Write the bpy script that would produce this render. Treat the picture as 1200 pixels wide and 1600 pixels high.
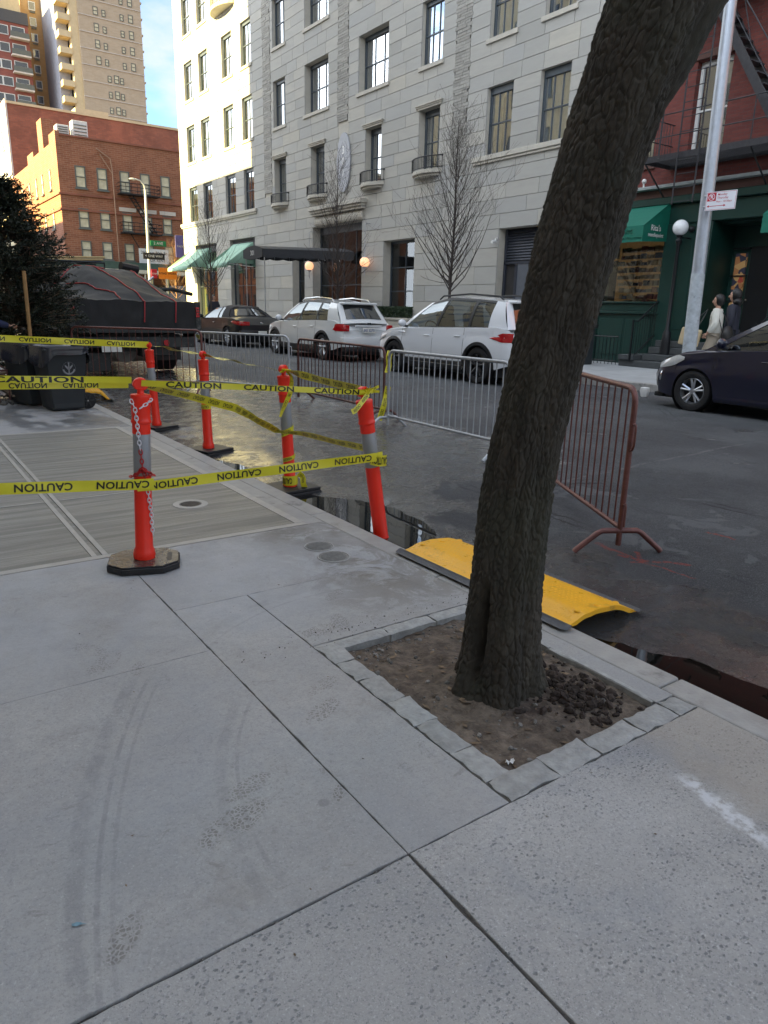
import bpy, bmesh, math, random
import numpy as np
from mathutils import Vector, Matrix, noise as mnoise
random.seed(7); rng = np.random.default_rng(7)
for o in list(bpy.data.objects): bpy.data.objects.remove(o)
S = bpy.context.scene
COL = S.collection
R_ = math.radians
# ---------------------------------------------------------------- camera
cd = bpy.data.cameras.new('camera'); cam = bpy.data.objects.new('camera', cd); COL.objects.link(cam)
cd.sensor_fit = 'VERTICAL'; cd.sensor_height = 36.0; cd.sensor_width = 27.0; cd.lens = 1106.2/1600*36
cd.clip_start = .05; cd.clip_end = 2000
cR = Vector((0.82005521, -0.5717613, 0.02446375)); cU = Vector((0.13798646, 0.23903335, 0.96115701)); cF = Vector((0.55540003, 0.78482615, -0.27491586))
cam.matrix_world = Matrix(((cR.x, cU.x, -cF.x, 0), (cR.y, cU.y, -cF.y, 0), (cR.z, cU.z, -cF.z, 1.5), (0, 0, 0, 1)))
S.camera = cam
# ---------------------------------------------------------------- sky, sun, exposure
SKYOFF = (.35, .1, .2)
SUN_EL = 22.0; SUN_AZ = 14.0          # the sun stands over the near side's roofs (-X), a little up the street (+Y)
sdir = Vector((-math.cos(R_(SUN_EL))*math.cos(R_(SUN_AZ)), math.cos(R_(SUN_EL))*math.sin(R_(SUN_AZ)), math.sin(R_(SUN_EL))))
W = bpy.data.worlds.new('World'); S.world = W; W.use_nodes = True
nt = W.node_tree; N = nt.nodes; Lk = nt.links; N.clear()
out = N.new('ShaderNodeOutputWorld'); bg = N.new('ShaderNodeBackground'); sky = N.new('ShaderNodeTexSky')
sky.sky_type = 'NISHITA'; sky.sun_disc = False; sky.sun_elevation = R_(SUN_EL); sky.sun_rotation = math.atan2(sdir.x, sdir.y)
sky.air_density = .8; sky.dust_density = .1; sky.ozone_density = 3.0; bg.inputs['Strength'].default_value = .05
tc = N.new('ShaderNodeTexCoord'); mp = N.new('ShaderNodeMapping'); mp.inputs['Scale'].default_value = (1.0, 1.0, 2.2); mp.inputs['Location'].default_value = SKYOFF
nz = N.new('ShaderNodeTexNoise'); nz.inputs['Scale'].default_value = 2.2; nz.inputs['Detail'].default_value = 7; nz.inputs['Roughness'].default_value = .55
sp = N.new('ShaderNodeSeparateXYZ'); m1 = N.new('ShaderNodeMath'); m1.operation = 'MULTIPLY'; m1.inputs[1].default_value = -.12
m2 = N.new('ShaderNodeMath'); m2.operation = 'ADD'
mr = N.new('ShaderNodeMapRange'); mr.interpolation_type = 'SMOOTHSTEP'; mr.inputs['From Min'].default_value = .33; mr.inputs['From Max'].default_value = .46
mx = N.new('ShaderNodeMix'); mx.data_type = 'RGBA'; mx.inputs[7].default_value = (1.25, 1.22, 1.2, 1)
Lk.new(tc.outputs['Generated'], mp.inputs['Vector']); Lk.new(mp.outputs[0], nz.inputs['Vector']); Lk.new(tc.outputs['Generated'], sp.inputs[0])
Lk.new(sp.outputs['Z'], m1.inputs[0]); Lk.new(m1.outputs[0], m2.inputs[0]); Lk.new(nz.outputs['Fac'], m2.inputs[1]); Lk.new(m2.outputs[0], mr.inputs['Value'])
dt = N.new('ShaderNodeVectorMath'); dt.operation = 'DOT_PRODUCT'; dt.inputs[1].default_value = tuple(sdir); Lk.new(tc.outputs['Generated'], dt.inputs[0])
pm_ = N.new('ShaderNodeMath'); pm_.operation = 'MAXIMUM'; pm_.inputs[1].default_value = 0; Lk.new(dt.outputs['Value'], pm_.inputs[0])
pp_ = N.new('ShaderNodeMath'); pp_.operation = 'POWER'; pp_.inputs[1].default_value = 2.0; Lk.new(pm_.outputs[0], pp_.inputs[0])
gm_ = N.new('ShaderNodeMath'); gm_.operation = 'MULTIPLY_ADD'; gm_.inputs[1].default_value = 6.0; gm_.inputs[2].default_value = 1.0; Lk.new(pp_.outputs[0], gm_.inputs[0])
vs_ = N.new('ShaderNodeVectorMath'); vs_.operation = 'SCALE'; vs_.inputs[0].default_value = (2.35, 2.42, 2.6); Lk.new(gm_.outputs[0], vs_.inputs['Scale']); Lk.new(vs_.outputs[0], mx.inputs[7])
Lk.new(mr.outputs[0], mx.inputs[0]); Lk.new(sky.outputs[0], mx.inputs[6]); Lk.new(mx.outputs[2], bg.inputs['Color']); Lk.new(bg.outputs[0], out.inputs['Surface'])
sd = bpy.data.lights.new('sun', 'SUN'); sd.energy = 3.8; sd.angle = R_(.5); sd.color = (1.0, .77, .30)
sun = bpy.data.objects.new('sun', sd); COL.objects.link(sun); sun.location = (0, 0, 60); sun.rotation_euler = (-sdir).to_track_quat('-Z', 'Y').to_euler()
S.view_settings.view_transform = 'Standard'; S.view_settings.look = 'None'; S.view_settings.gamma = 1; S.view_settings.use_curve_mapping = False
S.view_settings.exposure = 3.08
S.view_settings.use_white_balance = True; S.view_settings.white_balance_temperature = 6500; S.view_settings.white_balance_tint = 6
S.render.engine = 'CYCLES'; S.cycles.max_bounces = 7; S.cycles.transparent_max_bounces = 24
# ---------------------------------------------------------------- materials
MATS = {}
def nmat(name):
    m = bpy.data.materials.new(name); m.use_nodes = True; MATS[name] = m
    return m, m.node_tree.nodes, m.node_tree.links, m.node_tree.nodes['Principled BSDF']
def srgb(r, g, b):
    f = lambda c: ((c/255+.055)/1.055)**2.4 if c > 10 else c/255/12.92
    return (f(r), f(g), f(b), 1)
def simple(name, col, rough=.6, metal=0., var=.12, scale=6., bump=.0, bscale=60., detail=5, spec=.5, coat=0., dirt=None, rvar=.0, island=0., emit=0.):
    """noise-varied principled material"""
    m, N, L, B = nmat(name)
    col = tuple(col[:3])+(1,)
    tc = N.new('ShaderNodeTexCoord')
    nz = N.new('ShaderNodeTexNoise'); nz.inputs['Scale'].default_value = scale; nz.inputs['Detail'].default_value = detail; nz.inputs['Roughness'].default_value = .6
    L.new(tc.outputs['Object'], nz.inputs['Vector'])
    mr = N.new('ShaderNodeMapRange'); mr.inputs['From Min'].default_value = .25; mr.inputs['From Max'].default_value = .75
    mr.inputs['To Min'].default_value = 1-var; mr.inputs['To Max'].default_value = 1+var
    L.new(nz.outputs['Fac'], mr.inputs['Value'])
    h = N.new('ShaderNodeHueSaturation'); h.inputs['Color'].default_value = col
    last = mr.outputs[0]
    if island:
        g = N.new('ShaderNodeNewGeometry'); mi = N.new('ShaderNodeMapRange'); mi.inputs['To Min'].default_value = 1-island; mi.inputs['To Max'].default_value = 1+island
        L.new(g.outputs['Random Per Island'], mi.inputs['Value'])
        oi = N.new('ShaderNodeObjectInfo'); mo = N.new('ShaderNodeMapRange'); mo.inputs['To Min'].default_value = 1-island; mo.inputs['To Max'].default_value = 1+island
        L.new(oi.outputs['Random'], mo.inputs['Value'])
        a = N.new('ShaderNodeMath'); a.operation = 'MULTIPLY'; L.new(mi.outputs[0], a.inputs[0]); L.new(last, a.inputs[1])
        b = N.new('ShaderNodeMath'); b.operation = 'MULTIPLY'; L.new(mo.outputs[0], b.inputs[0]); L.new(a.outputs[0], b.inputs[1]); last = b.outputs[0]
    L.new(last, h.inputs['Value'])
    c = h.outputs[0]
    if dirt:
        nd = N.new('ShaderNodeTexNoise'); nd.inputs['Scale'].default_value = dirt[1]; nd.inputs['Detail'].default_value = 8; nd.inputs['Roughness'].default_value = .7
        L.new(tc.outputs['Object'], nd.inputs['Vector'])
        md = N.new('ShaderNodeMapRange'); md.interpolation_type = 'SMOOTHSTEP'; md.inputs['From Min'].default_value = dirt[2]; md.inputs['From Max'].default_value = dirt[2]+.14; md.inputs['To Max'].default_value = dirt[3]
        L.new(nd.outputs['Fac'], md.inputs['Value'])
        mx = N.new('ShaderNodeMix'); mx.data_type = 'RGBA'; mx.inputs[7].default_value = tuple(dirt[0])[:3]+(1,)
        L.new(md.outputs[0], mx.inputs[0]); L.new(c, mx.inputs[6]); c = mx.outputs[2]
    L.new(c, B.inputs['Base Color'])
    B.inputs['Roughness'].default_value = rough; B.inputs['Metallic'].default_value = metal; B.inputs['Specular IOR Level'].default_value = spec
    if coat: B.inputs['Coat Weight'].default_value = coat; B.inputs['Coat Roughness'].default_value = .03
    if rvar:
        mv = N.new('ShaderNodeMapRange'); mv.inputs['From Min'].default_value = .3; mv.inputs['From Max'].default_value = .7; mv.inputs['To Min'].default_value = max(.02, rough-rvar); mv.inputs['To Max'].default_value = min(1, rough+rvar)
        L.new(nz.outputs['Fac'], mv.inputs['Value']); L.new(mv.outputs[0], B.inputs['Roughness'])
    if bump:
        nb = N.new('ShaderNodeTexNoise'); nb.inputs['Scale'].default_value = bscale; nb.inputs['Detail'].default_value = 6
        L.new(tc.outputs['Object'], nb.inputs['Vector'])
        bp = N.new('ShaderNodeBump'); bp.inputs['Strength'].default_value = bump; bp.inputs['Distance'].default_value = .01
        L.new(nb.outputs['Fac'], bp.inputs['Height']); L.new(bp.outputs[0], B.inputs['Normal'])
    if emit: B.inputs['Emission Color'].default_value = col; B.inputs['Emission Strength'].default_value = emit
    return m
class G:
    """tiny node-graph helper for the ground materials"""
    def __init__(s, name): s.m, s.N, s.L, s.B = nmat(name); s.pos = None
    def P(s):
        if not s.pos: s.pos = s.N.new('ShaderNodeNewGeometry').outputs['Position']
        return s.pos
    def con(s, v, sock):
        if isinstance(v, (int, float)): sock.default_value = v
        elif isinstance(v, tuple): sock.default_value = v if len(v) == len(sock.default_value) else tuple(v)+(1,)
        else: s.L.new(v, sock)
    def math(s, op, a, b=0., c=None, clamp=False):
        n = s.N.new('ShaderNodeMath'); n.operation = op; n.use_clamp = clamp
        s.con(a, n.inputs[0]); s.con(b, n.inputs[1])
        if c is not None: s.con(c, n.inputs[2])
        return n.outputs[0]
    def xy(s):
        n = s.N.new('ShaderNodeSeparateXYZ'); s.L.new(s.P(), n.inputs[0]); return n.outputs[0], n.outputs[1], n.outputs[2]
    def noise(s, scale, detail=5, rough=.6, vec=None, dist=0.):
        n = s.N.new('ShaderNodeTexNoise'); n.inputs['Scale'].default_value = scale; n.inputs['Detail'].default_value = detail; n.inputs['Roughness'].default_value = rough; n.inputs['Distortion'].default_value = dist
        s.L.new(vec or s.P(), n.inputs['Vector']); return n.outputs['Fac']
    def vor(s, scale, feature='F1', vec=None, rnd=1., out='Distance'):
        n = s.N.new('ShaderNodeTexVoronoi'); n.feature = feature; n.inputs['Scale'].default_value = scale; n.inputs['Randomness'].default_value = rnd
        s.L.new(vec or s.P(), n.inputs['Vector']); return n.outputs[out]
    def scaled(s, sc, rot=0., loc=(0, 0, 0)):
        n = s.N.new('ShaderNodeMapping'); n.inputs['Scale'].default_value = sc; n.inputs['Rotation'].default_value = (0, 0, rot); n.inputs['Location'].default_value = loc
        s.L.new(s.P(), n.inputs['Vector']); return n.outputs[0]
    def step(s, v, a, b, lo=0., hi=1.):
        n = s.N.new('ShaderNodeMapRange'); n.interpolation_type = 'SMOOTHSTEP'; n.inputs['From Min'].default_value = a; n.inputs['From Max'].default_value = b
        n.inputs['To Min'].default_value = lo; n.inputs['To Max'].default_value = hi; s.con(v, n.inputs['Value']); return n.outputs[0]
    def mix(s, f, a, b, typ='MIX'):
        n = s.N.new('ShaderNodeMix'); n.data_type = 'RGBA'; n.blend_type = typ
        s.con(f, n.inputs[0]); s.con(a, n.inputs[6]); s.con(b, n.inputs[7]); return n.outputs[2]
    def bump(s, h, strength=.5, dist=.01, prev=None):
        n = s.N.new('ShaderNodeBump'); s.con(strength, n.inputs['Strength']); n.inputs['Distance'].default_value = dist; s.con(h, n.inputs['Height'])
        if prev: s.L.new(prev, n.inputs['Normal'])
        return n.outputs[0]
    def fin(s, col, rough, nrm=None):
        s.con(col, s.B.inputs['Base Color']); s.con(rough, s.B.inputs['Roughness'])
        if nrm: s.L.new(nrm, s.B.inputs['Normal'])
        return s.m
# ---------------------------------------------------------------- mesh helpers
class MB:
    def __init__(s): s.v = []; s.f = []
    def add(s, vs, fs):
        n = len(s.v); s.v += [tuple(map(float, p)) for p in vs]; s.f += [tuple(i+n for i in f) for f in fs]; return s
    def box(s, a, b):
        x0, y0, z0 = [min(p, q) for p, q in zip(a, b)]; x1, y1, z1 = [max(p, q) for p, q in zip(a, b)]
        return s.add([(x0, y0, z0), (x1, y0, z0), (x1, y1, z0), (x0, y1, z0), (x0, y0, z1), (x1, y0, z1), (x1, y1, z1), (x0, y1, z1)],
                     [(0, 3, 2, 1), (4, 5, 6, 7), (0, 1, 5, 4), (1, 2, 6, 5), (2, 3, 7, 6), (3, 0, 4, 7)])
    def hexa(s, p):  # 8 points: bottom ring, top ring
        return s.add(p, [(0, 3, 2, 1), (4, 5, 6, 7), (0, 1, 5, 4), (1, 2, 6, 5), (2, 3, 7, 6), (3, 0, 4, 7)])
    def obox(s, c, size, rz=0., rx=0., ry=0.):
        M = Matrix.Translation(c) @ Matrix.Rotation(rz, 4, 'Z') @ Matrix.Rotation(ry, 4, 'Y') @ Matrix.Rotation(rx, 4, 'X')
        hx, hy, hz = size[0]/2, size[1]/2, size[2]/2
        return s.hexa([M @ Vector(p) for p in ((-hx, -hy, -hz), (hx, -hy, -hz), (hx, hy, -hz), (-hx, hy, -hz), (-hx, -hy, hz), (hx, -hy, hz), (hx, hy, hz), (-hx, hy, hz))])
    def tube(s, pts, r, n=8, cap=True):
        pts = [Vector(p) for p in pts]; m = len(pts); rs = r if hasattr(r, '__len__') else [r]*m
        vs = []; prev = None
        for i, p in enumerate(pts):
            t = (pts[min(i+1, m-1)]-pts[max(i-1, 0)])
            if t.length < 1e-9: t = Vector((0, 0, 1))
            t.normalize()
            if prev is None:
                a = Vector((0, 0, 1)) if abs(t.z) < .9 else Vector((1, 0, 0)); u = t.cross(a).normalized()
            else: u = (prev-t*prev.dot(t)).normalized()
            prev = u; w = t.cross(u)
            vs += [p+(u*math.cos(2*math.pi*k/n)+w*math.sin(2*math.pi*k/n))*rs[i] for k in range(n)]
        fs = [(i*n+k, i*n+(k+1) % n, (i+1)*n+(k+1) % n, (i+1)*n+k) for i in range(m-1) for k in range(n)]
        if cap: fs += [tuple(range(n-1, -1, -1)), tuple(range((m-1)*n, m*n))]
        return s.add(vs, fs)
    def lathe(s, prof, n=24, c=(0, 0, 0), axis='Z', ry=0.):
        vs = []
        for r, z in prof:
            for k in range(n):
                a = 2*math.pi*k/n
                if axis == 'Z': p = (r*math.cos(a), r*math.sin(a), z)
                elif axis == 'X': p = (z, r*math.cos(a), r*math.sin(a))
                else: p = (r*math.cos(a), z, r*math.sin(a))
                vs.append((p[0]+c[0], p[1]+c[1], p[2]+c[2]))
        m = len(prof)
        fs = [(i*n+k, i*n+(k+1) % n, (i+1)*n+(k+1) % n, (i+1)*n+k) for i in range(m-1) for k in range(n)]
        return s.add(vs, fs)
    def prism(s, poly, ax, a, b):
        """polygon extruded along axis ax ('x','y','z') from a to b; poly in the other two axes"""
        def mk(p, t): return {'x': (t, p[0], p[1]), 'y': (p[0], t, p[1]), 'z': (p[0], p[1], t)}[ax]
        n = len(poly)
        return s.add([mk(p, a) for p in poly]+[mk(p, b) for p in poly], [tuple(range(n-1, -1, -1)), tuple(range(n, 2*n))]+[(i, (i+1) % n, n+(i+1) % n, n+i) for i in range(n)])
    def grid(s, P):
        """P[i][j] points"""
        a = len(P); b = len(P[0])
        return s.add([p for row in P for p in row], [(i*b+j, i*b+j+1, (i+1)*b+j+1, (i+1)*b+j) for i in range(a-1) for j in range(b-1)])
    def ball(s, c, r, n=12, sq=(1, 1, 1)):
        vs = []; m = n//2+1
        for i in range(m+1):
            t = math.pi*i/m
            for k in range(n):
                a = 2*math.pi*k/n; vs.append((c[0]+r*sq[0]*math.sin(t)*math.cos(a), c[1]+r*sq[1]*math.sin(t)*math.sin(a), c[2]+r*sq[2]*math.cos(t)))
        return s.add(vs, [(i*n+k, (i+1)*n+k, (i+1)*n+(k+1) % n, i*n+(k+1) % n) for i in range(m) for k in range(n)])
    def text(s, txt, M, size=1., bold=.0, extrude=0.002, align='CENTER', spacing=1.):
        vs, fs = text_geo(txt, bold, align, spacing)
        off = [M @ Vector((x*size, y*size, extrude)) for x, y in vs]
        return s.add(off, fs)
    def mesh(s, name, off=(0, 0, 0)):
        me = bpy.data.meshes.new(name)
        ox, oy, oz = off
        me.from_pydata([(x-ox, y-oy, z-oz) for x, y, z in s.v], [], s.f); me.update(); return me
    def build(s, name, mat, parent=None, local=False, smooth=False, bev=0., seg=1, fixn=True, ang=35):
        off = (0, 0, 0) if (parent is None or local) else world_loc(parent)
        me = s.mesh(name, off)
        if bev or fixn:
            bm = bmesh.new(); bm.from_mesh(me)
            if fixn: bmesh.ops.recalc_face_normals(bm, faces=bm.faces)
            if bev:
                es = [e for e in bm.edges if len(e.link_faces) == 2 and e.calc_face_angle(0) > .5]
                bmesh.ops.bevel(bm, geom=es, offset=bev, segments=seg, profile=.5, affect='EDGES', clamp_overlap=True)
            bm.to_mesh(me); bm.free()
        return link(name, me, mat, parent, smooth, ang)
def smooth_mesh(me, ang=35):
    if ang >= 180:
        me.shade_smooth(); return
    me.shade_smooth()
    try: me.set_sharp_from_angle(angle=R_(ang))
    except Exception: pass
def link(name, me, mat, parent=None, smooth=False, ang=35, loc=None):
    if mat is not None and not me.materials: me.materials.append(MATS[mat] if isinstance(mat, str) else mat)
    if smooth: smooth_mesh(me, ang)
    o = bpy.data.objects.new(name, me); COL.objects.link(o)
    if parent: o.parent = parent
    if loc is not None: o.location = loc
    return o
WL = {}
def world_loc(o):
    x = Vector((0, 0, 0))
    while o: x += o.location; o = o.parent
    return x
def tag(o, label=None, cat=None, group=None, kind=None):
    if label: o['label'] = label
    if cat: o['category'] = cat
    if group: o['group'] = group
    if kind: o['kind'] = kind
    return o
def thing(name, label, cat, loc=(0, 0, 0), rz=0., group=None):
    o = bpy.data.objects.new(name, None); o.empty_display_size = .2; COL.objects.link(o); o.location = loc; o.rotation_euler = (0, 0, rz)
    return tag(o, label, cat, group)
def copy_tree(o, parent=None):
    c = o.copy(); COL.objects.link(c); c.parent = parent
    for ch in list(o.children): copy_tree(ch, c)
    return c
_TXT = {}
def text_geo(txt, bold, align, spacing=1.):
    key = (txt, bold, align, spacing)
    if key not in _TXT:
        cu = bpy.data.curves.new('t', 'FONT'); cu.body = txt; cu.size = 1.; cu.offset = bold; cu.align_x = align; cu.align_y = 'CENTER'; cu.resolution_u = 3; cu.space_character = spacing
        ob = bpy.data.objects.new('t', cu); COL.objects.link(ob)
        dg = bpy.context.evaluated_depsgraph_get(); me = bpy.data.meshes.new_from_object(ob.evaluated_get(dg))
        _TXT[key] = ([(v.co.x, v.co.y) for v in me.vertices], [tuple(p.vertices) for p in me.polygons])
        bpy.data.objects.remove(ob); bpy.data.curves.remove(cu); bpy.data.meshes.remove(me)
    return _TXT[key]
def frame_at(o, xdir, ydir):
    x = Vector(xdir).normalized(); y = Vector(ydir).normalized(); z = x.cross(y)
    return Matrix(((x.x, y.x, z.x, o[0]), (x.y, y.y, z.y, o[1]), (x.z, y.z, z.z, o[2]), (0, 0, 0, 1)))
def interp(x, pts):
    return float(np.interp(x, [p[0] for p in pts], [p[1] for p in pts]))
def road_z(x, y=5.):
    return interp(x, [(2.6, -.085), (3.2, -.062), (4.2, -.025), (5.2, 0), (8, .075), (10, .115), (11.5, .11), (12.3, .075)])
# plain materials
simple('steel', (.42, .44, .46), .38, .85, .18, 14, .15, 160, rvar=.12)
simple('galv', (.42, .46, .52), .42, .55, .14, 9, .2, 30, dirt=((.2, .2, .2), 4, .6, .5), rvar=.1)
simple('rust_paint', (.15, .06, .052), .34, .25, .3, 18, .3, 90, dirt=((.30, .16, .13), 9, .6, .7))
simple('dark_rust', (.11, .045, .038), .4, .3, .3, 18, .3, 90)
simple('galv_rail', (.44, .46, .48), .4, .35, .2, 18, .2, 60, dirt=((.12, .11, .1), 9, .62, .6))
simple('orange', (.88, .026, .008), .36, 0, .06, 5, .12, 30, dirt=((.45, .06, .03), 6, .68, .45), rvar=.08)
simple('reflect', (.30, .31, .32), .32, .2, .08, 7, .25, 600)
simple('rubber', (.012, .012, .013), .5, 0, .3, 20, .3, 80)
simple('rubber_top', (.06, .053, .045), .22, 0, .6, 9, .35, 40, dirt=((.20, .18, .15), 7, .54, .6), rvar=.18)
simple('tape', (.70, .63, .03), .3, 0, .05, 8, .15, 25)
simple('tape_ink', (.012, .012, .010), .4, 0, .1)
simple('chain_white', (.75, .72, .74), .35)
simple('chain_red', (.45, .01, .01), .35)
simple('yellow', (.92, .46, .015), .33, 0, .08, 7, .35, 55, dirt=((.25, .14, .03), 5.5, .56, .55), rvar=.1)
simple('ramp_edge', (.075, .08, .088), .55, 0, .25, 20, .3, 90)
simple('tyre', (.012, .012, .013), .75, 0, .2, 20)
simple('rim', (.55, .57, .6), .28, .8, .08)
simple('rim_dark', (.03, .03, .032), .3, .6, .08)
simple('car_white', (.78, .80, .82), .25, 0, .015, 2, coat=1.)
simple('car_pearl', (.66, .68, .68), .28, 0, .02, 2, coat=1., dirt=((.45, .44, .42), 3, .62, .3))
simple('car_navy', (.004, .005, .022), .3, 0, .05, 2, coat=1.)
simple('car_black', (.006, .007, .010), .3, 0, .05, 2, coat=.35)
simple('car_red', (.18, .01, .01), .25, .1, .05, 2, coat=1.)
simple('trim', (.016, .017, .018), .5, 0, .15, 12)
simple('softtop', (.014, .015, .02), .85, 0, .15, 30, .2, 200)
simple('chrome', (.7, .72, .74), .12, 1.)
simple('lamp_red', (.42, .008, .012), .12, 0, .1, 8, coat=1.)
simple('lamp_clear', (.62, .64, .64), .1, .3, .15, 20, coat=1.)
simple('plate', (.72, .72, .66), .4)
simple('ink', (.02, .02, .025), .5)
simple('ink_blue', (.05, .08, .25), .5)
simple('seat', (.05, .045, .04), .8)
simple('glass_dark', (.012, .014, .016), .04, 0, .05, 2, spec=1., coat=1.)
simple('white_paint', (.72, .72, .70), .5, 0, .05)
simple('white_glow', (.80, .82, .84), .25)
simple('sign_white', (.74, .76, .82), .4, 0, .03)
simple('sign_red', (.45, .01, .03), .4)
simple('soil', (.125, .098, .074), .95, 0, .6, 22, 1.0, 60, dirt=((.07, .053, .042), 6, .50, .8))
simple('pebble', (.27, .255, .23), .8, 0, .3, 30, island=.45)
simple('clod', (.048, .033, .025), .95, 0, .4, 30, .6, 80, island=.3)
def glass(name, tint=(.8, .85, .85), refl=.22, body=(.9, .9, .9)):
    m, N, L, B = nmat(name); N.remove(B); o = N['Material Output']
    g = N.new('ShaderNodeBsdfGlossy'); g.inputs['Roughness'].default_value = .015; g.inputs['Color'].default_value = tint+(1,)
    t = N.new('ShaderNodeBsdfTransparent'); t.inputs['Color'].default_value = body+(1,)
    f = N.new('ShaderNodeFresnel'); f.inputs['IOR'].default_value = 1.5
    a = N.new('ShaderNodeMath'); a.operation = 'ADD'; a.use_clamp = True; a.inputs[1].default_value = refl
    tcn = N.new('ShaderNodeTexCoord'); nn = N.new('ShaderNodeTexNoise'); nn.inputs['Scale'].default_value = .9; nn.inputs['Detail'].default_value = 1
    bp = N.new('ShaderNodeBump'); bp.inputs['Strength'].default_value = .05; bp.inputs['Distance'].default_value = .05
    L.new(tcn.outputs['Object'], nn.inputs['Vector']); L.new(nn.outputs['Fac'], bp.inputs['Height']); L.new(bp.outputs[0], g.inputs['Normal'])
    mx = N.new('ShaderNodeMixShader'); L.new(f.outputs[0], a.inputs[0]); L.new(a.outputs[0], mx.inputs[0]); L.new(t.outputs[0], mx.inputs[1]); L.new(g.outputs[0], mx.inputs[2]); L.new(mx.outputs[0], o.inputs['Surface'])
    return m
glass('window_glass', (.9, .95, 1.), .42, (.75, .8, .8))
glass('shop_glass', (.8, .85, .9), .06, (.9, .9, .88))
glass('car_glass', (.8, .86, .9), .16, (.35, .38, .38))
# ================================================================= GROUND
g = G('concrete_old')        # sealed, smoother sidewalk flags with tyre arcs, shoe prints and damp marks
x, y, z = g.xy()
base = g.mix(g.step(g.noise(1.1, 6, .65), .3, .7), (.32, .312, .30), (.43, .418, .395))
base = g.mix(g.step(g.noise(9, 6, .7), .35, .75, 0, .55), base, (.34, .345, .345))
spk = g.step(g.vor(150, out='Distance'), .0, .22, 1, 0); sel = g.step(g.noise(60, 2), .56, .62)
base = g.mix(g.math('MULTIPLY', g.math('MULTIPLY', spk, sel), .55), base, (.62, .62, .62))
grit = g.step(g.noise(95, 5, .85), .50, .66, 0, .62); base = g.mix(grit, base, (.20, .20, .195))
lite = g.step(g.noise(120, 4, .85, vec=g.scaled((1, 1, 1), .3, (3, 5, 1))), .56, .68, 0, .6); base = g.mix(lite, base, (.58, .58, .57))
stain = g.step(g.noise(2.3, 7, .72, dist=.4), .54, .70, 0, .5); base = g.mix(stain, base, (.24, .225, .20))
gum = g.math('MULTIPLY', g.step(g.vor(3.1, vec=g.scaled((1, 1, 1), .4)), .05, .075, 1, 0), g.step(g.vor(3.1, vec=g.scaled((1, 1, 1), .4), out='Color'), .4, .5)); base = g.mix(g.math('MULTIPLY', gum, .5), base, (.17, .17, .17))
mot = g.step(g.noise(34, 6, .8), .46, .66, 0, .45); base = g.mix(mot, base, (.25, .25, .245))
spl = g.step(g.noise(7, 8, .8, dist=1.2), .58, .66, 0, .55); base = g.mix(spl, base, (.20, .19, .17))
bl2 = g.step(g.noise(1.2, 3, .5, vec=g.scaled((1, 1, 1), 0, (4, 7, 0))), .45, .65, 0, .25); base = g.mix(bl2, base, (.30, .33, .37))
obj = g.N.new('ShaderNodeObjectInfo'); orr = g.step(obj.outputs['Random'], 0, 1, 0, .22); base = g.mix(orr, base, (.27, .27, .26))
near = g.math('MULTIPLY', g.step(x, 1.55, 2.3), g.step(y, 2.5, 3.0))
damp = g.math('MULTIPLY', near, g.step(g.noise(3.2, 7, .75, dist=.6), .42, .54, 0, .85)); base = g.mix(damp, base, (.15, .135, .11))
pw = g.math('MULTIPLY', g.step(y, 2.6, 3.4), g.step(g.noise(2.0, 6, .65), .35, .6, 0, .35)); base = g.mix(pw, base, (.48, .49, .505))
def circ(p, q, r):
    (ax, ay), (bx, by), (cx, cy) = p, q, r; d = 2*(ax*(by-cy)+bx*(cy-ay)+cx*(ay-by))
    ux = ((ax*ax+ay*ay)*(by-cy)+(bx*bx+by*by)*(cy-ay)+(cx*cx+cy*cy)*(ay-by))/d; uy = ((ax*ax+ay*ay)*(cx-bx)+(bx*bx+by*by)*(ax-cx)+(cx*cx+cy*cy)*(bx-ax))/d
    return ux, uy, math.hypot(ax-ux, ay-uy)
brk = g.step(g.noise(12, 5, .7), .3, .62)
tracks = [((.17, 1.394), (.294, 1.922), (.689, 2.739), .022, .42), ((.211, 1.366), (.348, 1.886), (.74, 2.71), .007, .5), ((.245, 1.35), (.385, 1.87), (.77, 2.67), .006, .35),
          ((.64, 1.40), (.70, 1.83), (.99, 2.36), .018, .28), ((.70, 1.36), (.75, 1.80), (1.03, 2.33), .006, .35), ((1.09, 2.95), (1.515, 3.174), (2.222, 3.122), .03, .22), ((1.12, 2.90), (1.55, 3.10), (2.2, 3.04), .006, .3)]
lm = {0: (1.3, 2.95), 5: (2.85, 3.3)}
for k, (p, q, r, w, a) in enumerate(tracks):
    cx, cy, rr = circ(p, q, r)
    dx = g.math('SUBTRACT', x, cx); dy = g.math('SUBTRACT', y, cy)
    d = g.math('SQRT', g.math('ADD', g.math('MULTIPLY', dx, dx), g.math('MULTIPLY', dy, dy)))
    e = g.math('ABSOLUTE', g.math('SUBTRACT', d, rr))
    m = g.step(e, w*.6, w*1.5, a, 0)
    ylo, yhi = (min(p[1], r[1])-.12, max(p[1], r[1])+.1) if k < 5 else (2.85, 3.32)
    xlo, xhi = (min(p[0], r[0])-.1, max(p[0], r[0])+.05)
    m = g.math('MULTIPLY', m, g.math('MULTIPLY', g.step(y, ylo, ylo+.12), g.step(y, yhi-.15, yhi, 1, 0)))
    m = g.math('MULTIPLY', m, g.math('MULTIPLY', g.step(x, xlo, xlo+.08), g.step(x, xhi-.12, xhi, 1, 0)))
    base = g.mix(g.math('MULTIPLY', g.math('MULTIPLY', m, .85), brk), base, (.17, .175, .18))
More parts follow.
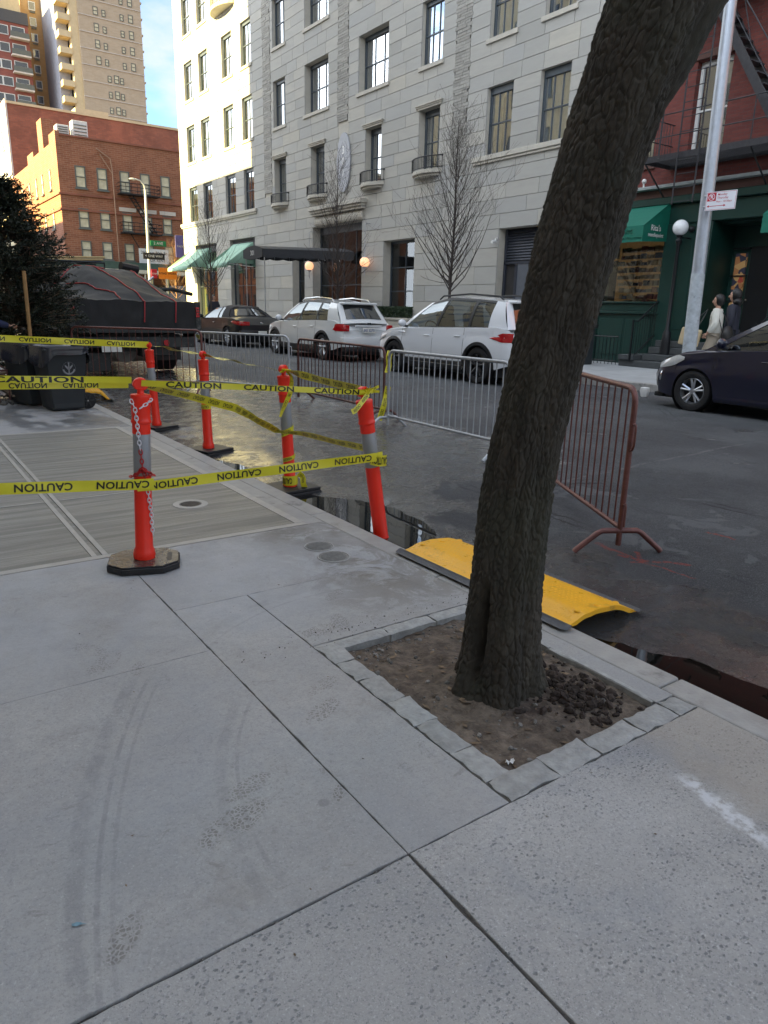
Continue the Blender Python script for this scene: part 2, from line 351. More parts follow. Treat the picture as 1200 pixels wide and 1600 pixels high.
for (px, py, ang, sc, al) in [(.69, 1.71, .35, 1., .75), (.79, 1.84, .3, .7, .6), (.30, 1.48, .9, .6, .7), (1.225, 2.106, .5, .8, .6), (1.32, 2.27, .4, .7, .45), (1.57, 2.73, .2, .9, .6), (1.70, 2.76, 1.2, .8, .55), (1.025, 1.658, .9, .35, .8), (.724, 2.813, 1.1, .5, .7), (1.86, 3.07, .6, .7, .5), (.62, 2.94, .8, .9, .5), (.60, 3.1, 2.1, .8, .4)]:
    v = g.N.new('ShaderNodeMapping'); v.vector_type = 'TEXTURE'; v.inputs['Location'].default_value = (px, py, 0); v.inputs['Rotation'].default_value = (0, 0, ang); v.inputs['Scale'].default_value = (.15*sc, .062*sc, 1); g.L.new(g.P(), v.inputs['Vector'])
    sx = g.N.new('ShaderNodeSeparateXYZ'); g.L.new(v.outputs[0], sx.inputs[0])
    rr = g.math('SQRT', g.math('ADD', g.math('MULTIPLY', sx.outputs[0], sx.outputs[0]), g.math('MULTIPLY', sx.outputs[1], sx.outputs[1])))
    blk = g.step(g.vor(75, 'DISTANCE_TO_EDGE'), .10, .16)
    m = g.math('MULTIPLY', g.step(rr, .75, 1.0, al, 0), g.math('MULTIPLY', blk, g.step(g.noise(16, 4), .36, .5))); base = g.mix(g.math('MULTIPLY', m, .85), base, (.13, .12, .10))
wetspots = g.math('MULTIPLY', g.step(y, 8.8, 9.6), g.step(g.noise(1.6, 5, .6, vec=g.scaled((1, .5, 1))), .44, .54, 0, .75)); base = g.mix(wetspots, base, (.10, .105, .11))
rough = g.math('SUBTRACT', g.step(g.noise(5, 5), .3, .7, .62, .82), g.math('MULTIPLY', wetspots, .45))
n1 = g.bump(g.noise(220, 4, .7), .55, .003); n2 = g.bump(g.noise(28, 5, .6), .3, .006, n1)
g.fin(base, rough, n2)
g = G('concrete_aggregate')  # worn flags with exposed dark stones
x, y, z = g.xy()
base = g.mix(g.step(g.noise(1.3, 5, .65), .3, .7), (.335, .328, .315), (.435, .425, .405))
wv = g.N.new('ShaderNodeTexNoise'); wv.inputs['Scale'].default_value = 42; wv.inputs['Detail'].default_value = 3; g.L.new(g.P(), wv.inputs['Vector']); wa = g.N.new('ShaderNodeVectorMath'); wa.operation = 'MULTIPLY_ADD'; wa.inputs[1].default_value = (.022, .022, .0); g.L.new(wv.outputs['Color'], wa.inputs[0]); g.L.new(g.scaled((1, 1.35, 1), .6), wa.inputs[2]); wvec = wa.outputs[0]
dist = g.vor(58, vec=wvec); keep = g.step(g.noise(3.6, 5, .7), .40, .56)
rsel = g.step(g.vor(58, vec=wvec, out='Color'), .15, .55)
st = g.math('MULTIPLY', g.step(dist, .20, .36, 1, 0), g.math('MULTIPLY', keep, rsel)); st2 = g.math('MULTIPLY', g.step(g.vor(34, vec=wvec), .10, .20, 1, 0), g.step(g.vor(34, vec=wvec, out='Color'), .45, .55)); st = g.math('MAXIMUM', st, g.math('MULTIPLY', st2, keep))
base = g.mix(g.math('MULTIPLY', st, .85), base, g.mix(g.noise(60, 2), (.08, .088, .095), (.22, .23, .23)))
base = g.mix(g.step(g.noise(85, 5, .85), .50, .64, 0, .65), base, (.20, .205, .205)); base = g.mix(g.step(g.noise(3.5, 6, .7), .48, .66, 0, .3), base, (.24, .25, .26))
d2 = g.vor(150); base = g.mix(g.math('MULTIPLY', g.step(d2, .12, .34, 1, 0), g.step(g.noise(40, 2), .44, .58, 0, .8)), base, (.15, .155, .16))
base = g.mix(g.step(g.noise(130, 4, .85), .54, .68, 0, .6), base, (.66, .66, .65))
tan = g.math('MULTIPLY', g.step(g.math('ADD', x, g.math('MULTIPLY', g.noise(3, 4), .5)), 2.22, 2.42), .8); base = g.mix(g.math('MULTIPLY', tan, .65), base, (.33, .29, .235))
bl = g.step(g.noise(1.7, 5, .6, dist=.5), .54, .66, 0, .35); base = g.mix(bl, base, (.25, .27, .295))
dx = g.math('SUBTRACT', x, 2.00); dy = g.math('SUBTRACT', y, .92)   # pale spill
al = g.math('ADD', g.math('MULTIPLY', dx, .20), g.math('MULTIPLY', dy, .98)); ac = g.math('SUBTRACT', g.math('MULTIPLY', dx, .98), g.math('MULTIPLY', dy, .20))
ac = g.math('ADD', ac, g.math('MULTIPLY', g.math('SUBTRACT', g.noise(8, 5, .7), .5), .16))
sp_ = g.math('MULTIPLY', g.step(g.math('ABSOLUTE', ac), .012, .05, 1, 0), g.step(g.math('ABSOLUTE', al), .12, .24, 1, 0)); sp_ = g.math('MULTIPLY', sp_, g.step(g.noise(30, 5, .7), .33, .55)); base = g.mix(g.math('MULTIPLY', sp_, .62), base, (.78, .80, .82))
n1 = g.bump(g.math('SUBTRACT', g.noise(150, 4, .7), st), .6, .004); g.fin(base, .72, n1)
g = G('concrete_broom')      # brushed driveway apron
x, y, z = g.xy()
base = g.mix(g.noise(1.0, 4), (.15, .145, .12), (.21, .20, .175))
lines = g.noise(1.0, 6, .75, vec=g.scaled((1.2, 60, 1), .035)); base = g.mix(g.step(lines, .42, .62, 0, .8), base, (.29, .28, .25))
lines2 = g.noise(1.0, 3, .6, vec=g.scaled((.7, 12, 1), .035)); base = g.mix(g.step(lines2, .48, .62, 0, .45), base, (.14, .14, .122))
g.fin(base, g.step(lines2, .3, .7, .38, .62), g.bump(lines, .9, .006))
simple('concrete_band', (.40, .38, .34), .6, 0, .14, 9, .3, 90)
simple('curb', (.33, .32, .30), .62, 0, .22, 7, .4, 60, dirt=((.10, .095, .085), 4, .55, .6), rvar=.12)
simple('granite_block', (.32, .32, .305), .7, 0, .25, 22, .7, 45, dirt=((.12, .10, .08), 6, .6, .6), island=.12)
simple('steel_edge', (.10, .085, .07), .4, .5, .3, 20, .3, 60)
simple('joint_dirt', (.10, .09, .08), .95, 0, .4, 40, .6, 90)
simple('iron', (.09, .085, .08), .5, .5, .3, 20, .4, 60)
# asphalt
g = G('asphalt')
x, y, z = g.xy()
base = g.mix(g.step(g.noise(.7, 6, .6), .32, .68), (.062, .067, .073), (.125, .131, .138))
base = g.mix(g.step(g.noise(48, 5, .85), .48, .64, 0, .55), base, (.03, .032, .034))
base = g.mix(g.step(g.noise(120, 5, .8), .5, .66, 0, .85), base, (.24, .245, .25))
base = g.mix(g.step(g.noise(3.2, 7, .75, vec=g.scaled((1, .35, 1))), .50, .68, 0, .45), base, (.045, .048, .052))
base = g.mix(g.step(g.vor(110), .05, .3, .6, 0), base, (.02, .021, .023))
patch = g.math('MULTIPLY', g.step(g.noise(1.9, 4, .6, dist=.6), .56, .60), g.math('MULTIPLY', g.step(x, 3.6, 4.2), g.step(x, 5.2, 6.0, 1, 0))); base = g.mix(g.math('MULTIPLY', patch, .6), base, (.19, .20, .205))
crk = g.vor(.75, 'DISTANCE_TO_EDGE', vec=g.scaled((1, .55, 1), .3)); crk = g.math('ADD', crk, g.math('MULTIPLY', g.math('SUBTRACT', g.noise(9, 5, .7), .5), .05))
cm = g.math('MULTIPLY', g.step(g.math('ABSOLUTE', g.math('SUBTRACT', crk, .02)), .002, .009, 1, 0), g.step(g.noise(.9, 2), .5, .62)); base = g.mix(g.math('MULTIPLY', cm, .7), base, (.018, .018, .02))
line = g.math('ABSOLUTE', g.math('SUBTRACT', g.math('ADD', y, g.math('MULTIPLY', g.noise(2, 4), .12)), 4.38)); lm2 = g.math('MULTIPLY', g.step(line, .012, .03, .6, 0), g.math('MULTIPLY', g.step(x, 4.2, 4.6), g.step(x, 7.5, 9, 1, 0))); base = g.mix(g.math('MULTIPLY', lm2, g.step(g.noise(14, 4), .4, .55)), base, (.20, .20, .20))
# wetness: soaked along the near gutter and around the truck, drying towards the crown
wn = g.noise(1.3, 6, .62, dist=.5)
edge = g.math('ADD', g.step(x, 2.9, 4.3, .30, 0), g.math('MULTIPLY', g.step(y, 4.3, 5.6), g.step(x, 4.9, 6.8, .46, 0)))
wet = g.step(g.math('ADD', wn, edge), .60, .74)
wetA = wet; soak = g.math('MULTIPLY', g.step(y, 2.1, 2.9, 1, 0), g.step(g.math('SUBTRACT', x, g.math('MULTIPLY', wn, .9)), 3.0, 3.5, 1, 0)); wet = g.math('MAXIMUM', wet, soak)
grain = g.noise(75, 5, .85)
base = g.mix(g.math('MULTIPLY', wet, .5), base, (.018, .018, .019)); base = g.mix(g.math('MULTIPLY', wetA, g.step(grain, .5, .62, 0, .6)), base, (.16, .155, .15))
rough = g.math('ADD', g.step(g.math('ADD', wetA, g.math('MULTIPLY', soak, .4)), 0, 1, .80, .2), g.math('MULTIPLY', g.noise(20, 3), .10))
# spray paint
for (x0, y0, x1, y1, w) in [(3.93, 2.99, 3.90, 2.55, .012), (3.90, 2.62, 4.02, 2.72, .012), (3.90, 2.55, 3.82, 2.62, .01), (3.89, 2.55, 3.93, 2.22, .008), (4.78, 2.68, 4.81, 2.47, .01), (4.0, 2.5, 4.1, 2.36, .012), (3.86, 2.75, 3.98, 2.5, .012)]:
    L_ = math.hypot(x1-x0, y1-y0); ux, uy = (x1-x0)/L_, (y1-y0)/L_
    dx = g.math('SUBTRACT', x, (x0+x1)/2); dy = g.math('SUBTRACT', y, (y0+y1)/2)
    a_ = g.math('ABSOLUTE', g.math('ADD', g.math('MULTIPLY', dx, ux), g.math('MULTIPLY', dy, uy))); c_ = g.math('ADD', g.math('SUBTRACT', g.math('MULTIPLY', dx, uy), g.math('MULTIPLY', dy, ux)), g.math('MULTIPLY', g.math('SUBTRACT', g.noise(7, 4), .5), .12))
    m = g.math('MULTIPLY', g.step(g.math('ABSOLUTE', c_), w*.7, w*2, .7, 0), g.step(a_, L_*.45, L_*.55, 1, 0)); m = g.math('MULTIPLY', m, g.step(g.noise(40, 4, .7), .38, .5)); base = g.mix(m, base, (.38, .07, .05))
g.con(g.math('MULTIPLY', wetA, g.step(g.noise(26, 5, .85), .34, .56, .45, 1.0)), g.B.inputs['Coat Weight']); g.con(g.step(g.noise(5, 5, .7), .35, .65, .12, .36), g.B.inputs['Coat Roughness']); g.B.inputs['Coat IOR'].default_value = 1.5
n0 = g.bump(g.noise(22, 5, .8), .55, .018)
n1 = g.bump(g.noise(80, 5, .85), g.step(wetA, 0, 1, 1.0, 1.0), .03, n0); n2 = g.bump(g.noise(14, 4, .6), .25, .012, n1)
g.fin(base, rough, n2)
m, N_, L_, B_ = nmat('water'); B_.inputs['Base Color'].default_value = (.006, .006, .005, 1); B_.inputs['Roughness'].default_value = .015; B_.inputs['IOR'].default_value = 1.33; B_.inputs['Specular IOR Level'].default_value = 1.
nn = N_.new('ShaderNodeTexNoise'); nn.inputs['Scale'].default_value = 6; bp = N_.new('ShaderNodeBump'); bp.inputs['Strength'].default_value = .06; bp.inputs['Distance'].default_value = .004
tcw = N_.new('ShaderNodeTexCoord'); L_.new(tcw.outputs['Object'], nn.inputs['Vector']); L_.new(nn.outputs['Fac'], bp.inputs['Height']); L_.new(bp.outputs[0], B_.inputs['Normal'])

# road sheet: fine near the camera (real dips hold the puddles), coarse beyond
def dip(x, y):
    d = 0
    d -= .030*math.exp(-((x-2.95)/.55)**2-((y-4.35)/.75)**2)
    d -= .022*math.exp(-((x-2.8)/.45)**2-((y-1.2)/1.1)**2)
    d -= .012*math.exp(-((x-2.85)/.25)**2-((y-6.4)/.7)**2)
    return d
def rz(x, y, det=True):
    h = road_z(x, y)+dip(x, y)
    if det: h += .007*mnoise.noise(Vector((x*1.1, y*1.1, 3)))+.004*mnoise.noise(Vector((x*4, y*4, 7)))+.0012*mnoise.noise(Vector((x*15, y*15, 1)))
    return h
road = tag(bpy.data.objects.new('road', None), kind='structure'); COL.objects.link(road)
def sheet(xs, ys, f):
    mb = MB(); mb.grid([[(x, y, f(x, y)) for x in xs] for y in ys]); return mb
xs1 = np.concatenate([np.arange(2.62, 4.4, .045), np.arange(4.4, 12.31, .12)]); xs1[-1] = 12.31
ys1 = np.concatenate([np.arange(-2, 9.99, .06), [10.0]])
sheet(xs1, ys1, rz).build('asphalt_surface', 'asphalt', road, smooth=True, fixn=False)
xs2 = np.concatenate([np.arange(2.62, 12.3, .5), [12.31]])
sheet(xs2, np.concatenate([np.arange(10, 50, .8), [50]]), lambda x, y: rz(x, y, y > 10.3 or True)).build('asphalt_surface', 'asphalt', road, smooth=True, fixn=False)
sheet(xs2, [-40, -20, -10, -2], lambda x, y: road_z(x)-.01).build('asphalt_surface', 'asphalt', road, fixn=False)
av = MB(); av.grid([[(x, y, -.02+.0*x) for x in (-120, 2.6, 12.3, 60, 160)] for y in (47.5, 50, 60, 66.5)])
av = MB(); av.box((-120, 50, -.2), (160, 68, .03)); tag(av.build('avenue', 'asphalt'), kind='structure')
bg_ = MB(); bg_.box((-400, -300, -1.2), (600, 900, -.35)); tag(bg_.build('ground', 'joint_dirt'), kind='structure')
pud = tag(bpy.data.objects.new('water', None), kind='structure'); COL.objects.link(pud)
for (x0, x1, y0, y1, zz) in [(2.66, 3.9, 3.3, 5.6, -.077), (2.66, 3.6, -1.5, 2.4, -.0865), (2.66, 3.2, 5.7, 7.3, -.0845)]:
    w = MB(); w.grid([[(x, y, zz) for x in (x0, x1)] for y in (y0, y1)]); w.build('puddle', 'water', pud, fixn=False)

# near sidewalk: every flag is its own slab, joints are real gaps over dark grit
walk = tag(bpy.data.objects.new('sidewalk', None), kind='structure'); COL.objects.link(walk)
def slab(parent, name, x0, x1, y0, y1, mat, top=0., th=.08, gap=.003, bev=.0025, dz=0., n=1, jit=0.):
    mb = MB()
    if jit:
        P = []; st_ = .035; A = [(x0+gap, y0+gap), (x1-gap, y0+gap), (x1-gap, y1-gap), (x0+gap, y1-gap)]
        for (a, b), (c, d) in zip(A, A[1:]+A[:1]):
            L = math.hypot(c-a, d-b); m_ = max(1, int(L/st_)); nx, ny = (b-d)/L, (c-a)/L
            for k in range(m_):
                u = k/m_; X_, Y_ = a+(c-a)*u, b+(d-b)*u; e = jit*(abs(mnoise.noise(Vector((X_*9, Y_*9, 1))))+1.6*max(0, mnoise.noise(Vector((X_*26, Y_*26, 5)))-.25)) if k else 0
                P.append((X_+nx*e, Y_+ny*e))
        mb.prism(P, 'z', top-th, top+dz)
    else: mb.box((x0+gap, y0+gap, top-th), (x1-gap, y1-gap, top+dz))
    return mb.build(name, mat, parent, bev=bev, seg=2)
mb = MB(); mb.box((-8, -12, -.30), (1.50, 47, -.010)); mb.box((1.50, -12, -.30), (2.48, 1.37, -.010)); mb.box((1.50, 2.56, -.30), (2.48, 47, -.010)); mb.box((2.39, 1.37, -.30), (2.48, 2.56, -.010)); mb.build('joint_bed', 'joint_dirt', walk)
XC = 2.50
flags = [(-.6, 1.05, 1.32, 2.81, 'concrete_old', .002), (-.6, 1.05, 2.81, 4.30, 'concrete_old', .0), (1.05, 1.455, 1.32, 3.32, 'concrete_old', .0), (1.455, XC, 2.60, 3.32, 'concrete_old', .001),
         (1.05, XC, 3.32, 4.30, 'concrete_old', -.001), (-.6, 1.05, -.3, 1.32, 'concrete_aggregate', .0), (1.05, XC, -.3, 1.32, 'concrete_aggregate', .003), (-.6, XC, -2.0, -.3, 'concrete_aggregate', 0),
         (-2.2, -.6, 1.32, 2.81, 'concrete_old', 0), (-2.2, -.6, 2.81, 4.30, 'concrete_old', 0), (-2.2, -.6, -.3, 1.32, 'concrete_aggregate', 0), (2.385, XC, 1.43, 2.60, 'concrete_old', .001)]
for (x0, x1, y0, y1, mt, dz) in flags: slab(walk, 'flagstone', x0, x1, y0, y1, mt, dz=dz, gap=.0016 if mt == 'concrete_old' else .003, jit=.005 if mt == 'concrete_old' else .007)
y = 9.16
k = 0
while y < 46:
    for x0 in (-2.4, -.8, .85): slab(walk, 'flagstone', x0, x0+1.6 if x0 < .8 else XC, y, y+1.5, 'concrete_old', dz=.003*random.random())
    y += 1.5
apron = MB()
# driveway apron with pale bands
tag(slab(walk, 'driveway_apron', -3, .90, 4.36, 9.10, 'concrete_broom', gap=0, bev=.003))
slab(walk, 'driveway_apron', 1.0, 2.30, 4.36, 9.10, 'concrete_broom', gap=0, bev=.003)
for (x0, x1, y0, y1) in [(-3, 2.37, 4.30, 4.36), (-3, 2.37, 9.10, 9.155), (2.30, 2.37, 4.36, 9.10), (.90, .935, 4.36, 9.1), (.965, 1.0, 4.36, 9.1)]:
    slab(walk, 'concrete_band', x0, x1, y0, y1, 'concrete_band', gap=.001, dz=.003, bev=.002)
slab(walk, 'concrete_band', .935, .965, 4.36, 9.1, 'concrete_broom', gap=.001, dz=-.002)
for yy in (5.82, 7.46):
    for a, b in ((-3, .90), (1.0, 2.30)):
        mbt = MB(); mbt.box((a, yy-.008, .0005), (b, yy+.008, .004)); mbt.build('joint_line', 'concrete_band', walk)
slab(walk, 'flagstone', 2.37, XC, 4.30, 9.155, 'curb', gap=.002)
# curb stones with a steel face
curb = tag(bpy.data.objects.new('curb', None), kind='structure'); COL.objects.link(curb)
yy = -3.0
while yy < 47:
    mb = MB(); mb.box((XC+.003, yy+.003, -.3), (2.655, yy+1.497, .0)); mb.build('curb_stone', 'curb', curb, bev=.012, seg=3)
    yy += 1.5
mb = MB(); mb.box((2.648, -3, -.2), (2.662, 47, -.022)); mb.build('steel_face', 'steel_edge', curb, bev=.003)
# tree pit: soil, pebbles, clods and the block edging
pit = tag(bpy.data.objects.new('tree_pit', None), kind='structure'); COL.objects.link(pit)
def soil_h(x, y):
    h = -.026+.018*mnoise.noise(Vector((x*3, y*3, 0)))+.017*mnoise.noise(Vector((x*9, y*9, 4)))+.004*mnoise.noise(Vector((x*40, y*40, 2)))
    d = math.exp(-((x-2.18)/.17)**2-((y-1.68)/.26)**2); h += d*(.012+.03*abs(mnoise.noise(Vector((x*24, y*24, 9)))))
    h += .03*math.exp(-(((x-1.95)**2+(y-1.92)**2)/.05))
    return h
sb = MB(); xs = np.linspace(1.50, 2.42, 120); ys = np.linspace(1.36, 2.58, 150); sb.grid([[(a, b, soil_h(a, b)) for a in xs] for b in ys]); sb.build('soil', 'soil', pit, smooth=True, fixn=False)
def rock(mb, c, r, seed):
    rr = random.Random(seed); vs = []; n = 6
    rot = Matrix.Rotation(rr.random()*6, 3, 'Z') @ Matrix.Rotation(rr.random()*3, 3, 'X'); sq = (1, .6+.4*rr.random(), .45+.35*rr.random())
    t = (1+5**.5)/2
    ico = [(-1, t, 0), (1, t, 0), (-1, -t, 0), (1, -t, 0), (0, -1, t), (0, 1, t), (0, -1, -t), (0, 1, -t), (t, 0, -1), (t, 0, 1), (-t, 0, -1), (-t, 0, 1)]
    fs = [(0, 11, 5), (0, 5, 1), (0, 1, 7), (0, 7, 10), (0, 10, 11), (1, 5, 9), (5, 11, 4), (11, 10, 2), (10, 7, 6), (7, 1, 8), (3, 9, 4), (3, 4, 2), (3, 2, 6), (3, 6, 8), (3, 8, 9), (4, 9, 5), (2, 4, 11), (6, 2, 10), (8, 6, 7), (9, 8, 1)]
    vs = [Vector(c)+rot @ Vector((p[0]*sq[0], p[1]*sq[1], p[2]*sq[2]))*r/1.9*(.8+.4*rr.random()) for p in ico]; mb.add(vs, fs)
pb = MB(); cb = MB()
for i in range(260):
    a = random.uniform(1.57, 2.37); b = random.uniform(1.45, 2.5)
    if random.random() < .35: b = 2.5-abs(random.gauss(0, .07)); 
    r_ = random.choice([.003, .004, .005, .006, .008, .013]); rock(pb, (a, b, soil_h(a, b)+r_*.15), r_, i)
for i in range(300):
    a = random.gauss(2.17, .09); b = random.gauss(1.68, .15)
    if 1.6 < a < 2.36 and 1.46 < b < 2.4: rock(cb, (a, b, soil_h(a, b)+.003), random.choice([.007, .009, .012, .016, .026]), i+999)
lt = MB()
for i in range(120):
    a = random.uniform(1.57, 2.37); b = random.uniform(1.45, 2.5)
    if (a-1.95)**2+(b-1.92)**2 < .04: continue
    L_ = random.uniform(.008, .03); w_ = L_*random.uniform(.12, .5); an = random.uniform(0, 6.28); c_, s_ = math.cos(an), math.sin(an); zz = soil_h(a, b)+.004
    lt.add([(a-c_*L_, b-s_*L_, zz), (a+s_*w_, b-c_*w_, zz+.003), (a+c_*L_, b+s_*L_, zz+random.uniform(0, .008)), (a-s_*w_, b+c_*w_, zz+.002)], [(0, 1, 2, 3)])
for i in range(46):
    a = random.choice([random.uniform(-.3, 2.5), random.gauss(1.6, .5)]); b = random.uniform(.4, 4.2); L_ = random.uniform(.003, .008); an = random.uniform(0, 6.28); c_, s_ = math.cos(an), math.sin(an)
    if not (1.45 < a < 2.4 and 1.3 < b < 2.6): lt.add([(a-c_*L_, b-s_*L_, .005), (a+s_*L_*.5, b-c_*L_*.5, .006), (a+c_*L_, b+s_*L_, .007), (a-s_*L_*.5, b+c_*L_*.5, .005)], [(0, 1, 2, 3)])
simple('litter_mix', (.16, .11, .065), .8, 0, .5, 30, island=.7)
tag(lt.build('leaf_litter', 'litter_mix', pit, fixn=False), kind='stuff')
tag(pb.build('pebbles', 'pebble', pit), kind='stuff'); tag(cb.build('soil_clods', 'clod', pit), kind='stuff')
def block(x0, x1, y0, y1, s):
    mb = MB(); nx = 7; ny = 7; rr = random.Random(s)
    P = []
    for i in range(nx+1):
        row = []
        for j in range(ny+1):
            u, v = i/nx, j/ny; a = x0+(x1-x0)*u; b = y0+(y1-y0)*v
            jt = .013; edge = (i in (0, nx)) or (j in (0, ny))
            zz = .004+.003*mnoise.noise(Vector((a*14, b*14, s)))-(.006 if edge else 0)
            row.append((a+jt*mnoise.noise(Vector((a*20, b*20, s+5)))*(1 if edge else .3), b+jt*mnoise.noise(Vector((a*20, b*20, s+9)))*(1 if edge else .3), zz))
        P.append(row)
    mb.grid(P)
    ring = [P[i][0] for i in range(nx+1)]+[P[nx][j] for j in range(1, ny+1)]+[P[i][ny] for i in range(nx-1, -1, -1)]+[P[0][j] for j in range(ny-1, 0, -1)]
    n = len(ring); mb.add(ring+[(p[0], p[1], -.09) for p in ring], [(i, (i+1) % n, n+(i+1) % n, n+i) for i in range(n)])
    mb.build('edging_block', 'granite_block', pit, smooth=True, ang=50)
ys = [1.435, 1.62, 1.83, 2.02, 2.22, 2.40, 2.60]
for i in range(6): block(1.462, 1.556+random.uniform(-.008, .012), ys[i]+.003, ys[i+1]-.003, i)
xs = [1.462, 1.70, 1.92, 2.17, 2.385, 2.497]
for i in range(5): block(xs[i]+.003, xs[i+1]-.003, 1.325, 1.432+random.uniform(-.006, .008), 10+i)
xs = [1.562, 1.84, 2.12, 2.38]
for i in range(3): block(xs[i]+.003, xs[i+1]-.003, 2.515, 2.597, 20+i)
block(2.375, 2.40, 1.44, 2.0, 31); block(2.372, 2.40, 2.0, 2.51, 32)
# debris in the wide joint and small litter
jb = MB()
for i in range(260):
    a = random.uniform(-.1, 2.3); rock(jb, (a, 1.32+random.gauss(0, .004), -.012+random.uniform(-.004, .008)), random.uniform(.002, .006), i+50)
for i in range(60):
    b = random.uniform(1.35, 3.9); rock(jb, (1.05+random.gauss(0, .003), b, -.010), random.uniform(.0015, .003), i+350)
tag(jb.build('joint_grit', 'pebble', walk), kind='stuff')
gg = MB()
for i in range(520):
    a = 2.68+abs(random.gauss(0, .22)); b = random.uniform(.6, 9.5)
    if not (2.05 < b < 3.5): rock(gg, (a, b, rz(a, b)+.002), random.choice([.003, .004, .005]), i+2000)
for i in range(90):
    a = random.uniform(1.1, 2.6); b = random.gauss(2.66, .05); rock(gg, (a, b, .003), random.choice([.002, .003, .004]), i+3000)
tag(gg.build('gutter_grit', 'clod', None), kind='stuff')
# round covers
simple('cover_worn', (.20, .195, .18), .7, 0, .25, 20, .4, 60)
def cover(c, r, ring):
    mb = MB(); mb.lathe([(0, .0035), (r*.96, .0035), (r, .001)], 32, (c[0], c[1], 0))
    for i in range(-4, 5):
        h = math.sqrt(max(0, (r*.85)**2-(i*r*.19)**2)); mb.box((c[0]-h, c[1]+i*r*.19-.003, .003), (c[0]+h, c[1]+i*r*.19+.003, .0065))
    t = thing('utility_cover', ring[0], 'utility cover', (c[0], c[1], 0))
    mb.build('lid', 'iron' if ring[1] > 1.2 else 'cover_worn', t, smooth=True)
    m2 = MB(); m2.lathe([(r, .001), (r*1.02, .005), (r*ring[1], .005), (r*(ring[1]+.03), .0)], 32, (c[0], c[1], 0)); m2.build('rim', ring[2], t, smooth=True)
cover((1.84, 5.22), .085, ('round iron cover in a pale ring on the brushed driveway apron', 1.55, 'concrete_band'))
cover((2.17, 3.60), .095, ('round worn cover in the sidewalk, the one nearer the tree pit', 1.08, 'curb'))
cover((2.19, 3.82), .09, ('round worn cover in the sidewalk, the one nearer the driveway', 1.08, 'curb'))
# litter
lf = MB(); lf.grid([[(.20+.006*math.sin(i/3*3.1)*s+i*.007, 1.585+s*.004-i*.003, .005+.002*(i % 2)) for s in (-1, 0, 1)] for i in range(5)]); tag(lf.build('litter_leaf', simple('leaf_blue', (.16, .28, .34), .5)), 'small bluish leaf lying on the flagstone at lower left', 'leaf')
lp = MB(); lp.grid([[(1.60+i*.009, 1.49-j*.008+.004*math.sin(i*2), -.012+.008*((i+j) % 2)) for j in range(3)] for i in range(5)]); tag(lp.build('paper_scrap', 'white_paint'), 'crumpled white paper scrap in the near corner of the tree pit', 'litter')
# far sidewalk
fw = tag(bpy.data.objects.new('far_sidewalk', None), kind='structure'); COL.objects.link(fw)
FZ = .225
mb = MB(); mb.box((12.35, -20, -.3), (17.2, 47.5, FZ-.02)); mb.build('joint_bed', 'joint_dirt', fw)
yy = -4.0
simple('concrete_far', (.36, .37, .375), .75, 0, .15, 2.5, .3, 90, island=.08, dirt=((.14, .14, .135), 2, .6, .5))
while yy < 47:
    for x0, x1 in ((12.47, 13.95), (13.95, 15.45), (15.45, 17.0)): slab(fw, 'flagstone', x0, x1, yy, yy+1.5, 'concrete_far', top=FZ, gap=.006)
    yy += 1.5
fc = tag(bpy.data.objects.new('far_curb', None), kind='structure'); COL.objects.link(fc); yy = -4
while yy < 47.5:
    mb = MB(); mb.box((12.30, yy+.003, -.2), (12.465, yy+1.497, FZ)); mb.build('curb_stone', 'curb', fc, bev=.015, seg=2); yy += 1.5
mb = MB(); mb.box((-6, 68, -.2), (12, 300, .02)); tag(mb.build('far_road', 'asphalt'), kind='structure')
mb = MB(); mb.box((12, 68, -.2), (100, 70, .15)); tag(mb.build('avenue_pavement', 'concrete_far'), kind='structure')
# ================================================================= STONE HOTEL (front plane X = 17)
g = G('limestone'); gi = g.N.new('ShaderNodeNewGeometry'); oi = g.N.new('ShaderNodeObjectInfo')
rnd = g.math('FRACT', g.math('ADD', gi.outputs['Random Per Island'], g.math('MULTIPLY', oi.outputs['Random'], 7.31)))
cr = g.N.new('ShaderNodeValToRGB'); el = cr.color_ramp.elements
el[0].position = 0; el[0].color = (0.326, 0.322, 0.300, 1); el[1].position = 1; el[1].color = (0.444, 0.418, 0.359, 1)
for p, c in ((.25, (0.385, 0.377, 0.351, 1)), (.5, (0.414, 0.396, 0.355, 1)), (.72, (0.355, 0.355, 0.344, 1)), (.88, (0.422, 0.407, 0.370, 1))): e = el.new(p); e.color = c
g.L.new(rnd, cr.inputs[0]); x, y, z = g.xy()
v = g.noise(2.2, 6, .65, vec=g.scaled((1, .5, 2.4))); base = g.mix(.14, cr.outputs[0], (.25, .25, .22)); base = g.mix(g.step(v, .35, .7, 0, .35), base, (.29, .285, .265))
base = g.mix(g.step(g.noise(40, 4), .55, .75, 0, .25), base, (.30, .30, .29))
g.fin(base, .82, g.bump(g.noise(30, 5, .6), .25, .01))
simple('limestone_trim', (.44, .415, .36), .8, 0, .1, 4, .2, 40)
simple('stone_joint', (.17, .165, .155), .95, 0, .2, 8)
simple('split_stone', (.34, .33, .30), .9, 0, .2, 14, .5, 60, island=.16)
simple('window_frame', (.045, .06, .075), .4, 0, .1, 6)
simple('room_dark', (.035, .032, .03), .95, 0, .3, 2)
simple('curtain', (.70, .64, .50), .9, 0, .15, 7)
simple('curtain_pale', (.68, .68, .62), .9, 0, .15, 7)
simple('curtain_green', (.34, .38, .16), .9, 0, .15, 7)
simple('iron_black', (.012, .013, .015), .45, .3, .2, 20)
simple('louvre', (.035, .04, .055), .5, .2, .1, 12)
simple('awning_dark', (.035, .037, .042), .75, 0, .15, 10, .15, 120)
simple('awning_mint', (.26, .43, .33), .7, 0, .12, 5, .1, 90)
HX = 17.0; ZB = FZ
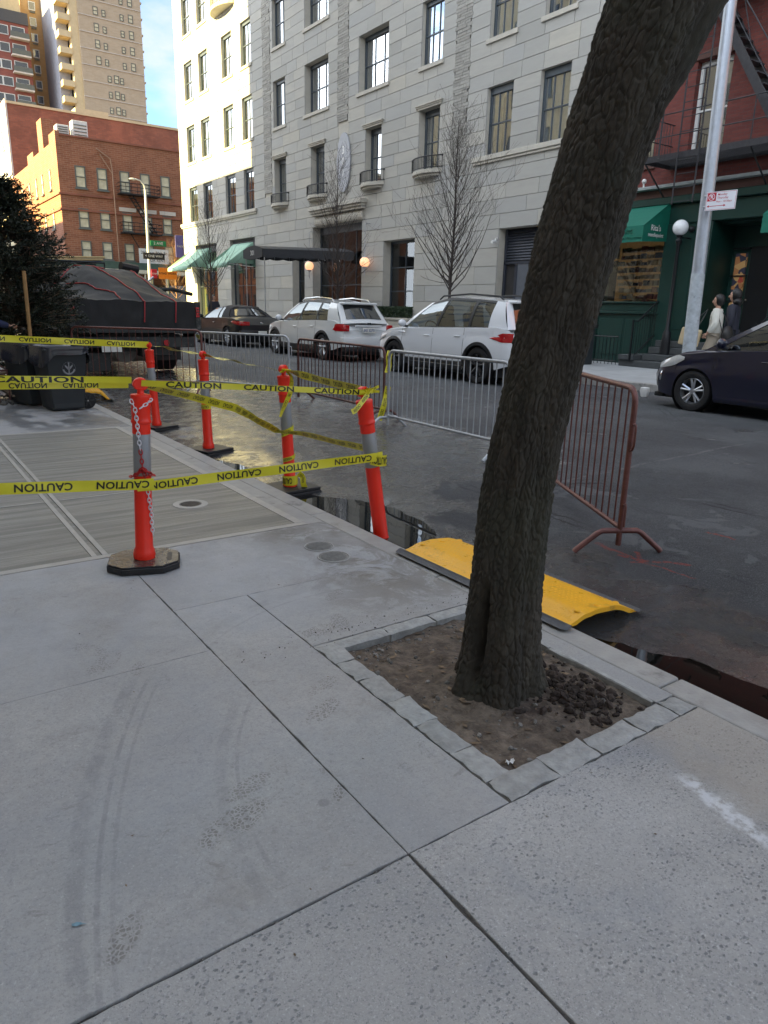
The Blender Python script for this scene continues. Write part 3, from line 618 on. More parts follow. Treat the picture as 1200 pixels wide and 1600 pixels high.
hotel = thing('stone_hotel', 'pale limestone hotel block with gridded windows across the street, far end sunlit', 'building', (HX, 31.5, 0))
FL = [6.35, 9.68, 13.01, 16.34]
WH = 1.97
cols2 = [(32.74, 33.95, 1), (28.86, 30.88, 3), (24.49, 26.52, 3), (21.30, 22.48, 3), (17.80, 18.98, 3), (15.52, 16.66, 3)]
colA = [(32.74, 33.95, 1), (29.17, 30.34, 1), (24.84, 25.95, 1), (21.30, 22.47, 1), (17.77, 18.92, 1), (15.50, 16.64, 1)]
colL = [(36.30, 37.50, 2), (38.60, 39.92, 2), (41.87, 43.20, 2), (44.20, 45.50, 2)]
wins = []
for k, zf in enumerate(FL):
    for j, (a, b, n) in enumerate((colA if k == 0 else cols2)): wins.append((a, b, zf, zf+WH, 'A' if k == 0 else 'B', j, k))
    for j, (a, b, n) in enumerate(colL): wins.append((a, b, zf, zf+WH, 'L', j, k))
ground_open = [(15.9, 18.0, ZB, 4.1, 'garage'), (22.49, 24.52, 1.25, 4.1, 'planter'), (26.10, 30.2, ZB, 5.0, 'entrance'), (31.0, 32.2, ZB, 4.1, 'side'), (36.35, 39.6, .6, 5.0, 'shop'), (41.6, 44.9, .6, 5.0, 'shop2')]
opens = [(a, b, c, d) for (a, b, c, d, *_) in wins]+[(a, b, c, d) for (a, b, c, d, _) in ground_open]
strips = [(34.22, 35.03, 6.9, 23), (27.26, 28.08, 8.9, 23), (19.86, 20.60, 5.9, 23)]
rows = [(ZB, .75, 0)]
def addrows(z0, z1, n):
    for i in range(n): rows.append((z0+(z1-z0)*i/n, z0+(z1-z0)*(i+1)/n, 0))
rows = []
addrows(ZB, 1.25, 2); addrows(1.25, 4.1, 5); addrows(4.1, 5.0, 2); addrows(5.0, 6.35, 3)
for i, zf in enumerate(FL): addrows(zf, zf+WH, 5); addrows(zf+WH, FL[i+1] if i < 3 else 19.67, 3)
addrows(19.67, 23, 8)
Y0, Y1 = 14.0, 46.9
stones = []
def free(z0, z1, Y0=Y0, Y1=Y1, lst=None):
    blk = sorted([(a, b) for (a, b, c, d) in (opens+strips) if c < z1-.01 and d > z0+.01]); cur = Y0; res = []
    for a, b in blk:
        if a > cur: res.append((cur, a))
        cur = max(cur, b)
    if cur < Y1: res.append((cur, Y1))
    return res
rs = random.Random(3)
for (z0, z1, _) in rows:
    h = z1-z0
    for (a, b) in free(z0, z1):
        L = b-a; n = max(1, round(L/rs.uniform(.95, 1.35))); cuts = [a]
        ws = [rs.uniform(.6, 1.4) for _ in range(n)]; t = sum(ws)
        for w in ws: cuts.append(cuts[-1]+L*w/t)
        for p, q in zip(cuts, cuts[1:]): stones.append((p, q, z0, z1))
def stone_mb(mb, p, q, z0, z1, off=(0, 0, 0), dx=0.):
    j = .003; b = .005; x1 = HX+.05; x0 = HX-.0+dx
    P = [(x1, p+j, z0+j), (x1, q-j, z0+j), (x1, q-j, z1-j), (x1, p+j, z1-j), (x0, p+j+b, z0+j+b), (x0, q-j-b, z0+j+b), (x0, q-j-b, z1-j-b), (x0, p+j+b, z1-j-b)]
    mb.add([(a-off[0], c-off[1], d-off[2]) for a, c, d in P], [(4, 7, 6, 5), (0, 4, 5, 1), (1, 5, 6, 2), (2, 6, 7, 3), (3, 7, 4, 0)])
def score(s):
    yc = (s[0]+s[1])/2; zc = (s[2]+s[3])/2; d = Vector((HX, yc, zc))-Vector((0, 0, 1.5)); w = d.dot(cF); px = d.dot(cR)/w; py = d.dot(cU)/w
    inside = abs(px) < .56 and abs(py) < .74
    return (not inside, -((s[1]-s[0])*(s[3]-s[2])*HX/d.length**3))
stones.sort(key=score)
cache = {}
for s in stones[:296]:
    key = (round(s[1]-s[0], 1), round(s[3]-s[2], 2)); yc = (s[0]+s[1])/2; zc = (s[2]+s[3])/2
    mb = MB(); stone_mb(mb, *s, off=(HX, yc, zc), dx=rs.uniform(-.003, .003)); link('stone', mb.mesh('stone'), 'limestone', hotel, loc=(0, yc-31.5, zc))
mb = MB()
for s in stones[296:]: stone_mb(mb, *s, dx=rs.uniform(-.003, .003))
tag(mb.build('stonework', 'limestone', hotel, fixn=False), kind='stuff')
# backing wall with the same openings (cells of a grid)
def wall_cells(X, ys, zs, opens, thick, flip=1):
    mb = MB()
    for i in range(len(ys)-1):
        j = 0
        while j < len(zs)-1:
            yc = (ys[i]+ys[i+1])/2
            def solid(k): zc = (zs[k]+zs[k+1])/2; return not any(a < yc < b and c < zc < d for a, b, c, d in opens)
            if not solid(j): j += 1; continue
            k = j
            while k+1 < len(zs)-1 and solid(k+1): k += 1
            mb.box((X, ys[i], zs[j]), (X+thick, ys[i+1], zs[k+1])); j = k+1
    return mb
ys_ = sorted(set([Y0, Y1]+[v for o in opens for v in o[:2]])); zs_ = sorted(set([ZB-.2, 23]+[v for o in opens for v in o[2:]]))
wall_cells(HX+.045, ys_, zs_, opens, .42).build('wall', 'limestone_trim', hotel)
mb = MB(); mb.box((HX+3.2, Y0, 0), (HX+3.4, Y1, 23)); mb.box((HX+.4, Y0, 22.9), (HX+14, Y1, 23)); mb.box((HX+.47, Y1-.3, 0), (HX+14, Y1, 23)); mb.box((HX+.47, Y0, 0), (HX+14, Y0+.3, 23))
for zf in [5.6]+[f-.55 for f in FL[1:]]+[19.4]: mb.box((HX+.47, Y0, zf), (HX+3.2, Y1, zf+.2))
mb.build('interior_wall', 'room_dark', hotel)
# joints dark line behind stones
ms = MB()
for (a, b, c, d) in strips:
    z = c; r2 = random.Random(int(a))
    while z < d:
        h = r2.uniform(.07, .11); cut = a+(b-a)*r2.uniform(.25, .75); e = r2.choice([-.06, .0, .05, .0])
        for p, q in ((a+e, cut), (cut, b+e*-1)): ms.box((HX-.004-r2.uniform(0, .014), p+.004, z+.006), (HX+.06, q-.006, z+h-.004))
        z += h
tag(ms.build('split_face_courses', 'split_stone', hotel, fixn=False), kind='stuff')
# windows
def win_mesh(w, h, cols, rows_, recess, fr=.07, head=.14):
    f = MB(); d0 = recess; d1 = recess+.07
    f.box((d0, 0, 0), (d1, fr, h)); f.box((d0, w-fr, 0), (d1, w, h)); f.box((d0, fr, 0), (d1, w-fr, fr)); f.box((d0-.02, fr, h-head), (d1, w-fr, h))
    for i in range(1, cols): y = fr+(w-2*fr)*i/cols; f.box((d0+.012, y-.014, fr), (d1-.01, y+.014, h-head))
    for i in range(1, rows_): z = fr+(h-head-fr)*i/rows_; f.box((d0+.006, fr, z-.02), (d1-.014, w-fr, z+.02))
    return f.mesh('window')
_wm = {}
def add_window(par, base, a, b, z0, z1, cols, rows_, recess, curt=None, matf='window_frame', glassm='window_glass', sill=True, head=.14, X=HX, sillmat='limestone_trim', name='window'):
    w, h = round(b-a, 2), round(z1-z0, 2); key = (w, h, cols, rows_, recess, head)
    if key not in _wm:
        fm = win_mesh(w, h, cols, rows_, recess, head=head)
        gm = MB(); gm.add([(recess+.04, .06, .06), (recess+.04, w-.06, .06), (recess+.04, w-.06, h-head+.01), (recess+.04, .06, h-head+.01)], [(0, 3, 2, 1)]); gm = gm.mesh('pane')
        _wm[key] = (fm, gm)
    fm, gm = _wm[key]
    fm2 = fm if fm.materials and fm.materials[0] == MATS[matf] else fm.copy() if fm.materials else fm
    if fm2 is not fm: fm2.materials.clear()
    f = link(name, fm2, matf, par, loc=(X-base[0], a-base[1], z0-base[2]))
    gm2 = gm if (not gm.materials or gm.materials[0] == MATS[glassm]) else gm.copy()
    if gm2 is not gm: gm2.materials.clear()
    link('pane', gm2, glassm, f)
    if curt:
        cm = MB(); n = 26; r3 = random.Random(hash((round(a*10), round(z0*10))) & 1023)
        side = curt[1]
        def cloth(y0, y1, zb, zt):
            cm.grid([[(recess+.22+.025*math.sin(i*1.9+j), y0+(y1-y0)*i/n, zb+(zt-zb)*j/3) for j in range(4)] for i in range(n+1)])
        if side == 'full': cloth(0, w, 0, h)
        elif side == 'sides': cloth(0, w*.3, 0, h); cloth(w*.68, w, 0, h)
        elif side == 'half': cm.grid([[(recess+.15, 0, h*.5), (recess+.15, 0, h)], [(recess+.15, w, h*.5), (recess+.15, w, h)]])
        else: cloth(0, w*.55, 0, h)
        link('curtain', cm.mesh('curtain'), curt[0], f, smooth=True)
    if sill:
        sm = MB(); sm.box((-.055, -.1, -.13), (.30, w+.1, -.002)); s_ = link('sill', sm.mesh('sill'), sillmat, f)
    return f
HB = (HX, 31.5, 0)
for (a, b, z0, z1, t, j, k) in wins:
    if t == 'A':
        cu = [('curtain', 'sides'), ('curtain', 'left'), ('curtain', 'sides'), ('curtain', 'full'), ('curtain', 'sides'), ('curtain_pale', 'full')][j]
        f = add_window(hotel, HB, a, b, z0, z1, 3 if j > 1 else 2, 2, .28 if j < 4 else .14, cu, sill=False, head=.2)
        if j < 4:
            lm_ = MB(); w = b-a; lm_.box((-.04, -.1, z1-z0-.0), (.1, w+.1, z1-z0+.06)); lm_.box((-.07, -.13, z1-z0+.062), (.1, w+.13, z1-z0+.11)); lm_.box((-.10, -.16, z1-z0+.112), (.1, w+.16, z1-z0+.15)); link('lintel', lm_.mesh('lintel'), 'limestone_trim', f)
    elif t == 'B':
        n = 3; cu = None if b-a > 1.5 else ([('curtain_pale', 'sides'), None, None, ('curtain_pale', 'left'), ('curtain_pale', 'full'), ('curtain_pale', 'left')][j])
        add_window(hotel, HB, a, b, z0, z1, n, 2, .30 if b-a > 1.5 else .16, cu)
    else:
        add_window(hotel, HB, a, b, z0, z1, 2, 2, .12, ('curtain_green', 'full') if k == 1 and j > 0 else ('curtain_green' if rs.random() < .5 else 'curtain', 'sides'), sill=k > 0)
# string courses
mb = MB(); mb.box((HX-.10, 14.0, 6.20), (HX+.05, 19.45, 6.345)); mb.box((HX-.06, 14.0, 6.12), (HX+.05, 19.40, 6.198)); mb.build('string_course', 'limestone_trim', hotel, bev=.01)
mb = MB(); mb.box((HX-.12, 35.95, 6.19), (HX+.05, 47.02, 6.345)); mb.box((HX-.07, 36.0, 6.10), (HX+.05, 46.98, 6.188)); mb.build('string_course', 'limestone_trim', hotel, bev=.01)
# bowed balconettes
def balconette(a, b, z):
    yc = (a+b)/2; hw = (b-a)/2+.24; t = thing('balconette', None, None); del_keys = None
    bpy.data.objects.remove(t)
    n = 20
    arc = [(HX-.02-.34*math.sin(math.pi*i/n)**.7, yc-hw+2*hw*i/n) for i in range(n+1)]
    mb = MB(); mb.prism([(HX+.04, yc-hw)]+arc+[(HX+.04, yc+hw)], 'z', z-.16, z-.03)
    arc2 = [(HX-.02-.26*math.sin(math.pi*i/n)**.7, yc-hw*.86+2*hw*.86*i/n) for i in range(n+1)]
    mb.prism([(HX+.04, yc-hw*.86)]+arc2+[(HX+.04, yc+hw*.86)], 'z', z-.24, z-.162)
    o = mb.build('balcony_slab', 'limestone_trim', hotel, bev=.012)
    rl = MB(); arc3 = [(HX-.03-.31*math.sin(math.pi*i/n)**.7, yc-hw*1.04+2*hw*1.04*i/n) for i in range(n+1)]
    rl.tube([(p[0], p[1], z+.38) for p in arc3], .022, 6); rl.tube([(p[0], p[1], z+.02) for p in arc3], .016, 6)
    for p in arc3[::1]: rl.tube([(p[0], p[1], z+.0), (p[0], p[1], z+.38)], .009, 5)
    for s in (0, -1): rl.ball((arc3[s][0], arc3[s][1], z+.38), .035, 8); rl.ball((arc3[s][0], arc3[s][1], z+.02), .03, 8)
    rl.build('balcony_rail', 'iron_black', hotel)
for (a, b, n) in colA[:4]: balconette(a, b, 6.32)
# balcony high on the sunlit bay
mb = MB(); mb.prism([(HX+.05, 38.1)]+[(HX-.05-.55*math.sin(math.pi*i/16)**.6, 38.1+2.6*i/16) for i in range(17)]+[(HX+.05, 40.7)], 'z', 16.02, 16.2); mb.build('balcony_slab', 'limestone_trim', hotel, bev=.02)
rl = MB()
for i in range(23): p = (HX-.05-.5*math.sin(math.pi*i/22)**.6, 38.15+2.5*i/22); rl.tube([(p[0], p[1], 16.2), (p[0], p[1], 17.2)], .012, 5)
rl.tube([(HX-.05-.5*math.sin(math.pi*i/22)**.6, 38.15+2.5*i/22, 17.2) for i in range(23)], .025, 6); rl.build('balcony_rail', 'iron_black', hotel)
# entrance surround: carved hood over the tall entrance opening
mb = MB()
for (dx, z0, z1, e) in ((.34, 5.62, 5.78, 0), (.27, 5.52, 5.618, .06), (.20, 5.42, 5.518, .1)): mb.box((HX-dx, 25.75+e, z0), (HX+.04, 30.05-e, z1))
mb.prism([(HX+.04, 5.02), (HX-.04, 5.02), (HX-.09, 5.10), (HX-.11, 5.2), (HX-.09, 5.3), (HX-.05, 5.38), (HX+.04, 5.40)], 'y', 26.0, 29.9)
mb.build('door_hood', 'limestone_trim', hotel, bev=.01)
# ground floor openings
add_window(hotel, HB, 22.49, 24.52, 1.25, 4.1, 2, 3, .36, None, sill=False, glassm='shop_glass', head=.1)
add_window(hotel, HB, 26.10, 30.2, ZB, 5.0, 4, 2, .40, None, sill=False, glassm='shop_glass', head=.3)
add_window(hotel, HB, 31.0, 32.2, ZB, 4.1, 2, 3, .36, None, sill=False, glassm='shop_glass')
add_window(hotel, HB, 36.35, 39.6, .6, 5.0, 3, 2, .20, None, sill=True, glassm='window_glass', head=.5)
add_window(hotel, HB, 41.6, 44.9, .6, 5.0, 3, 2, .20, ('curtain_green', 'sides'), sill=True, glassm='window_glass', head=.5)
mb = MB(); 
for (a, b) in ((15.9, 18.0),): mb.box((HX+.36, a, ZB), (HX+.44, b, 4.1))
mb.build('door_backing', 'room_dark', hotel)
for i in range(11):
    m_ = MB(); m_.obox((HX+.33, 16.95, 3.15+i*.085), (.05, 1.9, .06), ry=.5); m_.build('louvre_slat', 'louvre', hotel)
mb = MB(); mb.box((HX+.28, 15.95, 3.02), (HX+.35, 17.95, 3.10)); mb.box((HX+.28, 17.88, ZB), (HX+.35, 17.97, 4.09)); mb.box((HX+.28, 17.35, ZB), (HX+.35, 17.45, 3.02)); dr = mb.build('door_frame', 'louvre', hotel)
mb = MB(); mb.box((HX+.30, 15.95, ZB), (HX+.34, 17.35, 3.02)); dd = mb.build('door', simple('door_grey', (.09, .10, .12), .5), hotel)
mb = MB(); mb.box((HX+.285, 16.35, 1.55), (HX+.298, 16.75, 2.35)); mb.build('door_notice', simple('notice_amber', (.45, .27, .07), .6), dd)
# louvre transom over green awnings
for (a, b) in ((36.5, 39.45), (41.75, 44.8)):
    for i in range(5):
        m_ = MB(); m_.obox((HX+.16, (a+b)/2, 4.58+i*.08), (.04, b-a, .05), ry=.5); m_.build('louvre_slat', 'iron_black', hotel)
# planter with hedge
pl_ = thing('stone_planter', 'low stone planter with clipped hedge below the tall dark hotel window', 'planter', (16.85, 23.5, FZ))
mb = MB(); mb.box((16.72, 22.4, FZ), (16.99, 24.62, 1.12)); mb.box((16.66, 22.34, 1.122), (17.03, 24.68, 1.2)); mb.build('box', 'limestone_trim', pl_, bev=.01)
simple('hedge_leaf', (.022, .045, .016), .55, 0, .3, 20, island=.4)
hb = MB()
for i in range(5200):
    c = Vector((16.86+random.uniform(-.14, .16), random.uniform(22.42, 24.6), 1.2+random.random()**.7*.42)); 
    a = Vector(rng.normal(size=3)).normalized()*.032; b = a.cross(Vector(rng.normal(size=3))).normalized()*.018
    hb.add([c-a, c-b, c+a, c+b], [(0, 1, 2, 3)])
tag(hb.build('hedge', 'hedge_leaf', pl_, fixn=False), kind='stuff')
# oval blade sign and wall lamps
sg = thing('oval_sign', 'tall grey oval wall sign with carved pale figures 301 on the stone hotel', 'sign', (16.98, 27.5, 6.2))
n = 40; ov = [(27.5+.52*math.copysign(abs(math.cos(2*math.pi*i/n))**.9, math.cos(2*math.pi*i/n)), 7.32+1.13*math.sin(2*math.pi*i/n)) for i in range(n)]
simple('sign_grey', (.36, .37, .40), .6, 0, .08, 6)
mb = MB(); mb.prism(ov, 'x', 16.93, 16.99); mb.build('board', 'sign_grey', sg, bev=.01)
mt = MB()
for i, ch in enumerate('301'): mt.text(ch, frame_at((16.928, 27.5, 7.78-i*.42), (0, -1, 0), (0, 0, 1)), .42, .01)
mt.build('lettering', 'white_paint', sg, fixn=False)
m, N_, L_, B_ = nmat('lamp_glow'); B_.inputs['Base Color'].default_value = (.9, .6, .4, 1); B_.inputs['Emission Color'].default_value = (1, .42, .20, 1); B_.inputs['Emission Strength'].default_value = .15; B_.inputs['Roughness'].default_value = .3
for yy, lab in ((25.47, 'glowing peach globe wall lamp beside the planter window'), (30.07, 'glowing peach globe wall lamp behind the dark canopy')):
    t = thing('globe_lamp', lab, 'wall lamp', (16.8, yy, 3.0), group='globe lamps at the hotel door')
    mb = MB(); mb.ball((16.74, yy, 3.33), .20, 20); mb.build('globe', 'lamp_glow', t, smooth=True)
    mb = MB(); mb.tube([(16.74, yy, 2.8), (16.74, yy, 3.12)], .018); mb.lathe([(.0, 3.10), (.08, 3.10), (.10, 3.16), (0, 3.16)], 16, (16.74, yy, 0)); mb.lathe([(.0, 3.50), (.09, 3.50), (.05, 3.56), (0, 3.56)], 16, (16.74, yy, 0)); mb.tube([(16.74, yy, 3.55), (16.74, yy, 4.75), (16.80, yy, 4.80), (16.99, yy, 4.80)], .014); mb.build('bracket', 'sign_grey', t)
# canopy over the pavement
cn = thing('entrance_canopy', 'long dark grey fabric canopy reaching from the hotel door to the kerb', 'canopy', (12.9, 27.6, FZ))
cy0, cy1 = 26.6, 28.4
top = MB(); P = []
for i in range(9):
    u = i/8; x = 12.75+4.2*u; 
    P.append([(x, cy0, 3.66+.12*u), (x, cy0+.25, 3.72+.14*u), (x, (cy0+cy1)/2, 3.80+.16*u), (x, cy1-.25, 3.72+.14*u), (x, cy1, 3.66+.12*u)])
top.grid(P)
for yy in (cy0, cy1):
    Q = [[], []]
    for i in range(85):
        x = 12.75+4.2*i/84; u = i/84; Q[0].append((x, yy, 3.66+.12*u)); Q[1].append((x, yy, 3.36+.12*u-.05*abs(math.sin(math.pi*i/12))))
    top.grid(Q)
Q = [[], []]
for i in range(41):
    y = cy0+(cy1-cy0)*i/40; Q[0].append((12.75, y, 3.66+.14*math.sin(math.pi*i/40))); Q[1].append((12.75, y, 3.36-.07*math.sin(math.pi*i/40)))
top.grid(Q); o = top.build('canvas', 'awning_dark', cn)
md = o.modifiers.new('s', 'SOLIDIFY'); md.thickness = .012
mb = MB(); mb.text('301', frame_at((12.742, 27.5, 3.52), (0, -1, 0), (0, 0, 1)), .26, .01); mb.build('lettering', 'white_paint', cn, fixn=False)
for x, yy in ((12.85, cy0+.05), (12.85, cy1-.05)):
    mb = MB(); mb.tube([(x, yy, FZ), (x, yy, 3.6)], .022, 8); mb.build('post', 'steel', cn)
mb = MB()
for k in range(1, 6): x = 12.75+k*.7; mb.tube([(x, cy0+.02, 3.36), (x, cy0+.02, 3.66), (x, 27.5, 3.79), (x, cy1-.02, 3.66), (x, cy1-.02, 3.36)], .012, 6)
mb.build('frame', 'steel', cn)
# mint awnings
for (a, b, lab) in ((36.5, 39.1, 'mint green sloping shop awning next to the dark canopy'), (42.3, 45.7, 'mint green shop awning at the hotel corner, half in sunlight')):
    t = thing('shop_awning', lab, 'awning', (16.9, (a+b)/2, 3.5), group='mint awnings on the hotel')
    mb = MB(); n = 8; P = [[(17-.03-1.5*(i/n), y_, 4.75-.25*math.sin(math.pi*i/n/1.0)*.5-1.12*(i/n)) for i in range(n+1)] for y_ in np.linspace(a, b, 6)]; mb.grid(P)
    mb.grid([[(15.47, a, 3.63), (15.47, b, 3.63)], [(15.46, a, 3.42), (15.46, b, 3.42)]])
    for y_ in (a, b): mb.add([(16.97, y_, 4.75), (16.97, y_, 3.65), (15.47, y_, 3.63)], [(0, 1, 2)])
    o = mb.build('canvas', 'awning_mint', t, smooth=True, ang=30); o.modifiers.new('s', 'SOLIDIFY').thickness = .01
    mb = MB(); mb.tube([(15.5, a, 3.62), (15.5, b, 3.62)], .02); mb.tube([(16.97, a+.05, 3.5), (15.5, a+.05, 3.62)], .015); mb.tube([(16.97, b-.05, 3.5), (15.5, b-.05, 3.62)], .015); mb.build('frame', 'white_paint', t)
# security cameras
for (yy, lab) in ((18.05, 'white security camera on the reveal of the louvred hotel service door'),):
    t = thing('security_camera', lab, 'camera', (17.0, yy, 3.75)); mb = MB(); mb.tube([(17.05, yy, 3.80), (16.9, yy-.02, 3.78)], .03); mb.build('mount', 'white_paint', t); mb = MB(); mb.tube([(16.95, yy+.02, 3.72), (16.72, yy-.05, 3.68)], [.05, .045], 12); mb.build('body', 'white_paint', t)
# ================================================================= RED BRICK TENEMENT WITH GREEN SHOPFRONT
def brickmat(name, c1, c2, mortar, sx, sy, axis='x', var=.35, bumpy=.5):
    g = G(name); p = g.N.new('ShaderNodeSeparateXYZ'); g.L.new(g.P(), p.inputs[0]); cb = g.N.new('ShaderNodeCombineXYZ')
    hor = g.math('ADD', p.outputs[0], p.outputs[1]); g.L.new(hor, cb.inputs[0]); g.L.new(p.outputs[2], cb.inputs[1])
    b = g.N.new('ShaderNodeTexBrick'); b.inputs['Scale'].default_value = 1; b.inputs['Brick Width'].default_value = sx; b.inputs['Row Height'].default_value = sy
    b.inputs['Mortar Size'].default_value = sy*.09; b.inputs['Mortar Smooth'].default_value = .3; b.inputs['Bias'].default_value = -.1
    b.inputs['Color1'].default_value = c1+(1,); b.inputs['Color2'].default_value = c2+(1,); b.inputs['Mortar'].default_value = mortar+(1,); g.L.new(cb.outputs[0], b.inputs['Vector'])
    base = g.mix(g.step(g.noise(.8, 6, .65), .35, .7, 0, var), b.outputs['Color'], tuple(v*.55 for v in c1))
    base = g.mix(g.step(g.noise(.35, 4, .6, vec=g.scaled((1, 1, .25))), .5, .7, 0, var*.8), base, tuple(min(1, v*1.25) for v in c2))
    return g.fin(base, .85, g.bump(g.math('SUBTRACT', 1., b.outputs['Fac']), bumpy, .008))
brickmat('brick_red', (.12, .026, .021), (.175, .042, .032), (.085, .045, .04), .21, .072)
simple('green_dark', (.006, .034, .027), .42, 0, .12, 5, .05, 30)
simple('green_awning', (.006, .13, .088), .5, 0, .08, 6, .1, 60, dirt=((.30, .42, .38), 16, .70, .9))
simple('brownstone', (.10, .05, .04), .85, 0, .15, 8, .2, 40)
simple('step_stone', (.055, .06, .062), .7, 0, .15, 6, .2, 50)
simple('lead_flash', (.30, .33, .33), .5, .2, .15, 9, .2, 30)
simple('warm_wall_glow', (.45, .27, .11), .8, 0, .25, 5, emit=.018)  # faint emission on the display stands in for the shop's own lamplight
TX = 17.0
ten = thing('brick_tenement', 'dark red brick tenement with fire escape above a dark green shopfront', 'building', (TX, 9, 0))
TY0, TY1 = 1.5, 13.98
TB = (TX, 9, 0)
twin = [(10.62, 11.52, 5.28, 7.35), (12.48, 13.30, 5.28, 7.35), (8.6, 9.5, 5.28, 7.35), (6.4, 7.3, 5.28, 7.35), (4.2, 5.1, 5.28, 7.35), (10.62, 11.52, 8.75, 10.7), (12.48, 13.30, 8.75, 10.7), (8.6, 9.5, 8.75, 10.7), (6.4, 7.3, 8.75, 10.7)]
ys_ = sorted({TY0, TY1} | {v for o in twin for v in o[:2]}); zs_ = sorted({4.62, 13.0} | {v for o in twin for v in o[2:]})
wall_cells(TX+.0, ys_, zs_, twin, .35).build('wall', 'brick_red', ten)
mb = MB(); mb.box((TX+.36, TY0, 4.6), (TX+.5, TY1, 4.9)); mb.box((TX+2.5, TY0, .2), (TX+2.7, TY1, 13)); mb.box((TX+.0, TY0-.2, .2), (TX+10, TY0-.01, 13)); mb.box((TX+.35, TY0, 12.9), (TX+10, TY1, 13.1)); mb.box((TX+.5, TY1-.02, .2), (TX+10, TY1, 13)); mb.box((TX+.5, TY0, 4.55), (TX+2.5, TY1, 4.7)); mb.box((TX+.5, TY0, 8.0), (TX+2.5, TY1, 8.1)); mb.build('interior_wall', 'room_dark', ten)
for i, (a, b, z0, z1) in enumerate(twin):
    add_window(ten, TB, a, b, z0, z1, 1, 2, .16, ('curtain_pale', 'left') if i % 2 == 0 else ('curtain', 'full'), matf='white_paint', X=TX, sillmat='brownstone', head=.1)
    mb = MB(); n = 8; w = b-a
    mb.prism([(a-.09, z1+.02)]+[(a-.09+(w+.18)*k/n, z1+.12+.07*math.sin(math.pi*k/n)) for k in range(n+1)]+[(b+.09, z1+.02)], 'x', TX-.05, TX+.02)
    mb.build('window_lintel', 'brownstone', ten, bev=.01)
# cornice band between shop and brick
for (x0, z0, z1, mt, nm) in ((TX-.12, 4.40, 4.60, 'brownstone', 'band'), (TX-.30, 4.60, 4.68, 'lead_flash', 'flashing'), (TX-.18, 4.22, 4.398, 'green_dark', 'fascia')):
    mb = MB(); mb.box((x0, TY0, z0), (TX+.2, TY1-.01, z1)); mb.build(nm, mt, ten, bev=.012)
# shopfront frame
mb = MB()
mb.box((TX-.06, TY0, 3.75), (TX+.3, TY1-.01, 4.218)); mb.box((TX-.09, 11.55, 3.55), (TX+.3, TY1-.01, 3.748))
for (a, b) in ((11.40, 11.78), (13.66, 13.97), (10.5, 10.75), (8.55, 8.85), (5.9, 6.2), (1.5, 1.8)): mb.box((TX-.10, a, .90 if a < 11 else FZ), (TX+.3, b, 3.748))
mb.box((TX-.02, 10.75, .9), (TX+.28, 11.40, 3.748))
mb.box((TX-.04, 11.78, 3.42), (TX+.2, 13.66, 3.548))
mb.build('shop_frame', 'green_dark', ten, bev=.015)
mb = MB(); mb.box((TX-.05, 11.78, FZ), (TX+.3, 13.66, 1.55)); mb.box((TX-.14, 11.7, 1.552), (TX+.25, 13.75, 1.62)); mb.box((TX-.09, 11.78, 1.622), (TX+.25, 13.66, 1.82)); mb.box((TX-.16, 11.7, 1.822), (TX+.25, 13.75, 1.87)); mb.build('stall_riser', 'green_dark', ten, bev=.01)
for (a, b) in ((11.9, 12.7), (12.78, 13.58)): mb = MB(); mb.box((TX-.07, a, .45), (TX-.045, b, 1.42)); mb.build('riser_panel', 'green_dark', ten, bev=.012)
mb = MB(); mb.box((TX-.04, 11.0, 1.2), (TX-.025, 11.3, 3.5)); mb.build('pilaster_panel', 'green_dark', ten, bev=.01)
mb = MB(); mb.box((TX+.02, 11.78, 1.872), (TX+.03, 13.66, 3.42)); sw = mb.build('shop_window', 'shop_glass', ten)
# window display: back wall shelf with many small framed canvases and boxes
mb = MB(); mb.box((TX+.9, 11.5, 1.6), (TX+.95, 13.9, 3.6)); mb.box((TX+.05, 11.5, 1.6), (TX+.9, 13.9, 1.72)); mb.build('display_back', 'warm_wall_glow', ten)
simple('stitch_a', (.22, .17, .10), .8, 0, .4, 30, island=.5); simple('stitch_b', (.16, .06, .05), .8, 0, .4, 30, island=.5); simple('stitch_c', (.05, .08, .15), .8, 0, .4, 30, island=.5); simple('stitch_d', (.33, .29, .20), .8, 0, .3, 30, island=.4)
rd = random.Random(12); disp = {k: MB() for k in ('stitch_a', 'stitch_b', 'stitch_c', 'stitch_d')}
for r in range(9):
    yy = 11.85
    while yy < 13.7:
        w = rd.uniform(.06, .2); h = rd.uniform(.08, .15); z = 1.78+r*.18; disp[rd.choice('abcd') and 'stitch_'+rd.choice('abcd')].box((TX+.86-rd.random()*.05, yy, z), (TX+.90, yy+w, z+h)); yy += w+rd.uniform(.01, .05)
for i in range(46):
    c = (TX+rd.uniform(.1, .7), rd.uniform(11.9, 13.6), 1.72); s = rd.uniform(.03, .09); disp['stitch_'+rd.choice('abcd')].box((c[0]-s, c[1]-s, c[2]), (c[0]+s, c[1]+s, c[2]+s*rd.uniform(1, 3.2)))
for k, v in disp.items(): tag(v.build('display_goods', k, ten), kind='stuff')
fr = MB(); fr.box((TX+.08, 13.2, 2.95), (TX+.11, 13.45, 3.33)); fo = fr.build('picture_frame', 'warm_wall_glow', ten); fr = MB(); fr.box((TX+.07, 13.24, 3.0), (TX+.079, 13.41, 3.28)); fr.build('picture', 'stitch_d', fo)
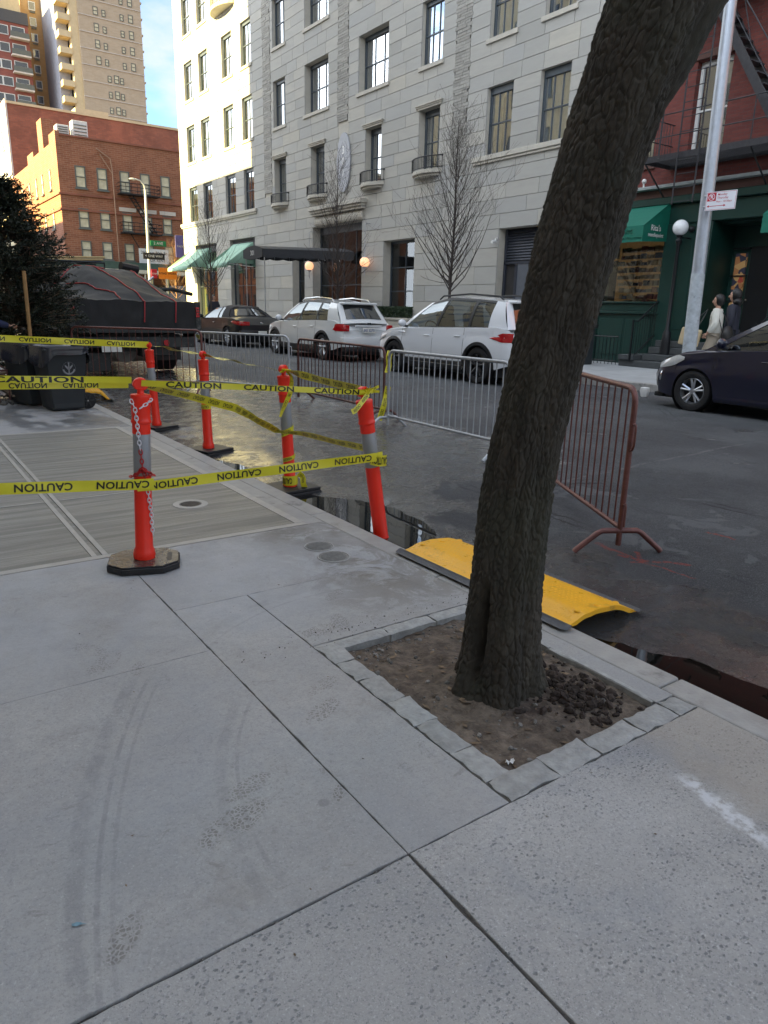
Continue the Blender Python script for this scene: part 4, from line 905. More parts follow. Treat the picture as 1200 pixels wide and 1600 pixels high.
# entrance recess
mb = MB(); mb.box((TX+.95, 8.85, .9), (TX+1.0, 10.5, 3.75)); mb.box((TX, 8.8, .9), (TX+1, 8.849, 3.75)); mb.box((TX, 10.501, .9), (TX+1, 10.55, 3.75)); mb.box((TX+.3, 8.8, 3.7), (TX+1, 10.5, 3.76)); mb.build('porch', 'green_dark', ten)
mb = MB(); mb.box((TX+.90, 9.35, .92), (TX+.94, 10.0, 3.2)); d_ = mb.build('door', 'iron_black', ten, bev=.01); mb = MB(); mb.ball((TX+.87, 9.93, 1.95), .03, 8); mb.build('handle', 'chrome', d_)
m, N_, L_, B_ = nmat('lit_interior'); B_.inputs['Base Color'].default_value = (.5, .3, .12, 1)
tcn = N_.new('ShaderNodeTexCoord'); bt = N_.new('ShaderNodeTexVoronoi'); bt.inputs['Scale'].default_value = 7; cr_ = N_.new('ShaderNodeValToRGB'); cr_.color_ramp.interpolation = 'CONSTANT'; e_ = cr_.color_ramp.elements; e_[0].color = (.30, .13, .05, 1); e_[1].position = .88; e_[1].color = (.30, .05, .03, 1); e2 = e_.new(.3); e2.color = (.03, .03, .05, 1); e3 = e_.new(.55); e3.color = (.42, .25, .10, 1); L_.new(tcn.outputs['Object'], bt.inputs['Vector']); L_.new(bt.outputs['Color'], cr_.inputs[0]); L_.new(cr_.outputs[0], B_.inputs['Base Color']); L_.new(cr_.outputs[0], B_.inputs['Emission Color']); B_.inputs['Emission Strength'].default_value = .022
mb = MB(); mb.box((TX+.88, 10.08, 1.5), (TX+.94, 10.36, 3.05)); sl = mb.build('side_light', 'lit_interior', ten)
mb = MB()
for z in (1.28, 1.9, 2.5, 3.15): mb.box((TX+.85, 10.0, z), (TX+.89, 10.44, z+.035))
mb.build('glazing_bar', 'iron_black', ten)
mb = MB(); mb.box((TX+.5, 8.86, 1.4), (TX+.53, 8.9, 3.2)); mb.build('porch_pane', 'lit_interior', ten)
add_window(ten, TB, 6.2, 8.55, 1.5, 3.6, 3, 3, .1, ('curtain', 'sides'), matf='green_dark', X=TX, sillmat='green_dark', glassm='shop_glass')
mb = MB(); mb.box((TX-.02, 1.8, FZ), (TX+.28, 8.55, 1.49)); mb.box((TX+.0, 1.8, 3.6), (TX+.2, 8.55, 3.748)); mb.box((TX, 1.8, 1.49), (TX+.2, 5.9, 3.6)); mb.build('shop_wall', 'green_dark', ten, bev=.01)
# stoop
st = thing('stoop', 'dark stone stoop of four steps up to the green shop doorway', 'steps', (16.5, 9.5, FZ))
for i in range(4):
    mb = MB(); mb.box((16.05+i*.26, 7.2, FZ+.002), (17.0 if i < 3 else 17.95, 12.15-(.0 if i == 0 else .35), FZ+.17*(i+1))); 
    mb = MB(); x0 = 16.05+i*.26; mb.box((x0, 7.2, FZ+.17*i), (16.99 if i < 3 else 17.9, 12.12 if i == 0 else 11.62, FZ+.17*(i+1)-.003)); mb.build('step', 'step_stone', st, bev=.012)
mb = MB(); mb.box((15.98, 11.64, FZ+.168), (16.98, 12.10, FZ+.30)); mb.build('cheek_wall', 'step_stone', st, bev=.012)
def railing(name, lab, pts, hgt, yy):
    t = thing(name, lab, 'railing', (pts[0][0], yy, pts[0][1])); mb = MB()
    mb.tube([(x, yy, z+hgt) for x, z in pts], .022, 6); mb.tube([(x, yy, z+.10) for x, z in pts], .015, 6); mb.build('handrail', 'iron_black', t)
    xs = [p[0] for p in pts]; zs = [p[1] for p in pts]
    x = pts[0][0]
    while x <= pts[-1][0]+.001:
        z = interp(x, list(zip(xs, zs))); mb = MB(); mb.tube([(x, yy, z), (x, yy, z+hgt)], .009, 5); mb.build('baluster', 'iron_black', t); x += .10
    for x in (pts[0][0], pts[-1][0]): mb = MB(); z = interp(x, list(zip(xs, zs))); mb.box((x-.02, yy-.02, z-.02), (x+.02, yy+.02, z+hgt+.04)); mb.build('post', 'iron_black', t)
railing('stoop_railing', 'black iron railing on the left side of the shop stoop', [(15.95, .42), (16.15, .42), (16.85, .92), (17.0, .92)], .95, 11.72)
railing('stoop_railing', 'black iron railing on the right part of the shop stoop behind the dark car', [(15.95, .42), (16.15, .42), (16.85, .92), (17.0, .92)], .95, 8.55)
# low area fence left of the stoop
t = thing('area_fence', 'low black iron area fence below the green shop window', 'fence', (16.2, 13.0, FZ))
mb = MB(); mb.tube([(16.2, 12.3, .95), (16.2, 13.9, .95)], .018, 6); mb.tube([(16.2, 12.3, .32), (16.2, 13.9, .32)], .014, 6); mb.build('rail', 'iron_black', t)
for i in range(14): mb = MB(); mb.tube([(16.2, 12.32+i*.12, FZ), (16.2, 12.32+i*.12, 1.0)], .009, 5); mb.build('baluster', 'iron_black', t)
# awnings
def green_awning(y0, y1, texts, lab, side=None):
    t = thing('shop_awning', lab, 'awning', (16.9, (y0+y1)/2, 3.3), group='green shop awnings')
    mb = MB(); A = (16.93, 4.28); B = (15.92, 3.66); C = (15.92, 3.28)
    mb.grid([[(A[0]+(B[0]-A[0])*k/6, yy, A[1]+(B[1]-A[1])*k/6-.03*math.sin(math.pi*k/6)) for k in range(7)] for yy in np.linspace(y0, y1, 7)])
    mb.grid([[(B[0], yy, B[1]-.002), (C[0], yy, C[1])] for yy in (y0, y1)])
    for yy in (y0, y1): mb.add([(A[0], yy, A[1]), (B[0], yy, B[1]), (C[0], yy, C[1]), (16.93, yy, 3.34)], [(0, 1, 2, 3)])
    o = mb.build('canvas', 'green_awning', t); o.modifiers.new('s', 'SOLIDIFY').thickness = .01
    mb = MB()
    for (tx, yy, z, sz) in texts: m_ = MB(); m_.text(tx, frame_at((15.912, yy, z), (0, -1, 0), (0, 0, 1)), sz, .012); m_.build('lettering', 'white_paint', t, fixn=False)
    if side:
        for (tx, xx, z, sz) in side: m_ = MB(); m_.text(tx, frame_at((xx, y0-.012, z), (1, 0, 0), (0, 0, 1)), sz, .012); m_.build('lettering', 'white_paint', t, fixn=False)
green_awning(11.72, 13.85, [("Rita's needlepoint", 12.75, 3.53, .20), ('212 East 80th Street', 12.15, 3.37, .10)], "green canvas awning lettered Rita's needlepoint above the shop window", [("Rita's", 16.40, 3.62, .19), ('needlepoint', 16.42, 3.46, .13)])
green_awning(5.6, 8.75, [('Antiques', 7.9, 3.48, .2)], 'green canvas awning at the far right edge beyond the doorway')
mb = MB()
# lamp post with white globe beside the shop
gl = thing('globe_lamp_post', 'white globe lamp on a dark post beside the green awning', 'lamp', (16.5, 11.05, FZ))
mb = MB(); mb.lathe([(0, .9), (.11, .9), (.10, 1.1), (.05, 1.2), (.045, 3.2), (.09, 3.3), (.05, 3.36), (.09, 3.42), (0, 3.42)], 16, (16.52, 11.1, 0)); mb.lathe([(0, FZ), (.12, FZ), (.12, .9), (0, .9)], 16, (16.52, 11.1, 0)); mb.build('post', 'iron_black', gl, smooth=True)
mb = MB(); mb.ball((16.52, 11.1, 3.60), .185, 24); mb.build('globe', 'white_glow', gl, smooth=True)
mb = MB(); mb.ball((17.0-.05, 11.07, 3.6), .08, 10); mb.tube([(16.95, 11.07, 3.38), (16.56, 11.1, 3.38)], .018); mb.build('bracket', 'iron_black', gl)
# security camera & spot lamp
t = thing('security_camera', 'white dome camera on the flashing above the green awning', 'camera', (16.75, 12.5, 4.7)); mb = MB(); mb.tube([(16.78, 12.5, 4.68), (16.78, 12.5, 4.80)], .02); mb.build('mount', 'white_paint', t); mb = MB(); mb.ball((16.78, 12.5, 4.83), .06, 12); mb.build('dome', 'white_paint', t, smooth=True)
# fire escape
fe = thing('fire_escape', 'dark iron fire escape with platform, ladder and steep stair on the brick front', 'fire escape', (16.9, 9, 5.1))
simple('iron_old', (.035, .035, .04), .55, .3, .4, 12, .2, 60, dirt=((.10, .06, .05), 5, .6, .6))
for zc in (5.05, 8.45):
    mb = MB(); mb.box((15.90, 4.0, zc), (15.94, 11.95, zc+.14)); mb.box((16.94, 4.0, zc), (16.98, 11.95, zc+.12)); mb.box((15.94, 11.91, zc), (16.94, 11.95, zc+.14)); mb.build('frame', 'iron_old', fe)
    for i in range(13): mb = MB(); mb.box((15.98+i*.075, 4.02, zc+.08), (16.005+i*.075, 11.9, zc+.11)); mb.build('platform_slat', 'iron_old', fe)
    mb = MB()
    for yy in (4.1, 6.6, 9.3, 11.92):
        mb.tube([(15.92, yy, zc+.1), (15.92, yy, zc+1.02)], .017, 6); mb.tube([(16.97, yy, zc-.75), (15.95, yy, zc+.02)], .02, 6)
    for z in (zc+1.0, zc+.52): mb.tube([(15.92, 4.0, z), (15.92, 11.93, z), (16.98, 11.93, z)], .014, 6)
    mb.build('guard_rail', 'iron_old', fe)
    for i in range(9): mb = MB(); mb.tube([(16.02+i*.11, 11.93, zc+.1), (16.02+i*.11, 11.93, zc+1.0)], .008, 5); mb.build('baluster', 'iron_old', fe)
mb = MB(); mb.tube([(15.86, 10.98, 4.05), (15.86, 10.98, 8.0)], .02, 6); mb.tube([(15.86, 10.45, 4.05), (15.86, 10.45, 8.0)], .02, 6)
for i in range(13): mb.tube([(15.86, 10.45, 4.1+i*.30), (15.86, 10.98, 4.1+i*.30)], .011, 5)
mb.tube([(15.80, 11.45, 5.1), (15.80, 11.45, 8.2)], .025, 6)
mb.build('drop_ladder', 'iron_old', fe)
sA = Vector((16.35, 10.8, 8.45)); sB = Vector((16.35, 8.65, 5.15)); n = 13
for dx in (-.26, .26):
    mb = MB(); d = (sB-sA); mb.hexa([Vector((16.35+dx-.012, sA.y+e, sA.z+f)) for e, f in ((-.1, 0), )] if False else [Vector((16.35+dx-.012, 8.60, 5.15)), Vector((16.35+dx+.012, 8.60, 5.15)), Vector((16.35+dx+.012, 8.82, 5.15)), Vector((16.35+dx-.012, 8.82, 5.15)), Vector((16.35+dx-.012, 10.72, 8.45)), Vector((16.35+dx+.012, 10.72, 8.45)), Vector((16.35+dx+.012, 10.94, 8.45)), Vector((16.35+dx-.012, 10.94, 8.45))]); mb.build('stringer', 'iron_old', fe)
for i in range(n):
    p = sB.lerp(sA, (i+.5)/n); mb = MB(); mb.box((16.10, p.y-.10, p.z-.012), (16.60, p.y+.10, p.z+.012)); mb.build('tread', 'iron_old', fe)
mb = MB()
for dx in (-.26,):
    mb.tube([(16.35+dx, 10.8, 9.2), (16.35+dx, 8.5, 5.9), (16.35+dx, 8.2, 5.5), (16.35+dx, 8.2, 5.2)], .014, 6); mb.tube([(16.35+dx, 10.9, 8.9), (16.35+dx, 9.2, 6.35)], .011, 6)
    mb.tube([(16.35+dx, 10.0, 8.05), (16.35+dx, 9.7, 7.1)], .011, 6)
mb.build('stair_rail', 'iron_old', fe)
# ================================================================= BUILDINGS OF THE NEAR SIDE (they shade the street and show in the windows)
brickmat('brick_dull2', (.20, .08, .05), (.27, .11, .07), (.16, .10, .08), .42, .15)
simple('near_stone', (.46, .42, .35), .8, 0, .12, 1.5)
def plain_block(name, lab, x0, x1, y0, y1, h, mat, wins_=True, side='x1', z_w=3.4):
    t = thing(name, lab, 'building', ((x0+x1)/2, (y0+y1)/2, 0)); mb = MB(); mb.box((x0, y0, 0), (x1, y1, h)); mb.build('wall', mat, t)
    mb = MB(); mb.box((x0-.1, y0-.0, h), (x1+.25, y1+.0, h+.5)); mb.build('cornice', 'limestone_trim', t)
    z = 1.2; base = MB(); base.box((0, -.55, 0), (.05, .55, 1.7)); bm_ = base.mesh('window'); bm_.materials.append(MATS['window_frame']); pm = MB(); pm.add([(.055, -.47, .08), (.055, .47, .08), (.055, .47, 1.62), (.055, -.47, 1.62)], [(0, 1, 2, 3)]); pm = pm.mesh('pane'); pm.materials.append(MATS['glass_dark'])
    while z+2 < h:
        y = y0+1.6
        while y < y1-1:
            w = link('window', bm_, None, t, loc=(x1-(x0+x1)/2, y-(y0+y1)/2, z)); link('pane', pm, None, w); y += 2.6
        z += z_w
    return t
plain_block('near_side_building', 'low pale row building on the near side beside the camera', -16, -3.2, -30, 13.0, 11.5, 'near_stone')
plain_block('near_side_building', 'middle height pale building on the near side of the street', -16, -3.2, 13.02, 19.0, 19, 'near_stone')
plain_block('near_side_building', 'tall pale building on the near side that shades the hotel front', -16, -3.2, 19.02, 41.6, 29, 'near_stone')
plain_block('near_side_building', 'lower row building further up the near side of the street', -16, -3.2, 41.62, 49.6, 16.2, 'near_stone')
plain_block('near_side_building', 'long low brick building on the near side beyond the avenue', -16, -3.2, 68.5, 150, 15, 'brick_dull2')
# ================================================================= FAR BUILDINGS ACROSS THE AVENUE
brickmat('brick_orange', (.21, .075, .038), (.28, .11, .058), (.30, .18, .12), .5, .16, var=.3)
brickmat('brick_dull', (.22, .075, .045), (.31, .105, .06), (.16, .09, .07), .5, .16, var=.45)
brickmat('brick_tan', (.38, .30, .21), (.42, .34, .25), (.40, .33, .26), .8, .25, var=.15)
brickmat('brick_ochre', (.36, .22, .09), (.42, .26, .11), (.3, .2, .12), .8, .25, var=.15)
brickmat('brick_maroon', (.20, .06, .05), (.26, .08, .06), (.18, .09, .08), .8, .25, var=.15)
simple('blind', (.50, .46, .33), .8, 0, .25, 2.5)
simple('frame_grey', (.10, .11, .10), .6)
simple('frame_white', (.55, .56, .55), .6)
simple('slab_pale', (.50, .46, .42), .85, 0, .15, 2)
simple('slab_tan', (.52, .42, .26), .85, 0, .1, 2)
_fw = {}
def far_window(par, base, loc, w, h, rot, matf='frame_grey', pane='blind', sill=True, mid=True, sc=1.):
    key = (round(w, 2), round(h, 2), matf, pane, sill, mid)
    if key not in _fw:
        f = MB(); t = .09*sc; f.box((0, 0, 0), (t, .08, h)); f.box((w-t, 0, 0), (w, .08, h)); f.box((t, 0, 0), (w-t, .08, t)); f.box((t, 0, h-t), (w-t, .08, h))
        if mid: f.box((t, 0, h*.48), (w-t, .07, h*.48+t*.8))
        if sill: f.box((-.1*sc, -.08, -.12*sc), (w+.1*sc, .06, -.005))
        fm = f.mesh('window'); fm.materials.append(MATS[matf]); p = MB(); p.add([(t, .05, t), (w-t, .05, t), (w-t, .05, h-t), (t, .05, h-t)], [(0, 1, 2, 3)]); pm = p.mesh('pane'); pm.materials.append(MATS[pane]); _fw[key] = (fm, pm)
    fm, pm = _fw[key]; o = link('window', fm, None, par, loc=(loc[0]-base[0], loc[1]-base[1], loc[2]-base[2])); o.rotation_euler = (0, 0, rot); link('pane', pm, None, o); return o
# corner tenement, three storeys, stepped parapet on the side
BY = 70.0; BX = 14.7
fb = thing('corner_brick_building', 'orange red brick corner building across the avenue with stepped parapet', 'building', (BX, BY, 0)); fbb = (BX, BY, 0)
mb = MB(); mb.box((BX, BY, 0), (BX+13, BY+24, 14.2)); mb.build('wall', 'brick_orange', fb)
mb = MB(); mb.box((BX+.3, BY, 14.2), (BX+13, BY+.4, 14.95)); mb.box((BX, BY-.02, 14.2), (BX+.35, BY+2.5, 15.3)); mb.box((BX, BY+2.5, 14.2), (BX+.35, BY+10, 14.6)); mb.box((BX, BY+10, 14.2), (BX+.35, BY+13, 15.1)); mb.box((BX, BY+13, 14.2), (BX+.35, BY+24, 14.3)); mb.build('parapet', 'brick_orange', fb)
mb = MB(); mb.box((BX-.1, BY-.12, 10.35), (BX+13, BY-.001, 10.5)); mb.box((BX-.12, BY, 10.35), (BX-.001, BY+24, 10.5)); mb.box((BX-.1, BY-.12, 9.1), (BX+13, BY-.001, 9.25)); mb.box((BX-.12, BY, 9.1), (BX-.001, BY+24, 9.25)); mb.box((BX+.3, BY-.1, 14.95), (BX+13, BY+.5, 15.08)); mb.build('brick_band', 'brick_dull', fb)
for (z0, h) in ((11.0, 1.75), (8.25 -.0, 1.6), (5.2, 1.5)):
    for x in (16.05, 17.85, 19.8, 21.6, 23.45): far_window(fb, fbb, (x, BY-.06, z0 if z0 != 8.25 else 7.75), .85, h, 0)
for z0 in (11.0, 7.75):
    for yy in (73, 76.5, 79.5, 83, 87, 90): far_window(fb, fbb, (BX-.06, yy+.9, z0), .9, 1.7, -math.pi/2)
# pale lintels
for x in (19.55, 21.4, 23.2):
    mb = MB(); mb.box((x, BY-.08, 9.42-.0), (x+1.5, BY-.002, 9.75)); mb.build('lintel', 'slab_pale', fb)
simple('pipe_brown', (.28, .17, .11), .6)
mb = MB(); mb.tube([(19.2, BY-.2, 3.5), (19.15, BY-.2, 12.6), (19.05, BY-.2, 13.6), (17.9, BY-.2, 14.3)], .055, 8); mb.tube([(19.15, BY-.2, 12.4), (18.2, BY-.15, 13.9)], .04, 6); mb.build('downpipe', 'pipe_brown', fb)
mb = MB(); mb.box((BX+.1, BY+5.5, 14.5), (BX+1.1, BY+7.6, 17.2)); mb.build('chimney', 'brick_orange', fb)
for (x, lab) in ((15.1, 'white rooftop ventilation unit near the brick corner'), (16.4, 'larger white louvred rooftop unit behind the parapet')):
    t = thing('rooftop_unit', lab, 'rooftop unit', (x+.6, BY+1.4, 14.95)); w = 1.0 if x < 16 else 1.25; hh = 1.0 if x < 16 else 1.5
    mb = MB(); mb.box((x, BY+1, 14.6), (x+w, BY+2, 15.0+hh)); mb.build('casing', 'frame_white', t, bev=.03)
    for k in range(5): m_ = MB(); m_.box((x+.1, BY+.95, 15.1+k*hh*.17), (x+w-.1, BY+.999, 15.1+k*hh*.17+.06)); m_.build('louvre', 'frame_grey', t)
fe2 = thing('far_fire_escape', 'black fire escape on the orange brick corner building behind the street lamp', 'fire escape', (21, BY-.5, 8))
for zc in (10.75, 7.5):
    mb = MB(); mb.box((19.5, BY-1.0, zc), (23.0, BY-.05, zc+.12)); mb.build('platform', 'iron_black', fe2)
    mb = MB()
    for z in (.35, .65, .95): mb.tube([(19.5, BY-.05, zc+z), (19.5, BY-1, zc+z), (23, BY-1, zc+z), (23, BY-.05, zc+z)], .03, 5)
    for i in range(8): mb.tube([(19.5+i*.5, BY-1, zc), (19.5+i*.5, BY-1, zc+.95)], .02, 5)
    mb.build('guard_rail', 'iron_black', fe2)
mb = MB(); mb.tube([(20.3, BY-.6, 10.7), (22.3, BY-.6, 7.6)], .06, 5); mb.tube([(20.7, BY-.6, 10.7), (22.7, BY-.6, 7.6)], .06, 5)
for i in range(10): mb.box((20.4+i*.2, BY-.9, 10.5-i*.3), (20.9+i*.2, BY-.4, 10.54-i*.3))
mb.tube([(20.3, BY-.6, 7.5), (21.8, BY-.6, 4.8)], .05, 5); mb.build('stair', 'iron_black', fe2)
# scaffold shed along the foot of it
sh = thing('sidewalk_shed', 'dark green and pale sidewalk shed along the foot of the brick corner building', 'scaffold', (20, BY-2, 0))
simple('shed_green', (.04, .075, .06), .7, 0, .2, 3); simple('shed_pale', (.48, .47, .38), .7, 0, .15, 3)
mb = MB(); mb.box((12.5, BY-3, 4.35), (30, BY-.2, 4.95)); mb.build('parapet_board', 'shed_green', sh)
mb = MB(); mb.box((12.5, BY-3.1, 4.05), (30, BY-.2, 4.345)); mb.build('deck', 'shed_pale', sh)
for i in range(10):
    mb = MB(); x = 13+i*1.9; mb.box((x-.06, BY-3.0, .02), (x+.06, BY-2.88, 4.05)); mb.build('post', 'shed_pale', sh)
    if i % 3 == 0: mb = MB(); mb.tube([(x, BY-2.94, 2.9), (x+1.0, BY-2.94, 4.0)], .05, 5); mb.build('brace', 'shed_pale', sh)
mb = MB(); mb.box((13, BY-2.9, 2.6), (30, BY-2.85, 2.75)); mb.build('rail', 'shed_green', sh)
mb = MB(); mb.box((14.8, BY-.15, 0), (28, BY-.05, 3.2)); mb.build('shop_glazing', 'glass_dark', sh)
bn = thing('banner', 'white rooftop-style banner with dark lettering hung on the brick wall above the shed', 'banner', (22, BY-1.0, 5.5)); mb = MB(); mb.box((20.7, BY-1.25, 4.95), (23.4, BY-1.2, 6.3)); mb.build('sheet', 'frame_white', bn)
mb = MB(); mb.text('207 East 80th St', frame_at((22.05, BY-1.256, 5.95), (1, 0, 0), (0, 0, 1)), .36, .012); mb.text('FOR RENT', frame_at((22.3, BY-1.256, 5.3), (1, 0, 0), (0, 0, 1)), .34, .012); mb.build('lettering', 'ink', bn, fixn=False)
# pale house further back along the side street, row behind
def fac_block(name, lab, x0, x1, y0, y1, h, mat, cat='building'):
    t = thing(name, lab, cat, (x0, y0, 0)); mb = MB(); mb.box((x0, y0, 0), (x1, y1, h)); mb.build('wall', mat, t); return t, (x0, y0, 0)
simple('cream', (.62, .55, .36), .85, 0, .1, 2)
t, b_ = fac_block('cream_house', 'narrow cream house sunlit beside the orange brick corner building', BX-.2, BX+8, BY+24.2, BY+40, 13.0, 'cream')
for z0 in (3.5, 6.9, 10.2):
    for yy in (BY+27, BY+30.5, BY+34, BY+37.5): far_window(t, b_, (b_[0]-.06, yy+1, z0), .8, 2.0, -math.pi/2, 'frame_grey', 'glass_dark')
simple('grey_stone', (.30, .31, .36), .85, 0, .12, 2)
t, b_ = fac_block('grey_building', 'bluish grey building at the far left behind the evergreen', 12.2, 24, 128, 160, 23, 'grey_stone')
for z0 in (4, 8, 12, 16, 20):
    for yy in (131, 136, 141, 146, 151): far_window(t, b_, (b_[0]-.06, yy+1, z0), 1.4, 2.2, -math.pi/2, 'frame_grey', 'glass_dark', sc=1.5)
    for xx in (12.8, 15.2, 18): far_window(t, b_, (xx, 128-.06, z0), 1.4, 2.2, 0, 'frame_white', 'glass_dark', sc=1.5)
# windowless party wall
t, b_ = fac_block('brick_party_wall_building', 'wide windowless dark red brick building rising behind the corner building', 15.3, 60, 95, 118, 22.2, 'brick_dull')
mb = MB(); mb.box((15.25, 94.9, 22.2), (60, 95.4, 22.45)); mb.build('coping', 'slab_tan', t)
mb = MB(); mb.box((15.1, 94.98, 0), (15.299, 118, 22.6)); mb.build('side_pier', 'slab_pale', t)
for z0 in (6, 10, 14, 18):
    for yy in (98, 102, 106, 110, 114): far_window(t, b_, (15.04, yy+1, z0), 1.1, 2.0, -math.pi/2, 'frame_white', 'glass_dark')
# penthouse behind
t, b_ = fac_block('penthouse', 'pale rooftop bulkhead in front of the tan tower', 33.5, 39, 142, 150, 33.5, 'slab_tan')
mb = MB(); mb.box((35.2, 141.9, 30.5), (37.2, 141.99, 32.3)); mb.build('shade', simple('rust_shade', (.35, .10, .05), .7), t)
# tan tower
TT = (42.2, 170.0, 0)
t = thing('tan_tower', 'tall tan apartment tower with thin pale floor bands and a balcony strip', 'tower', TT)
mb = MB(); mb.box((42.2, 170, 0), (54.8, 190, 95)); mb.build('wall', 'brick_tan', t)
mb = MB(); mb.box((40.6, 170.4, 0), (42.19, 172.0, 95)); mb.build('corner_pier', 'slab_tan', t)
z = 20.0; i = 0
while z < 92:
    mb = MB(); mb.box((42.15, 169.86, z+1.55), (54.85, 169.995, z+1.67)); mb.build('floor_band', 'slab_pale', t)
    for dx in (2.9, 4.6, 8.2, 9.9) if z > 45 else (6.2, 7.4, 4.9): far_window(t, TT, (42.2+dx, 169.9, z+2.0), .75 if dx in (4.6, 8.2, 4.9, 7.4) else .95, 1.2 if dx in (4.6, 8.2, 7.4, 4.9) else 1.5, 0, 'frame_grey', 'blind', False, True, 1.4)
    mb = MB(); mb.box((38.3, 170.2, z), (40.59, 173, z+.25)); mb.build('balcony_slab', 'slab_tan', t)
    mb = MB(); mb.box((38.3, 170.2, z+.252), (40.59, 170.3, z+1.1)); mb.box((38.3, 170.3, z+.252), (38.4, 173, z+1.1)); mb.build('balcony_rail', 'slab_tan', t)
    mb = MB(); mb.box((54.85, 170.5, z+.3), (55.25, 174, z+.6)); mb.build('balcony_edge', 'slab_tan', t)
    z += 2.95
mb = MB(); mb.box((38.4, 173.2, 0), (40.55, 185, 95)); mb.build('recess_wall', 'grey_stone', t)
# ochre tower
OT = (35.2, 185.0, 0)
t = thing('ochre_tower', 'ochre apartment tower with wide dark framed windows between the red and tan towers', 'tower', OT)
mb = MB(); mb.box((34.4, 185, 0), (42.8, 200, 95)); mb.build('wall', 'brick_ochre', t)
z = 22.0
while z < 92:
    far_window(t, OT, (36.0, 184.9, z), 1.3, 1.6, 0, 'frame_white', 'glass_dark', False, False, 1.5); far_window(t, OT, (38.9, 184.9, z), 2.9, 1.6, 0, 'frame_white', 'glass_dark', False, False, 1.5)
    mb = MB(); mb.box((36.2, 184.85, z-.45), (37.2, 184.99, z-.15)); mb.build('vent', 'frame_grey', t); mb = MB(); mb.box((39.6, 184.85, z-.45), (41.2, 184.99, z-.15)); mb.build('vent', 'frame_grey', t)
    z += 2.95
# maroon tower with balconies
RT = (24.0, 176.0, 0)
t = thing('maroon_tower', 'dark red brick apartment tower with pale balcony slabs at the upper left', 'tower', RT)
mb = MB(); mb.box((22, 176, 0), (33.8, 195, 54.5)); mb.build('wall', 'brick_maroon', t); mb = MB(); mb.box((21.8, 175.8, 54.5), (33.9, 195, 56.6)); mb.build('top_storey', simple('dark_metal', (.06, .06, .065), .6), t)
z = 18.0
while z < 53:
    for x in (23.3, 26.3, 28.2): far_window(t, RT, (x, 175.9, z+.6), 1.9, 1.7, 0, 'frame_white', 'glass_dark', False, False, 1.5)
    far_window(t, RT, (30.6, 175.9, z+.5), 2.5, 1.9, 0, 'frame_white', 'glass_dark', False, True, 1.4)
    mb = MB(); mb.box((30.2, 174.7, z), (33.7, 175.99, z+.28)); mb.build('balcony_slab', 'slab_pale', t)
    mb = MB(); mb.box((30.2, 174.7, z+.282), (33.7, 174.78, z+1.2)); mb.build('balcony_rail', 'frame_grey', t)
    z += 3.05
mb = MB(); mb.box((27.5, 178, 56.6), (33, 186, 61.5)); mb.build('water_tank_house', 'slab_tan', t)
# ================================================================= LEANING STREET TREE
g = G('bark'); x, y, z = g.xy()
tc_ = g.N.new('ShaderNodeTexCoord').outputs['Object']
ms_ = g.N.new('ShaderNodeMapping'); ms_.inputs['Scale'].default_value = (1, 1, .3); g.L.new(tc_, ms_.inputs[0])
base = g.mix(g.step(g.noise(9, 6, .65, vec=ms_.outputs[0]), .3, .7), (.026, .022, .016), (.062, .052, .038))
base = g.mix(g.step(g.noise(2.2, 4, .6), .45, .65, 0, .45), base, (.038, .042, .026))
base = g.mix(g.step(g.noise(70, 5, .7, vec=ms_.outputs[0]), .55, .72, 0, .5), base, (.095, .085, .066))
g.fin(base, .92, g.bump(g.noise(120, 5, .7, vec=ms_.outputs[0]), .6, .004))
tr = thing('street_tree', 'thick leaning street tree with furrowed dark bark in the sidewalk pit', 'tree', (1.95, 1.92, 0))
path = [((1.953, 1.918, -.06), .185), ((1.952, 1.919, .0), .172), ((1.955, 1.917, .12), .158), ((1.959, 1.914, .32), .150), ((1.972, 1.904, .615), .140), ((1.988, 1.893, .894), .134), ((2.013, 1.876, 1.159), .134), ((2.045, 1.853, 1.41), .135), ((2.082, 1.827, 1.648), .140), ((2.119, 1.801, 1.875), .145), ((2.160, 1.771, 2.092), .153), ((2.205, 1.738, 2.298), .158), ((2.255, 1.70, 2.50), .165)]
fork = 2.42
def catmull(pts, n):
    P = [Vector(p[0]) for p in pts]; Rr = [p[1] for p in pts]; outp = []
    for i in range(len(P)-1):
        p0 = P[max(i-1, 0)]; p1 = P[i]; p2 = P[i+1]; p3 = P[min(i+2, len(P)-1)]; r0, r1, r2, r3 = Rr[max(i-1, 0)], Rr[i], Rr[i+1], Rr[min(i+2, len(P)-1)]
        L_ = (p2-p1).length; m = max(2, int(L_/n))
        for k in range(m):
            t = k/m; t2 = t*t; t3 = t2*t
            f = lambda a, b, c, d: .5*((2*b)+(-a+c)*t+(2*a-5*b+4*c-d)*t2+(-a+3*b-3*c+d)*t3)
            outp.append((f(p0, p1, p2, p3), f(r0, r1, r2, r3)))
    outp.append((P[-1], Rr[-1])); return outp
